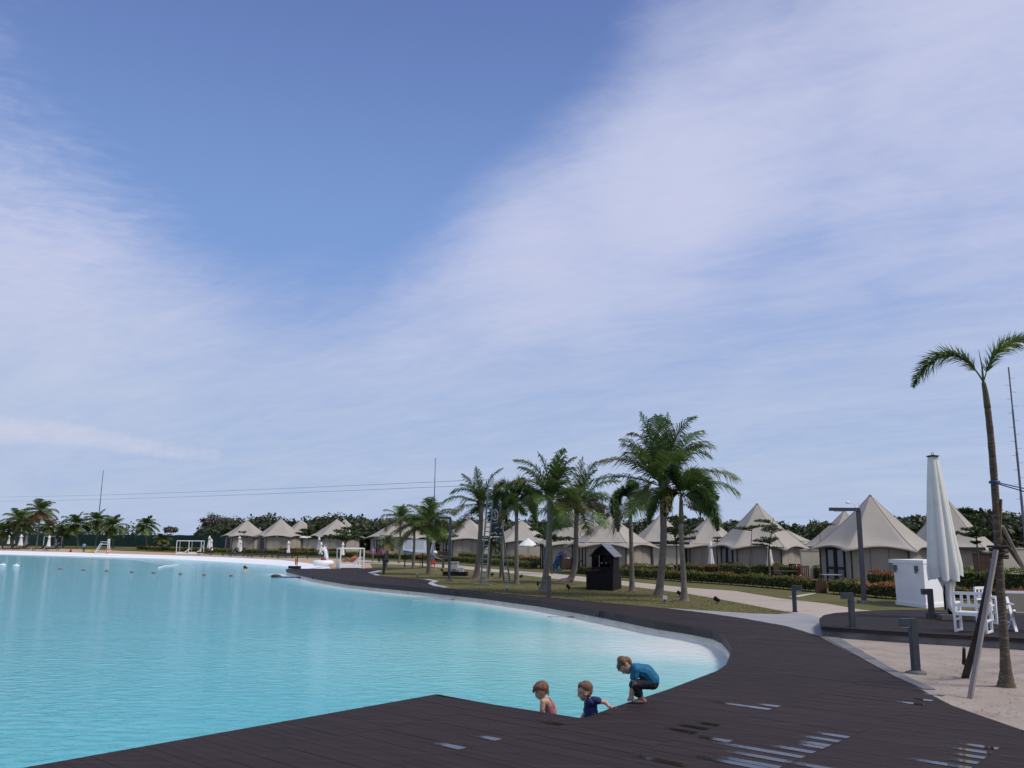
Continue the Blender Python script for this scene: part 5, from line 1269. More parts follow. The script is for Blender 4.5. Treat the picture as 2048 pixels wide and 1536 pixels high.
# ladder tower
def ladder_tower():
    b = GG(985, 1168); D = dep(b); t = thing('ladder_tower', 'grey steel zip line tower of two leaning ladders with a dark banner', 'tower', b)
    def W(x, y, dz=0): return U(x, y, D + dz) - b
    def ladder(l0, l1, r0, r1, n_, w_):
        for p, q in ((l0, l1), (r0, r1)): mb = MB(); mb.bar(p, q, w_, w_); mb.build('ladder_rail', MT['galv'], t)
        for i in range(n_):
            f_ = (i + .6) / n_; mb = MB(); mb.bar(l0.lerp(l1, f_), r0.lerp(r1, f_), w_ * .55, w_ * .55); mb.build('rung', MT['galv'], t)
    g0, g1 = GG(961, 1169) - b, GG(972, 1170) - b
    ladder(g0, W(977, 970), g1, W(988, 970), 22, .085)
    h0, h1 = GG(1008, 1163) - b, GG(1020, 1165) - b
    ladder(h0, W(990, 968, .5), h1, W(993, 968, .5), 16, .075)
    mb = MB(); mb.bar(GG(948, 1170) - b + Vector((0, 0, .04)), GG(982, 1171) - b + Vector((0, 0, .04)), .3, .06); mb.build('base_plate', MT['galv'], t)
    mb = MB(); mb.bar(GG(1005, 1164) - b + Vector((0, 0, .03)), GG(1021, 1165.5) - b + Vector((0, 0, .03)), .2, .05); mb.build('base_plate', MT['galv'], t)
    mb = MB(); mb.add([W(976, 971), W(990, 971), W(990, 969, .5), W(979, 969, .5), W(981, 957, .1), W(986, 957, .1), W(987, 957, .4), W(983, 957, .4)], [(0, 1, 5, 4), (1, 2, 6, 5), (2, 3, 7, 6), (3, 0, 4, 7), (4, 5, 6, 7), (3, 2, 1, 0)]); mb.build('top_cap', MT['kerb'], t)
    mt_ = mat('banner_cloth', (.045, .055, .075), .7, .2, 2)
    A_, B_, C_, E_ = W(988, 975, .05), W(992, 975, .1), W(1005, 1072, .1), W(980, 1073, .05); mb = MB(); th_ = Vector((0, .03, 0))
    mb.add([A_, B_, C_, E_, A_ + th_, B_ + th_, C_ + th_, E_ + th_], [(3, 2, 1, 0), (4, 5, 6, 7), (0, 1, 5, 4), (1, 2, 6, 5), (2, 3, 7, 6), (3, 0, 4, 7)]); bn = mb.build('banner', mt_, t)
    k_ = D / FPX; c = W(990, 1030, -.02); mb = MB(); torus(mb, c, 8.0 * k_, .9 * k_, 28, 6, Matrix.Rotation(R(90), 3, 'X') @ Matrix.Diagonal((.72, 1.25, 1))); mb.build('ring_emblem', MT['kerb'], bn)
    cu = bpy.data.curves.new('letter_s', 'FONT'); cu.body = 'S'; cu.size = 17 * k_; cu.extrude = .008; cu.align_x = 'CENTER'; cu.align_y = 'CENTER'
    tmp = bpy.data.objects.new('letter_s', cu); COL.objects.link(tmp); dg = bpy.context.evaluated_depsgraph_get(); me = bpy.data.meshes.new_from_object(tmp.evaluated_get(dg)); bpy.data.objects.remove(tmp)
    me.transform(Matrix.Translation(c) @ Matrix.Rotation(R(90), 4, 'X') @ Matrix.Diagonal((.72, 1, 1, 1))); me.materials.clear(); me.materials.append(MT['kerb']); link('letter_s', me, bn)
    mb = MB(); r_ = random.Random(4)
    for i in range(7): x = 984 + i * 2.0; mb.box(W(x, 1046 - i * .2, -.01), (1.2 * k_, .01, 1.8 * k_))
    for x, y, w_, h_ in ((992, 1056, 5, 1.2), (995, 1055, 4, 1.5), (984, 1067, 3, 3), (990, 1065.5, 5, 2.4), (993, 1068, 3, 3), (1001, 1067, 4, 3), (1003, 1054, 2, 6)): mb.box(W(x, y, -.01), (w_ * k_, .01, h_ * k_), Matrix.Rotation(R(r_.uniform(-20, 20)), 3, 'Y'))
    tag(mb.build('print_marks', MT['kerb'], bn), kind='stuff')
    return D
TD = ladder_tower()
for i, (a, b_, lab) in enumerate((((984, 958.5), (-160, 993), 'upper zip line cable running left from the ladder tower'), ((982, 969), (-160, 1001), 'lower zip line cable running left from the ladder tower'))):
    p, q = U(*a, TD), U(*b_, 165); t = thing('zip_line_cable', lab, 'cable', p, 0, 'zip line cables'); mb = MB()
    pts = [p.lerp(q, k_ / 24) - p - Vector((0, 0, .45 * 4 * (k_ / 24) * (1 - k_ / 24))) for k_ in range(25)]; mb.tube(pts, .013, 5); mb.build('wire', MT['cable'], t)
for i, (a, b_) in enumerate((((1990, 964), (2120, 989)), ((1990, 966), (2120, 1000)))):
    p, q = U(*a, 13.55), U(*b_, 13.2); t = thing('guy_rope', ['upper dark blue guy rope tied round the staked palm trunk', 'lower dark blue guy rope tied round the staked palm trunk'][i], 'rope', p, 0, 'guy ropes of the staked palm'); mb = MB(); mb.tube([p - p, (q - p) * .5 - Vector((0, 0, .015)), q - p], .009, 6); mb.build('rope', MT['blue'], t)
    mb = MB(); c_ = U(1989, 963 + i * 2.5, 13.6) - p; torus(mb, c_, .072, .012, 16, 6); mb.build('knot_loop', MT['blue'], t)

# stakes of the foreground palm
def stake(label, a, b_, wd, m, kind='bar', extra=None):
    p, q = a, b_; t = thing('palm_stake', label, 'stake', p, 0, 'stakes propping the foreground palm'); v = q - p; mb = MB()
    if kind == 'bar': mb.bar(-v * .02, v, wd, wd * .55)
    else: mb.tube([-v * .02, v * .35 + Vector((.02, 0, 0)), v * .7 + Vector((-.01, 0, 0)), v], [wd * .62, wd * .5, wd * .42, wd * .36], 8)
    mb.build('pole', MT[m], t)
    if extra: mb = MB(); mb.tube([x - p for x in extra], [wd * .45, wd * .36, wd * .25], 7); mb.build('side_branch', MT[m], t)
    return t
MT['greywood'] = mat('weathered_plank', (0.30, 0.26, 0.24), 0.85, 0.2, 4, 0.4, 20, stretch=(1, 1, .2))
MT['darkstick'] = mat('dark_branch', (0.050, 0.036, 0.030), 0.85, 0.3, 5, 0.4, 20)
MT['bamboo'] = mat('yellowed_board', (0.28, 0.19, 0.09), 0.8, 0.2, 5)
ga = G(1940, 1397); D1 = 13.5
stake('long pale grey plank leaning on the staked palm from the left', ga, U(1992, 1100, D1 - .1), .07, 'greywood')
gb = G(1930, 1356); stake('dark forked branch leaning on the staked palm behind the pale plank', gb, U(1996, 1088, D1 + .1), .10, 'darkstick', 'stick', (gb.lerp(U(1996, 1088, D1 + .1), .10), G(1928, 1352).lerp(U(1928, 1290, dep(gb)), .4), U(1928, 1296, dep(gb))))
gc = G(2150, 1335); stake('grey pole leaning on the staked palm from the right', gc, U(2005, 1052, D1), .07, 'greywood', 'stick')
gd = G(2175, 1310); stake('dark thin branch crossing behind the staked palm from upper left', gd, U(1961, 1018, D1 + .15), .075, 'darkstick', 'stick')
p = U(1999, 1092, D1 + .22); t = thing('bamboo_slat', 'short yellowed board tied upright behind the staked palm trunk', 'board', p, 0); mb = MB(); mb.bar((0, 0, 0), U(2001, 998, D1 + .22) - p, .075, .02, (1, 0, 0)); mb.build('board', MT['bamboo'], t)
p = U(1997, 1104, 13.6); t = thing('rope_binding', 'dark coir binding holding the stakes to the palm trunk', 'binding', p); r_ = random.Random(3)
for i in range(6): mb = MB(); torus(mb, (0, 0, (i - 2.5) * .035), .115 + r_.uniform(0, .03), .02, 16, 6, Matrix.Rotation(r_.uniform(-.25, .25), 3, 'Y')); mb.build('coil', MT['darkstick'], t)

# ---------------------------------------------------------------- tall furled parasol on the terrace
def big_parasol():
    b = G(1902, 1238, tz); D = dep(b); k_ = D / FPX; t = thing('market_parasol', 'tall furled white market parasol with a black cap disc on the terrace', 'parasol', b)
    def zz_(y): return (U(1888, y, D) - b).z
    H = zz_(908); lean = Vector(((1887 - 1902) * k_ * .72, 0, H)); ax = lambda z: Vector((lean.x * z / H, 0, 0))
    mb = MB(); mb.tube([(0, 0, 0), ax(H * .5) + Vector((0, 0, H * .5)), ax(H) + Vector((0, 0, H))], .05, 10); mb.build('pole', MT['black'], t, True)
    mb = MB(); c = ax(H); mb.lathe([(.06, H + .0), (.17, H + .015), (.175, H + .035), (.05, H + .06)], 20, (c.x, 0, 0)); cap = mb.build('cap_disc', MT['black'], t, True)
    mb = MB(); torus(mb, (c.x, 0, H + .10), .035, .008, 12, 6, Matrix.Rotation(R(90), 3, 'X')); mb.build('lifting_eye', MT['steel'], cap, True)
    mc = mat('parasol_canvas', (0.76, 0.76, 0.70), .85, .04, 1.2, .12, 30, dirt=((0.60, 0.575, 0.49), 1.5, .57, .6), trans=.10)
    n_ = 96; rows = 30; mb = MB(); r_ = random.Random(5); zb = zz_(1158)
    ph = [r_.uniform(-.35, .35) for _ in range(9)]
    for i in range(rows + 1):
        q = i / rows
        for j in range(n_):
            a = 2 * math.pi * j / n_; fold = 8; s_ = (a * fold / (2 * math.pi)) % 1.0; kf = int(a * fold / (2 * math.pi)) % fold
            cusp = abs(math.sin(math.pi * (s_ + .12 * ph[kf] * q)))
            r = (.135 + .345 * q ** .88) * (1 + .05 * math.sin(kf * 2.1) * q)
            r *= (1 - (.10 + .34 * q) * (1 - cusp ** .55)); r *= 1 + .03 * math.sin(9 * q + kf * 1.7) * q
            if q > .9: r *= 1 - (q - .9) * .9
            zlow = zb + (.05 * math.sin(kf * 1.9) + .09 * (1 - cusp) + .07 * math.cos(a - .6)); z = H - (H - zlow) * q; xo = ax(z)
            mb.v.append((xo.x + r * math.cos(a) - .03 * q, r * math.sin(a), z))
    for i in range(rows):
        for j in range(n_): a = i * n_ + j; b_ = i * n_ + (j + 1) % n_; mb.f.append((a, b_, b_ + n_, a + n_))
    mb.f.append(tuple(range(n_))); mb.build('canopy', mc, t, True)
    mb = MB(); z1 = zz_(1150); z0 = zz_(1224)   # the lower skirt gathered round the pole
    for i in range(13):
        q = i / 12
        for j in range(48):
            a = 2 * math.pi * j / 48; r = (.33 - .15 * math.sin(math.pi * q * .9) - .05 * q) * (1 - .28 * (1 - abs(math.sin(2.5 * a + q * .8)) ** .6)) * (1 if q < .85 else 1 - (q - .85) * 2.2)
            z = z1 + (z0 + .10 * math.sin(a * 2 + 1) - z1) * q; xo = ax(z); mb.v.append((xo.x + .06 * q + r * .9 * math.cos(a), r * .8 * math.sin(a), z))
    for i in range(12):
        for j in range(48): a = i * 48 + j; b_ = i * 48 + (j + 1) % 48; mb.f.append((a, b_, b_ + 48, a + 48))
    mb.build('gathered_skirt', mc, t, True)
    for i in range(4): mb = MB(); a = i * 1.57 + .5; mb.bar(ax(z1) + Vector((math.cos(a) * .12, math.sin(a) * .12, z1)), ax(z0) + Vector((math.cos(a) * .10 - .05, math.sin(a) * .10, z0 + .06)), .025, .025); mb.build('rib', MT['black'], t)
    for i in range(2):
        mb = MB(); mb.box((0.25, -.35 + i * .62, .075), (1.5, .3, .13)); mb.build('base_sleeper', MT['greyboard'], t)
    return t
MT['greyboard'] = mat('grey_sleeper', (0.115, 0.105, 0.10), 0.85, 0.25, 3, 0.3, stretch=(.3, 1, 1))
big_parasol()

# white stucco block
def white_block():
    a, b, c = G(1794, 1209), G(1853, 1216.5), G(1905, 1211.5); d_ = a + c - b; ctr_ = (a + c) / 2
    t = thing('stucco_block', 'white stucco block with an overhanging white slab top beside the terrace', 'kiosk', ctr_); L = [p - ctr_ for p in (a, b, c, d_)]; h = (U(1822, 1127, dep((a + b) / 2)) - (a + b) / 2).z
    def ring(s_): return [Vector((p.x * s_, p.y * s_)) for p in L]
    mb = MB(); lo, hi = ring(1.0), ring(1.035); mb.v = [(p.x, p.y, .14) for p in lo] + [(p.x, p.y, h) for p in hi]; mb.f = [(3, 2, 1, 0), (4, 5, 6, 7)] + [(i, (i + 1) % 4, 4 + (i + 1) % 4, 4 + i) for i in range(4)]; mb.build('body', MT['stucco'], t)
    mb = MB(); mb.prism(ring(1.05), 0, .139); mb.build('plinth', MT['stucco'], t)
    sl = ring(1.0); dx = (sl[0] - sl[1]).normalized(); mb = MB(); sl = [p * 1.06 for p in sl]; sl[0] += dx * .28; sl[3] += dx * .28; mb.prism(sl, h + .002, h + .135); mb.build('top_slab', MT['stucco'], t)
    nn = Vector((dx.y, -dx.x)); nn = nn if nn.y < 0 else -nn
    for f_ in (.10, .80):
        p = (L[0].lerp(L[1], f_)) * 1.03; p = Vector((p.x, p.y, h - .18)) + Vector((nn.x, nn.y, 0)) * .06; mb = MB(); mb.box(p, (.09, .12, .2)); o = mb.build('wall_spout', MT['plinth'], t)
        mb = MB(); mb.tube([p + Vector((0, 0, -.1)), p + Vector((nn.x * .04, nn.y * .04, -.17))], [.035, .045], 8); mb.build('spout_lip', MT['plinth'], o)
white_block()

# white wooden chairs on the terrace
def white_chair(label, px, py, rz, w_=.66, dp=.55, H=.93):
    b = G(px, py, tz); t = thing('white_armchair', label, 'chair', b, rz, 'white wooden armchairs'); s_ = .05
    for sx in (-1, 1):
        x = sx * w_ / 2
        for y, h in ((-dp / 2, H * .70), (dp / 2, H)): mb = MB(); mb.bar((x, y, 0), (x, y, h), s_, s_, (1, 0, 0)); mb.build('leg', MT['white'], t)
        for nm, z in (('runner', .025), ('side_rail', .28), ('armrest', H * .72)): mb = MB(); mb.box((x, 0, z), (s_ * (1.5 if nm == 'armrest' else .9), dp - (s_ if nm != 'armrest' else -.02), s_ * .8)); mb.build(nm, MT['white'], t)
    for nm, y, z in (('front_rail', -dp / 2, .42), ('rear_rail', dp / 2, .42), ('top_rail', dp / 2, H - .03), ('lower_rail', dp / 2, .62)): mb = MB(); mb.box((0, y, z), (w_ - s_, s_ * .8, .07)); mb.build(nm, MT['white'], t)
    for i in range(5): mb = MB(); mb.box((0, -dp / 2 + .05 + i * (dp - .1) / 4, .455), (w_ - s_ * 1.2, .085, .02)); mb.build('seat_slat', MT['white'], t)
    for i in range(3): mb = MB(); mb.box(((i - 1) * .15, dp / 2, (.62 + H - .03) / 2), (.06, .02, H - .03 - .62 - .07)); mb.build('back_slat', MT['white'], t)
    return t
white_chair('front white wooden armchair with open side frames, nearest the parasol', 1948, 1264, 2.45)
white_chair('rear white wooden armchair half hidden by the staked palm trunk', 1990, 1246, .5)
def lounge_chair():
    b = G(2054, 1263, tz); t = thing('sling_chair', 'white crossed leg chair with a taupe woven back at the right edge', 'chair', b, -.25); m_ = mat('taupe_weave', (.20, .18, .15), .85, .15, 30)
    for x in (-.3, .3):
        for p, q in (((x, -.28, 0), (x, .28, .78)), ((x, .30, 0), (x, -.25, .50))): mb = MB(); mb.bar(p, q, .06, .045); mb.build('leg', MT['white'], t)
    mb = MB(); mb.box((0, -.02, .42), (.56, .5, .05)); mb.build('seat', m_, t); mb = MB(); mb.box((0, .32, .62), (.56, .06, .5), Matrix.Rotation(R(-14), 3, 'X')); mb.build('backrest', m_, t)
    mb = MB(); mb.box((0, .40, .89), (.66, .09, .07)); mb.build('top_rail', MT['white'], t)
    for x in (-.33, .33): mb = MB(); mb.box((x, .02, .64), (.06, .6, .035)); mb.build('armrest', MT['white'], t)
lounge_chair()

# black barbecue hut
def bbq_hut():
    c = [GG(1172.5, 1179), GG(1226, 1182), GG(1243, 1177)]; a, b, cc = c; d_ = a + cc - b; o = (a + cc) / 2; D = dep(o); k_ = D / FPX
    t = thing('barbecue_hut', 'small black timber hut with grey gabled roof on a black pedestal on the lawn', 'hut', o); L = [p - o for p in (a, b, cc, d_)]
    hz = (U(1200, 1143, dep((a + b) / 2)) - (a + b) / 2).z
    mb = MB(); mb.prism([p.to_2d() for p in L], 0, hz - .05); mb.build('pedestal', MT['black'], t); mb = MB(); mb.prism([p.to_2d() * 1.02 for p in L], hz - .049, hz); mb.build('pedestal_top', MT['black'], t)
    ux = (L[1] - L[0]).normalized(); W_ = (L[1] - L[0]).length; uy = (L[2] - L[1]).normalized(); Dp = (L[2] - L[1]).length
    def P(x, y, z): return L[0] + ux * (x * W_) + uy * (y * Dp) + Vector((0, 0, z))
    ze = (U(1230, 1111, D) - o).z; zr = (U(1205, 1088, D) - o).z; x0, x1, y0, y1 = .20, .97, .10, .78
    def wallp(nm, q, th=.04):
        n_ = (q[1] - q[0]).cross(q[-1] - q[0]).normalized() * th; m = len(q); mb = MB(); mb.add(list(q) + [p + n_ for p in q], [tuple(range(m - 1, -1, -1)), tuple(range(m, 2 * m))] + [(i, (i + 1) % m, m + (i + 1) % m, m + i) for i in range(m)]); return mb.build(nm, MT['black'], t)
    for i in range(5):            # side boards
        f0, f1 = y0 + (y1 - y0) * i / 5, y0 + (y1 - y0) * (i + .94) / 5; wallp('side_board', (P(x1, f0, hz), P(x1, f1, hz), P(x1, f1, ze), P(x1, f0, ze)), .03)
    wallp('side_wall', (P(x0, y1, hz), P(x0, y0, hz), P(x0, y0, ze), P(x0, y1, ze))); wallp('back_wall', (P(x1 - .04, y1 - .02, hz), P(x0 + .04, y1 - .02, hz), P(x0 + .04, y1 - .02, ze), P(x1 - .04, y1 - .02, ze)))
    xm = (x0 + x1) / 2; wallp('gable', (P(x0, y0, ze), P(x1, y0, ze), P(xm, y0, zr - .06)))
    wallp('sill_board', (P(x0, y0, hz), P(x1, y0, hz), P(x1, y0, hz + .22), P(x0, y0, hz + .22)))
    mb = MB(); mb.bar(P(x0 + .05, y0, hz + .22), P(x0 + .05, y0, ze), .07, .05); mb.build('front_post', MT['black'], t); mb = MB(); mb.bar(P(x1 - .05, y0, hz + .22), P(x1 - .05, y0, ze), .14, .05); mb.build('front_post', MT['black'], t)
    for s_ in (0, 1):
        e0 = x0 - .11 if s_ == 0 else x1 + .11; m_ = MT['black'] if s_ == 0 else MT['slate']
        for i in range(5):
            q0, q1 = i / 5, (i + .92) / 5; xa, xb = xm + (e0 - xm) * q0, xm + (e0 - xm) * q1; za, zb_ = zr + (ze - .08 - zr) * q0, zr + (ze - .08 - zr) * q1; ya, yb = y0 - .14, y1 + .14
            ps = [P(xa, ya, za), P(xa, yb, za), P(xb, yb, zb_), P(xb, ya, zb_)]; up = Vector((0, 0, .025 + .006 * (i % 2))); mb = MB(); mb.add([p for p in ps] + [p + up for p in ps], [(3, 2, 1, 0), (4, 5, 6, 7), (0, 1, 5, 4), (1, 2, 6, 5), (2, 3, 7, 6), (3, 0, 4, 7)]); mb.build('roof_board', MT['slate'], t)
    for i in range(5):            # hanging utensils
        x = .52 + i * .075; mb = MB(); mb.tube([P(x, .45, ze - .02), P(x, .45, ze - .28 - .06 * (i % 2))], .018, 6); mb.ell(P(x, .45, ze - .34), (.035, .02, .05)); mb.build('utensil', MT['greywood'], t)
    for x, w_ in ((.45, .10), (.62, .05)): mb = MB(); mb.box(P(x, .4, (hz + ze) / 2), (w_, .04, .08)); mb.build('label_card', MT['whitecanvas'], t)
    mb = MB(); mb.ell(P(.42, -.0, hz + .04), (.27, .12, .06)); mb.build('red_cushion', mat('dark_red_cloth', (.12, .015, .025), .8), t, True)
    mb = MB(); mb.box(P(.55, .5, hz + .30), (.5, .35, .05)); mb.build('shelf', MT['black'], t)
bbq_hut()

# information board
def info_board():
    b = GG(828, 1135); D = dep(b); k_ = D / FPX; t = thing('information_board', 'large pale blue information board on two dark posts', 'sign', b, R(-2))
    def X(px, py): v = U(px, py, D) - b; return v.x, v.z
    xl, zt = X(805, 1080); xr, zb = X(852, 1107); mb = MB(); mb.box(((xl + xr) / 2, 0, (zt + zb) / 2), (xr - xl, .06, zt - zb)); mb.build('panel', mat('board_face', (.74, .79, .84), .4, .03, 2), t)
    mb = MB(); mb.box(((xl + xr) / 2, 0, zt + .05), (xr - xl + .06, .1, .07)); mb.build('top_rail', MT['cable'], t)
    for px in (809.5, 845): x, _ = X(px, 1100); mb = MB(); mb.bar((x, .05, 0), (x, .05, zb + .3), .10, .08); mb.build('post', MT['black'], t)
    mb = MB(); n_ = 16; vs = []
    for i in range(n_ + 1):
        q = i / n_; x = xl + .02 + (xr - xl - .04) * q; vs += [(x, -.036, zb + .02), (x, -.036, zb + .05 + (.22 * max(0, 1 - q * 1.15) ** 1.3) + .02 * math.sin(q * 9))]
    mb.add(vs, [(2 * i, 2 * i + 2, 2 * i + 3, 2 * i + 1) for i in range(n_)]); mb.build('wave_print', mat('blue_print', (.03, .16, .34), .5), t)
    mb = MB(); r_ = random.Random(2)
    for cx, w_ in ((.26, .40), (.74, .42)):
        for i in range(8): z = zt - .14 - i * .095; L_ = (xr - xl) * w_ * r_.uniform(.75, 1); x = xl + (xr - xl) * (cx - w_ / 2); mb.add([(x, -.035, z), (x + L_, -.035, z), (x + L_, -.035, z + .028), (x, -.035, z + .028)], [(0, 1, 2, 3)])
    tag(mb.build('print_rows', mat('faint_print', (.40, .46, .55), .5), t), kind='stuff')
    x, z = X(839, 1112); t2 = thing('red_notice', 'small red notice below the right end of the information board', 'sign', (b.x + x, b.y + .55, 0)); mb = MB(); mb.box((0, 0, z), (.36, .03, .26)); mb.build('panel', MT['red'], t2); mb = MB(); mb.bar((0, .03, 0), (0, .03, z), .05, .04); mb.build('post', MT['black'], t2)
info_board()

# utility cabinet
def cabinet():
    b = GG(911, 1151.5); k_ = dep(b) / FPX; t = thing('utility_cabinet', 'grey utility cabinet with louvred door on a black plinth', 'cabinet', b, R(-6))
    mb = MB(); mb.box((0, 0, 4 * k_), (47 * k_, 1.0, 8 * k_)); mb.build('plinth', MT['black'], t); m_ = mat('cabinet_grey', (.40, .42, .41), .6, .08, 4)
    mb = MB(); mb.box((-2 * k_, 0, 17 * k_), (13 * k_, .5, 17 * k_)); mb.build('cabinet_body', m_, t); mb = MB(); mb.box((-2 * k_, 0, 26.5 * k_), (15 * k_, .6, 2 * k_)); mb.build('cabinet_hood', m_, t)
    mb = MB(); mb.box((-2 * k_, -.255, 17 * k_), (10.5 * k_, .02, 13 * k_)); dr = mb.build('door', m_, t)
    for i in range(4): mb = MB(); mb.box((-2 * k_, -.27, (10 + i * 1.1) * k_), (8 * k_, .02, .5 * k_)); mb.build('louvre', MT['plinth'], dr)
    mb = MB(); mb.box((12 * k_, -.1, 12 * k_), (9 * k_, .4, 9 * k_)); mb.build('meter_box', m_, t)
cabinet()

# playground
def playground():
    b = GG(1128, 1143.5); D = dep(b); k_ = D / FPX; t = thing('playground_set', 'brown wooden play house with a blue slide behind the curved palm', 'play set', b)
    def X(px, py): v = U(px, py, D) - b; return v.x, v.z
    sl = MB(); pts = [X(1100, 1140), X(1108, 1136), X(1116, 1124), X(1118, 1112), X(1126, 1108)]
    for i in range(len(pts) - 1): sl.bar((pts[i][0], -.15, pts[i][1]), (pts[i + 1][0], -.15, pts[i + 1][1]), .5, .06, (0, 1, 0))
    sl.build('slide_chute', MT['blue'], t)
    for y in (-.42, .12):
        s2 = MB()
        for i in range(len(pts) - 1): s2.bar((pts[i][0], y, pts[i][1] + .1), (pts[i + 1][0], y, pts[i + 1][1] + .1), .05, .22, (0, 1, 0))
        s2.build('slide_side', MT['blue'], t)
    for i in range(9): x0, z0 = X(1122 + i * 2.6, 1139); _, z1 = X(1122, 1117); mb = MB(); mb.box((x0, -.3, (z0 + z1) / 2), (2.1 * k_, .05, z1 - z0)); mb.build('side_plank', MT['brown'], t)
    x0, z0 = X(1122, 1140); x1, z1 = X(1144, 1117); mb = MB(); mb.box(((x0 + x1) / 2, .2, z0 + .1), (x1 - x0, .95, .08)); mb.build('floor', MT['brown'], t)
    for x in (x0, x1):
        for y in (-.25, .65): mb = MB(); mb.bar((x, y, 0), (x, y, z1 + .1), .1, .1); mb.build('post', MT['brown'], t)
    for cx in (1122, 1128): xa, za = X(cx, 1118); _, zb = X(cx, 1099); mb = MB(); mb.tube([(xa, .2, za), (xa + .05, .2, (za + zb) / 2), (xa + .12, .2, zb)], [.3, .22, .02], 6); mb.build('turret', mat('purple_brown', (.07, .04, .06), .6) if cx == 1128 else MT['brown'], t)
    mb = MB(); xa, za = X(1131, 1116); mb.box((xa, -.32, za), (4 * k_, .06, 1.6 * k_)); mb.build('yellow_rail', MT['yellow'], t); mb = MB(); xa, za = X(1137, 1116); mb.box((xa, -.32, za), (5 * k_, .06, 2 * k_)); mb.build('white_rail', MT['white'], t)
    mb = MB(); xa, za = X(1117, 1140); mb.tube([(xa, -.3, 0), (xa, -.3, .28)], [.22, .20], 12); mb.build('green_drum', MT['teal'], t)
    mb = MB(); arc = []
    for i in range(14): a = math.pi * (i / 13) * .62; arc.append((x1 - .9 + 1.2 * math.sin(a) * .9, .6, z1 + .75 * math.cos(a) * 1.3 - .1))
    mb.tube(arc, .03, 6); mb.build('arch_bar', MT['darkstick'], t)
playground()

# garden furniture behind the long hedge
def garden_table():
    b = GG(1571, 1166); D = dep(b); k_ = D / FPX; t = thing('garden_table', 'brown wooden garden table behind the long hedge', 'table', b, .2); mb = MB(); mb.box((0, 0, .72), (1.5, .8, .05)); mb.build('tabletop', MT['brown'], t)
    for x in (-.65, .65):
        for y in (-.3, .3): mb = MB(); mb.bar((x, y, 0), (x, y, .69), .07, .07); mb.build('leg', MT['brown'], t)
    def chair(lab, px, py, rz, m):
        b = GG(px, py); t = thing('garden_chair', lab, 'chair', b, rz, 'garden chairs behind the hedge'); mb = MB(); mb.box((0, 0, .44), (.5, .5, .05)); mb.build('seat', MT[m], t)
        for x in (-.22, .22):
            for y in (-.22, .22): mb = MB(); mb.bar((x, y, 0), (x, y, .41), .05, .05); mb.build('leg', MT[m], t)
        for i in range(4): mb = MB(); mb.box((-.18 + i * .12, .23, .76), (.085, .03, .58), Matrix.Rotation(R(-8), 3, 'X')); mb.build('back_slat', MT[m], t)
        mb = MB(); mb.box((0, .275, 1.05), (.5, .04, .07)); mb.build('top_rail', MT[m], t)
    chair('brown garden chair at the left end of the garden table', 1558, 1161, .3, 'brown'); chair('black garden chair behind the garden table', 1587, 1160, -.2, 'black'); chair('reddish garden chair with slatted back right of the garden table', 1611, 1167, 2.9, 'redwood'); chair('red garden chair just behind the slatted reddish one', 1606, 1161, .1, 'red')
    b = GG(1643, 1186.5); t = thing('timber_gate', 'low dark red timber gate between the long hedge and red tipped hedge', 'gate', b, .1); k_ = dep(b) / FPX
    for i in range(6): mb = MB(); mb.box(((i - 2.5) * 3.7 * k_, 0, 11 * k_), (3.3 * k_, .05, 22 * k_)); mb.build('gate_board', MT['brown'], t)
    for z in (5, 18): mb = MB(); mb.box((0, .045, z * k_), (22 * k_, .04, 2 * k_)); mb.build('gate_rail', MT['brown'], t)
    b = GG(1663, 1176); t = thing('patio_table', 'small pale patio table in front of the dark doors of the largest tent', 'table', b); mb = MB(); mb.box((0, 0, .72), (1.0, .6, .04)); mb.build('tabletop', MT['cable'], t)
    for x in (-.42, .42): mb = MB(); mb.bar((x, 0, 0), (x, 0, .7), .05, .05); mb.build('leg', MT['steel'], t)
MT['redwood'] = mat('reddish_wood', (.20, .085, .055), .7, .2, 4)
garden_table()
b = GG(885, 1119); t = thing('picnic_bench', 'brown wooden bench set behind the hedge left of the lamp post', 'bench', b, .1); mb = MB(); mb.box((0, 0, .45), (1.6, .4, .06)); mb.build('seat', MT['redwood'], t); mb = MB(); mb.box((0, .22, .8), (1.6, .05, .35)); mb.build('backrest', MT['redwood'], t)
for x in (-.7, .7): mb = MB(); mb.bar((x, 0, 0), (x, 0, .42), .07, .3); mb.build('leg', MT['redwood'], t)
b = G(1600, 1192.5); pv = MB(); pp = P2([(1577, 1193.3), (1622, 1187.2), (1632, 1187), (1597, 1194)]); pv.prism(pp, -.03, .012); tag(pv.build('stepping_path', MT['kerb']), kind='structure')

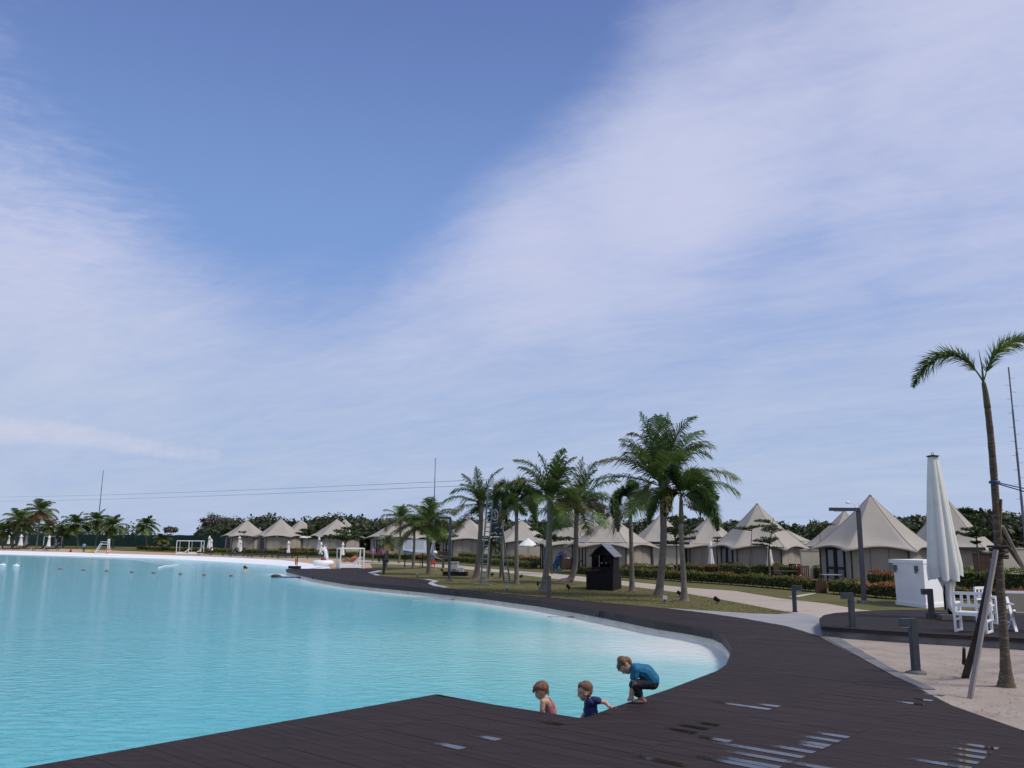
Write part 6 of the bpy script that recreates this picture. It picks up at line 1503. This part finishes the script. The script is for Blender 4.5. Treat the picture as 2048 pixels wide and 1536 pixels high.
# puddles of rain water held between the plank edges
def water_film():
    m = bpy.data.materials.new('puddle_water'); m.use_nodes = True; n_ = m.node_tree; p = n_.nodes['Principled BSDF']; p.inputs['Base Color'].default_value = (.022, .017, .017, 1); p.inputs['Roughness'].default_value = .04; p.inputs['IOR'].default_value = 1.33; p.inputs['Specular IOR Level'].default_value = .8
    tcx = n_.nodes.new('ShaderNodeNewGeometry'); nz = n_.nodes.new('ShaderNodeTexNoise'); nz.inputs['Scale'].default_value = 3; n_.links.new(tcx.outputs['Position'], nz.inputs[0]); bp = n_.nodes.new('ShaderNodeBump'); bp.inputs['Strength'].default_value = .06; bp.inputs['Distance'].default_value = .01; n_.links.new(nz.outputs[0], bp.inputs['Height']); n_.links.new(bp.outputs[0], p.inputs['Normal'])
    at = n_.nodes.new('ShaderNodeAttribute'); at.attribute_name = 'wet'; n2_ = n_.nodes.new('ShaderNodeTexNoise'); n2_.inputs['Scale'].default_value = 22; n2_.inputs['Detail'].default_value = 4; n_.links.new(tcx.outputs['Position'], n2_.inputs[0])
    ma = n_.nodes.new('ShaderNodeMath'); ma.operation = 'MULTIPLY_ADD'; n_.links.new(n2_.outputs[0], ma.inputs[0]); ma.inputs[1].default_value = .9; n_.links.new(at.outputs['Fac'], ma.inputs[2])
    mr = n_.nodes.new('ShaderNodeMapRange'); mr.interpolation_type = 'SMOOTHSTEP'; n_.links.new(ma.outputs[0], mr.inputs[0]); mr.inputs[1].default_value = .55; mr.inputs[2].default_value = 1.15
    tr = n_.nodes.new('ShaderNodeBsdfTransparent'); ms = n_.nodes.new('ShaderNodeMixShader'); n_.links.new(mr.outputs[0], ms.inputs[0]); n_.links.new(tr.outputs[0], ms.inputs[1]); n_.links.new(p.outputs[0], ms.inputs[2]); n_.links.new(ms.outputs[0], n_.nodes['Material Output'].inputs[0])
    return m
MT['film'] = water_film()
def C2(a): return (1200 + a[0] * .41406, 1200 + a[1] * .41406)
for l_, r_e in (((530, 490), (800, 525)), ((745, 500), (835, 513)), ((475, 655), (640, 682)), ((1000, 630), (1150, 655)), ((930, 648), (1115, 672)), ((915, 675), (1065, 695)), ((935, 697), (1035, 713)), ((780, 705), (990, 738)), ((500, 690), (940, 760)), ((560, 725), (880, 780)), ((560, 745), (850, 800)), ((430, 735), (800, 812)),
                ((1560, 487), (1640, 495)), ((1560, 505), (1690, 520)), ((1450, 440), (1530, 446)), ((1700, 697), (1890, 720)), ((1640, 710), (1875, 735)), ((1660, 742), (1850, 766)), ((1690, 768), (1835, 790)), ((1500, 770), (1800, 812)), ((480, 590), (580, 607)), ((380, 605), (530, 625)), ((330, 625), (490, 642)), ((-770, 705), (-640, 732)), ((-505, 672), (-455, 684)), ((-280, 590), (-145, 607)), ((900, 790), (1180, 830)), ((150, 745), (420, 800))):
    p, q = G(*C2(l_)).to_2d(), G(*C2(r_e)).to_2d(); row = math.floor(q.dot(pdy) / PW) * PW; u1 = q.dot(pdx); ks = round((u1 - seamA) / SEAM); us = seamA + ks * SEAM - .004
    if abs(us - u1) < .5: u1 = us
    u0 = u1 - min(1.38, max(.35, (q - p).length * 1.2)); n_ = 14; mb = MB(); wet = []
    cols = (0, .12, .5, .88, 1)
    for i in range(n_ + 1):
        f_ = i / n_; u_ = u0 + (u1 - u0) * f_
        for c_ in cols:
            pt = pdx * u_ + pdy * (row + PG + .002 + (PW - PG - .004) * c_); mb.v.append((pt.x, pt.y, .0045)); edge = 0.25 if c_ in (0, 1) else 1.0
            wet.append(min(1, f_ * 1.25) * edge if f_ < .97 else .9 * edge)
    k_ = len(cols)
    for i in range(n_):
        for j in range(k_ - 1): a_ = i * k_ + j; mb.f.append((a_, a_ + k_, a_ + k_ + 1, a_ + 1))
    o = mb.build('rain_puddle', MT['film']); at = o.data.attributes.new('wet', 'FLOAT', 'POINT'); at.data.foreach_set('value', wet); tag(o, kind='structure')
# drift of sand and leaf litter round the palm foot
lm = MB(); r_ = random.Random(8)
for i in range(420):
    p = G(r_.uniform(1840, 2040), r_.uniform(1310, 1440))
    if inside(p.to_2d(), sand2): leaf_quad(lm, Vector((p.x, p.y, .008 + r_.uniform(0, .01))), r_.uniform(.015, .05), r_, 3)
tag(lm.build('leaf_litter', MT['frondd']), 'scattered dry leaf bits on the pale sand by the palm', 'leaf litter', None, 'stuff')
gm = MB(); r_ = random.Random(11)
def blades(poly, n_, h, x0, x1, y0, y1):
    k_ = 0
    while k_ < n_:
        p = G(r_.uniform(x0, x1), y0 + (y1 - y0) * r_.random()); q = p.to_2d(); k_ += 1
        if not inside(q, poly): continue
        a = r_.uniform(0, 6.28); hh = h * r_.uniform(.5, 1.4); w_ = .016; gm.add([(q.x - math.cos(a) * w_, q.y - math.sin(a) * w_, 0), (q.x + math.cos(a) * w_, q.y + math.sin(a) * w_, 0), (q.x + r_.gauss(0, .04), q.y + r_.gauss(0, .04), hh)], [(0, 1, 2)])
MT['grass'] = leafmat('grass_blade', (0.165, 0.148, 0.055), (0.12, 0.115, 0.042), tr=.25, isl=.2)
blades(lawn2, 60000, .022, 740, 1580, 1134, 1229)
tag(gm.build('lawn_grass', MT['grass']), 'short patchy olive grass of the lawn under the palms', 'grass', None, 'stuff')

# ================================================================== people
def capsule(mb, a, b, r0, r1, n=12):
    a, b = Vector(a), Vector(b); d = b - a
    if d.length < 1e-5: mb.ell(a, r0, n, 8); return
    u = d.normalized(); pts, rad = [], []
    for k_ in range(4): t = math.pi / 2 * (1 - k_ / 4); pts.append(a - u * r0 * math.sin(t)); rad.append(max(.0008, r0 * math.cos(t)))
    pts.append(a); rad.append(r0); pts.append(b); rad.append(r1)
    for k_ in range(1, 5): t = math.pi / 2 * k_ / 4; pts.append(b + u * r1 * math.sin(t)); rad.append(max(.0008, r1 * math.cos(t)))
    mb.tube(pts, rad, n)
def skin_mesh(name, shapes, voxel, m, parent, smooth=4, disp=0.0, dscale=.05):
    mb = MB()
    for s_ in shapes:
        if s_[0] == 'c': capsule(mb, *s_[1:])
        else: mb.ell(*s_[1:])
    me = mb.mesh('tmp', None); o = bpy.data.objects.new('tmp', me); COL.objects.link(o)
    r = o.modifiers.new('r', 'REMESH'); r.mode = 'VOXEL'; r.voxel_size = voxel
    sm = o.modifiers.new('s', 'SMOOTH'); sm.factor = .5; sm.iterations = smooth
    if disp:
        tx = bpy.data.textures.new('hairtex', 'CLOUDS'); tx.noise_scale = dscale; tx.noise_depth = 3; dm = o.modifiers.new('d', 'DISPLACE'); dm.texture = tx; dm.strength = disp; dm.mid_level = .5
    dg = bpy.context.evaluated_depsgraph_get(); me2 = bpy.data.meshes.new_from_object(o.evaluated_get(dg)); bpy.data.objects.remove(o); me2.name = name
    me2.materials.clear(); me2.materials.append(m); me2.polygons.foreach_set('use_smooth', [True] * len(me2.polygons)); return link(name, me2, parent)
MT['skin'] = mat('skin', (0.50, 0.30, 0.215), 0.55, 0.05, 8, spec=.35)
MT['skintan'] = mat('tan_skin', (0.25, 0.14, 0.095), 0.55, 0.05, 8)
MT['lip_red'] = mat('lip', (0.40, 0.16, 0.13), 0.5)
MT['eyew'] = mat('eye_white', (0.75, 0.73, 0.70), 0.3); MT['eyed'] = mat('iris', (0.03, 0.025, 0.02), 0.3)
MT['hairb'] = mat('brown_hair', (0.19, 0.105, 0.055), 0.6, 0.35, 30, 0.6, 60, stretch=(1, 1, .4), col2=(0.085, 0.046, 0.026))
MT['hairr'] = mat('reddish_hair', (0.23, 0.105, 0.050), 0.6, 0.35, 30, 0.6, 60, stretch=(1, 1, .3), col2=(0.08, 0.036, 0.020))
MT['hairk'] = mat('black_hair', (0.012, 0.010, 0.010), 0.5)
MT['tealshirt'] = mat('blue_rash_shirt', (0.008, 0.135, 0.26), 0.75, 0.12, 5, 0.25, 22)
MT['navy'] = mat('navy_rash_shirt', (0.010, 0.022, 0.105), 0.7, 0.2, 5, 0.25, 22)
MT['shorts'] = mat('dark_patterned_shorts', (0.012, 0.013, 0.018), 0.8, 0.2, 5, 0.2, dirt=((0.26, 0.25, 0.25), 9, 0.585, 0.9))
MT['pinksuit'] = mat('pink_patterned_swimsuit', (0.42, 0.15, 0.155), 0.75, 0.2, 14, dirt=((0.16, 0.04, 0.06), 30, 0.55, 0.8))
class Pose:
    """joints given as picture positions of the enlarged crop with a depth offset: a real body standing at one depth"""
    def __init__(s, D, origin): s.D = D; s.o = origin; s.k = D / FPX / 6.0235
    def p(s, cx, cy, dz=0.0): return U(1020 + cx / 6.0235, 1280 + cy / 6.0235, s.D + dz) - s.o
    def c(s, a, b, r0, r1): return ('c', s.p(*a), s.p(*b), r0 * s.k, r1 * s.k)
    def e(s, a, r, rot=None): return ('e', s.p(*a), tuple(x * s.k for x in (r if hasattr(r, '__len__') else (r, r, r))), 14, 10, rot)
def hand(q, palm, tips, w_, thumb):
    """palm and finger chains: palm=(from,to), tips=list of (mid, tip)"""
    out_ = [q.c(palm[0], palm[1], w_ * 1.0, w_ * 1.15)]
    for mid, tip in tips: out_ += [q.c(palm[1], mid, 7.5, 7.5), q.c(mid, tip, 7.5, 5.5)]
    out_ += [q.c(palm[0], thumb[0], 9, 8), q.c(thumb[0], thumb[1], 8, 6)]
    return out_

# --- boy crouching on the deck edge
ft = G(1020 + 1590 / 6.0235, 1280 + 757 / 6.0235); q = Pose(dep(ft), ft)
t = thing('person', 'child in a blue rash shirt and dark patterned shorts crouching on the deck edge', 'child', ft)
RY = lambda a: Matrix.Rotation(R(a), 3, 'Y')
body = [q.e((1378, 300), (84, 76, 90), RY(20)), q.e((1398, 345), (62, 60, 55)), q.c((1400, 370), (1428, 388), 40, 24), q.c((1350, 372), (1366, 398), 13, 11), q.e((1335, 350), (30, 50, 32)), q.e((1402, 290, -.085), (20, 8, 25), RY(15)), q.e((1402, 290, .085), (20, 8, 25), RY(15)),
        q.c((1425, 330), (1490, 352), 42, 50), q.c((1500, 350, -.05), (1500, 350, .05), 58, 58), q.c((1530, 365), (1640, 390), 66, 78), q.c((1640, 390), (1712, 490), 78, 76),
        q.c((1512, 350, -.10), (1500, 475, -.115), 36, 29), q.c((1500, 475, -.115), (1487, 590, -.10), 29, 25), q.c((1487, 590, -.10), (1474, 672, -.08), 25, 19),
        q.c((1505, 350, .10), (1480, 480, .115), 36, 29), q.c((1480, 480, .115), (1462, 600, .10), 29, 24), q.c((1462, 600, .10), (1448, 676, .08), 24, 18),
        q.c((1715, 520, -.06), (1500, 535, -.10), 62, 46), q.c((1500, 535, -.10), (1592, 700, -.07), 44, 27), q.c((1592, 700, -.07), (1622, 730, -.07), 27, 25), q.c((1618, 735, -.07), (1535, 738, -.075), 23, 17), q.c((1535, 738, -.075), (1510, 744, -.075), 15, 10),
        q.c((1715, 515, .06), (1485, 545, .10), 62, 46), q.c((1485, 545, .10), (1565, 690, .09), 44, 27), q.c((1565, 690, .09), (1590, 718, .09), 27, 24), q.c((1590, 722, .09), (1510, 728, .09), 22, 16)]
body += hand(q, ((1472, 680, -.08), (1466, 702, -.08)), [((1440, 712, -.09), (1416, 724, -.09)), ((1452, 722, -.085), (1436, 738, -.085)), ((1468, 728, -.08), (1470, 746, -.08)), ((1480, 724, -.075), (1492, 742, -.075))], 18, ((1488, 700, -.07), (1500, 716, -.07)))
body += hand(q, ((1446, 684, .08), (1438, 704, .08)), [((1424, 712, .07), (1410, 722, .07)), ((1430, 716, .08), (1418, 732, .08)), ((1438, 720, .085), (1430, 736, .085)), ((1446, 720, .09), (1444, 736, .09))], 17, ((1456, 702, .09), (1462, 714, .09)))
skin_mesh('body', body, .0055, MT['skin'], t, 3)
skin_mesh('hair', [q.e((1366, 262), (84, 82, 62), RY(32)), q.e((1322, 305), (34, 66, 50), RY(30)), q.e((1440, 268), (30, 58, 38)), q.e((1400, 236), (56, 66, 36)), q.c((1312, 330, -.04), (1302, 366, -.04), 14, 7), q.c((1318, 335, .0), (1310, 372, .0), 14, 7), q.c((1312, 325, .05), (1304, 360, .05), 14, 7), q.c((1375, 255, -.07), (1368, 290, -.078), 12, 5)], .006, MT['hairb'], t, 2, .012, .02)
skin_mesh('shirt', [q.c((1508, 352, -.045), (1508, 352, .045), 72, 72), q.c((1525, 360, -.02), (1640, 388, -.02), 80, 94), q.c((1525, 360, .03), (1640, 388, .03), 80, 94), q.c((1640, 388, -.02), (1708, 470, -.025), 94, 92), q.c((1640, 388, .02), (1708, 470, .025), 94, 92), q.c((1708, 470), (1716, 505), 92, 84), q.c((1516, 350, -.10), (1502, 452, -.115), 47, 41), q.c((1508, 350, .10), (1484, 452, .115), 47, 41)], .006, MT['tealshirt'], t, 3, .014, .045)
skin_mesh('swim_shorts', [q.c((1718, 520, -.05), (1505, 532, -.10), 74, 58), q.c((1505, 532, -.10), (1552, 640, -.085), 58, 50), q.c((1718, 516, .05), (1490, 542, .10), 74, 58), q.c((1490, 542, .10), (1535, 640, .09), 58, 50), q.c((1720, 525, -.03), (1720, 525, .03), 72, 72)], .006, MT['shorts'], t, 3, .014, .04)
for dz in (-.045, .045):
    m_ = MB(); m_.ell(q.p(1340, 374, dz), 8.5 * q.k, 8, 6); e_ = m_.build('eye', MT['eyew'], t, True); m_ = MB(); m_.ell(q.p(1338, 380, dz), 4.5 * q.k, 8, 6); m_.build('iris', MT['eyed'], e_, True)
    m_ = MB(); capsule(m_, q.p(1325, 366, dz - .012), q.p(1325, 366, dz + .012), 4 * q.k, 3 * q.k, 6); m_.build('eyebrow', MT['hairb'], t, True)
m_ = MB(); capsule(m_, q.p(1398, 403, -.02), q.p(1398, 403, .02), 5 * q.k, 5 * q.k, 8); m_.build('mouth', MT['lip_red'], t, True)

# --- toddler in a navy shirt, in the water, one hand back on the deck
eg = G(1175, 1434); D = dep(eg) + .38; fo = U(1020 + 985 / 6.0235, 1280 + 990 / 6.0235, D); fo.z = -.62; q = Pose(D, fo)
t = thing('person', 'toddler in a navy shirt standing in the water with one hand on the deck', 'child', fo)
hd = Pose(D, fo)
body = [q.e((905, 588), (86, 78, 90), RY(-8)), q.e((878, 655), (56, 58, 58)), q.c((868, 690), (882, 712), 34, 24), q.c((826, 640), (822, 668), 10, 12), q.e((836, 610), (26, 54, 40)), q.e((912, 650, -.08), (20, 8, 27), RY(-8)), q.e((912, 650, .08), (20, 8, 27), RY(-8)),
        q.c((920, 690), (950, 735), 42, 46), q.c((970, 740, -.06), (970, 740, .06), 55, 55), q.c((968, 760), (985, 950), 66, 74), q.c((985, 950), (988, 1080), 74, 70),
        q.c((1010, 722, -.07), (1070, 735, -.09), 38, 33), q.c((1070, 735, -.09), (1152, 752, -.10), 31, 27), q.c((1152, 752, -.10), (1196, 806, -.14), 26, 18), q.c((950, 760, .09), (905, 880, .12), 34, 28), q.c((905, 880, .12), (850, 960, .08), 27, 20)]
body += hand(q, ((1200, 808, -.15), (1226, 813, -.17)), [((1250, 806, -.18), (1276, 802, -.19)), ((1252, 812, -.17), (1280, 812, -.18)), ((1250, 818, -.16), (1276, 824, -.17)), ((1244, 824, -.15), (1264, 832, -.15))], 17, ((1220, 796, -.15), (1242, 790, -.16)))
for sx in (-.06, .06): body.append(('c', q.p(986, 1080, sx), Vector((0, sx, .30)), .075, .055)); body.append(('c', Vector((0, sx, .30)), Vector((.0, sx, .05)), .055, .036)); body.append(('c', Vector((.02, sx, .03)), Vector((-.09, sx, .02)), .034, .024))
skin_mesh('body', body, .0055, MT['skin'], t, 3)
skin_mesh('hair', [q.e((918, 562), (84, 84, 70), RY(8)), q.e((960, 606), (38, 66, 58)), q.e((945, 650, -.03), (36, 40, 40)), q.e((945, 650, .03), (36, 40, 40)), q.e((858, 535), (42, 62, 28), RY(-30)), q.c((830, 552, -.03), (820, 578, -.03), 10, 5), q.c((828, 550, .03), (818, 576, .03), 10, 5)], .006, MT['hairb'], t, 2, .010, .018)
skin_mesh('shirt', [q.c((972, 748, -.06), (972, 748, .06), 64, 64), q.c((968, 770, -.02), (984, 980, -.03), 78, 90), q.c((968, 770, .02), (984, 980, .03), 78, 90), q.c((984, 980), (986, 1050), 90, 88), q.c((1010, 724, -.07), (1068, 732, -.09), 46, 42), q.c((950, 765, .09), (915, 840, .11), 44, 38)], .006, MT['navy'], t, 3, .014, .04)
for dz in (-.045, .045):
    m_ = MB(); m_.ell(q.p(832, 626, dz), 8 * q.k, 8, 6); e_ = m_.build('eye', MT['eyew'], t, True); m_ = MB(); m_.ell(q.p(826, 627, dz), 4.5 * q.k, 8, 6); m_.build('iris', MT['eyed'], e_, True)
m_ = MB(); capsule(m_, q.p(846, 698, -.02), q.p(846, 698, .02), 5 * q.k, 5 * q.k, 8); m_.build('mouth', MT['lip_red'], t, True)

# --- girl with her back half turned
eg = G(1092, 1427); D = dep(eg) + .42; fo = U(1020 + 480 / 6.0235, 1280 + 900 / 6.0235, D); fo.z = -.66; q = Pose(D, fo)
t = thing('person', 'small child with tied reddish hair and a pink patterned swimsuit in the water', 'child', fo)
body = [q.e((376, 585), (84, 78, 88), RY(-6)), q.e((350, 650), (52, 54, 54)), q.c((348, 680), (366, 700), 32, 22), q.c((316, 645), (312, 670), 9, 11), q.e((322, 612), (26, 50, 38)),
        q.c((395, 670), (425, 730), 36, 40), q.c((430, 742, -.06), (450, 745, .06), 48, 48), q.c((445, 760), (490, 860), 62, 62), q.c((490, 860), (492, 1000), 62, 72),
        q.c((398, 742, -.09), (388, 830, -.11), 36, 31), q.c((388, 830, -.11), (380, 920, -.10), 30, 24), q.c((380, 920, -.10), (372, 960, -.12), 22, 17),
        q.c((480, 750, .09), (540, 830, .10), 36, 30), q.c((540, 830, .10), (520, 900, .02), 28, 22), q.c((520, 900, .02), (480, 940, -.05), 22, 17)]
for sx in (-.06, .06): body.append(('c', q.p(492, 1000, sx), Vector((0, sx, .32)), .08, .055)); body.append(('c', Vector((0, sx, .32)), Vector((.0, sx, .05)), .055, .036)); body.append(('c', Vector((.02, sx, .03)), Vector((-.09, sx, .02)), .034, .024))
body += hand(q, ((372, 960, -.12), (366, 985, -.13)), [((360, 1000, -.14), (356, 1018, -.14)), ((365, 1004, -.135), (362, 1022, -.135)), ((371, 1003, -.13), (370, 1020, -.13)), ((377, 1000, -.125), (378, 1014, -.125))], 15, ((384, 985, -.12), (390, 998, -.12)))
skin_mesh('body', body, .0055, MT['skin'], t, 3)
skin_mesh('hair', [q.e((382, 566), (88, 84, 74)), q.e((412, 598), (48, 70, 56)), q.e((304, 575), (28, 58, 36)), q.c((448, 580, .0), (466, 665, .01), 20, 7), q.c((436, 590, -.05), (446, 655, -.05), 16, 5), q.c((420, 610, .05), (425, 670, .05), 18, 6), q.c((296, 590, -.03), (282, 640, -.03), 16, 6), q.c((290, 590, .03), (272, 620, .03), 16, 6), q.c((330, 560, -.06), (318, 630, -.07), 22, 8)], .006, MT['hairr'], t, 2, .012, .02)
m_ = MB(); capsule(m_, q.p(360, 535, -.065), q.p(362, 575, -.085), 6 * q.k, 6 * q.k, 6); m_.build('hair_clip', MT['pinksuit'], t, True)
skin_mesh('swimsuit', [q.c((462, 795), (492, 870), 66, 67), q.c((492, 870), (494, 1010), 67, 78), q.c((432, 705, -.05), (450, 790, -.07), 11, 13), q.c((448, 700, .04), (480, 780, .07), 11, 13), q.c((470, 720), (500, 800), 30, 50)], .006, MT['pinksuit'], t, 4)
m_ = MB(); m_.ell(q.p(324, 628, -.04), 8 * q.k, 8, 6); m_.build('eye', MT['eyew'], t, True); m_ = MB(); capsule(m_, q.p(330, 690, -.02), q.p(330, 690, .02), 4.5 * q.k, 4.5 * q.k, 8); m_.build('mouth', MT['lip_red'], t, True)

# --- people further away
def person(label, px, py, hpx, rz, top, legs, hair='hairk', skin='skintan', walk=.0, shorts=False, arm=0.0, cat='person', group=None, H=None, z=None):
    b = GG(px, py); D = dep(b); H = H or hpx * D / FPX; s_ = H / 1.72; t = thing('person', label, cat, b, rz, group)
    V = lambda x, y, z: Vector((x, y, z)) * s_
    C_ = lambda a, b_, r0, r1: ('c', V(*a), V(*b_), r0 * s_, r1 * s_)
    body = [('e', V(0, .01, 1.60), (.085 * s_, .10 * s_, .125 * s_)), ('e', V(0, .11, 1.585), (.018 * s_, .03 * s_, .025 * s_)), C_((0, -.01, 1.40), (0, 0, 1.52), .055, .05), C_((-.13, 0, 1.38), (.13, 0, 1.38), .07, .07), C_((0, 0, 1.34), (0, 0, 1.0), .12, .11), C_((-.07, 0, .95), (.07, 0, .95), .10, .10)]
    sh = [C_((-.13, 0, 1.37), (.13, 0, 1.37), .09, .09), C_((0, 0, 1.33), (0, 0, .95), .15, .14), C_((-.06, 0, .93), (.06, 0, .93), .12, .12)]; lg = [C_((-.07, 0, .95), (.07, 0, .95), .125, .125)]
    for i, sx in enumerate((-1, 1)):
        f_ = walk * (1 if i == 0 else -1); hip = (sx * .09, 0, .92); kn = (sx * .10, f_ * .22 + abs(walk) * .06, .50 + abs(f_) * .02); an = (sx * .10, f_ * .42 - (.10 if f_ < 0 else 0), .09 + (.10 * abs(walk) if f_ < 0 else 0))
        body += [C_(hip, kn, .085, .058), C_(kn, an, .058, .038), C_((an[0], an[1] - .04, an[2] - .04), (an[0], an[1] + .16, an[2] - .06), .04, .028)]
        lg.append(C_(hip, kn, .105, .085 if shorts else .075))
        if not shorts: lg.append(C_(kn, (an[0], an[1], an[2] + .03), .075, .06))
        a_ = -f_ * .8 + (arm if i == 1 else 0); el = (sx * .24, a_ * .18 - .02, 1.12); wr = (sx * .25, a_ * .42 + .04, .90 + abs(a_) * .06); body += [C_((sx * .18, 0, 1.39), el, .05, .042), C_(el, wr, .042, .03), C_(wr, (sx * .25, wr[1] + .03, wr[2] - .10), .035, .028)]
        sh.append(C_((sx * .18, 0, 1.39), (sx * .225, a_ * .10 - .01, 1.22), .068, .062))
    skin_mesh('body', body, .022, MT[skin], t, 2); skin_mesh('shirt', sh, .024, MT[top], t, 2); skin_mesh('trousers', lg, .024, MT[legs], t, 2)
    skin_mesh('hair', [('e', V(0, -.025, 1.635), (.098 * s_, .10 * s_, .105 * s_)), ('e', V(0, -.06, 1.57), (.08 * s_, .06 * s_, .08 * s_))], .02, MT[hair], t, 1); return t
MT['ltblue'] = mat('light_blue_shirt', (.18, .33, .50), .8, .1, 6); MT['pink'] = mat('pink_shirt', (.62, .25, .36), .8, .1, 6); MT['mauve'] = mat('mauve_shirt', (.42, .20, .36), .8, .1, 6); MT['coral'] = mat('coral_shirt', (.55, .10, .10), .8, .1, 6); MT['redsh'] = mat('red_shorts', (.62, .05, .035), .8, .1, 6); MT['dktr'] = mat('dark_trousers', (.02, .022, .03), .8); MT['greytr'] = mat('grey_trousers', (.12, .11, .12), .8)
person('attendant in a light blue shirt and dark trousers standing left of the lifeguard chair', 167, 1105.2, 20, R(15), 'ltblue', 'dktr')
person('attendant in a light blue shirt bending beside the white canopy daybed', 404, 1109.6, 21, R(110), 'ltblue', 'dktr', walk=.35)
person('walker in a mauve top and grey trousers, leftmost of the three on the path', 745, 1123.5, 30, R(160), 'mauve', 'greytr', walk=.4)
person('walker in a coral top, middle one of the three on the path', 758, 1125.5, 29, R(185), 'coral', 'dktr', walk=.5)
person('walker in a pale pink top, right one of the three on the path', 766, 1125.5, 30, R(175), 'pink', 'dktr', walk=.4)
pw = person('walker in a light blue top and red shorts behind the board palm', 865, 1140.5, 38, R(-75), 'ltblue', 'redsh', walk=.6, shorts=True, skin='skin', arm=1.2, hair='hairb')
p = U(870, 1105, dep(GG(865, 1140.5)) - .1); t = thing('white_bag', 'white bag carried at the chest of the person in red shorts', 'bag', p); m_ = MB(); m_.ell((0, 0, 0), (.20, .12, .13)); m_.build('bag', MT['white'], t, True); m_ = MB(); torus(m_, (0, 0, .12), .08, .012, 14, 6, Matrix.Rotation(R(90), 3, 'X')); m_.build('strap', MT['white'], t, True)
def resting(label, px, py, z, rz, top, hair):
    b = GG(px, py); b.z += z; t = thing('person', label, 'person', b, rz, None); V = Vector
    C_ = lambda a, b_, r0, r1: ('c', V(a), V(b_), r0, r1)
    body = [('e', V((.62, 0, .62)), (.10, .09, .12)), C_((.5, 0, .48), (.58, 0, .56), .055, .05), C_((.46, 0, .42), (.02, 0, .14), .12, .12), C_((0, -.08, .13), (-.32, -.12, .34), .085, .06), C_((-.32, -.12, .34), (-.55, -.1, .06), .058, .04), C_((0, .08, .13), (-.42, .1, .14), .085, .06), C_((-.42, .1, .14), (-.78, .1, .08), .058, .04), C_((-.78, .1, .08), (-.80, .1, .22), .04, .03), C_((-.55, -.1, .05), (-.68, -.1, .05), .038, .03), C_((.44, -.17, .44), (.2, -.24, .26), .045, .038), C_((.2, -.24, .26), (.02, -.14, .30), .036, .028), C_((.44, .17, .44), (.2, .24, .26), .045, .038), C_((.2, .24, .26), (.0, .2, .2), .036, .028)]
    skin_mesh('body', body, .02, MT['skintan'], t, 2); skin_mesh('shirt', [C_((.45, -.08, .42), (.06, -.02, .16), .13, .14), C_((.45, .08, .42), (.06, .02, .16), .13, .14)], .022, MT[top], t, 2); skin_mesh('hair', [('e', V((.655, 0, .645)), (.10, .10, .11))], .02, MT[hair], t, 1)
resting('person in a red top lying back on the canopy daybed near the deck end', 702, 1133.5, .40, R(4), 'coral', 'hairk')
resting('person in an orange top lying on the far side of the canopy daybed', 699, 1131.5, .42, R(6), 'orange', 'hairk')
def swimmer(label, px, py, sc, hair, rz):
    b = G(px, py, ZW); t = thing('person', label, 'swimmer', b, rz, None); V = lambda x, y, z: Vector((x, y, z)) * sc; C_ = lambda a, b_, r0, r1: ('c', V(*a), V(*b_), r0 * sc, r1 * sc)
    skin_mesh('body', [('e', V(0, 0, .22), (.09 * sc, .10 * sc, .12 * sc)), ('e', V(0, .10, .20), (.02 * sc, .03 * sc, .03 * sc)), C_((0, 0, .0), (0, 0, .14), .055, .05), C_((-.17, 0, -.05), (.17, 0, -.05), .08, .08), C_((0, 0, -.05), (0, 0, -.45), .14, .12), C_((.2, 0, -.05), (.3, .2, -.12), .05, .04), C_((-.2, 0, -.05), (-.3, .2, -.12), .05, .04)], .02, MT['skin'], t, 2)
    skin_mesh('hair', [('e', V(0, -.03, .25), (.10 * sc, .10 * sc, .11 * sc))], .02, MT[hair], t, 1)
swimmer('dark haired swimmer with head above water near the right end of the buoys', 489, 1141.5, 1.3, 'hairk', .4)
swimmer('smaller swimmer held close to the dark haired one', 493.5, 1141, 1.0, 'hairb', -.6)
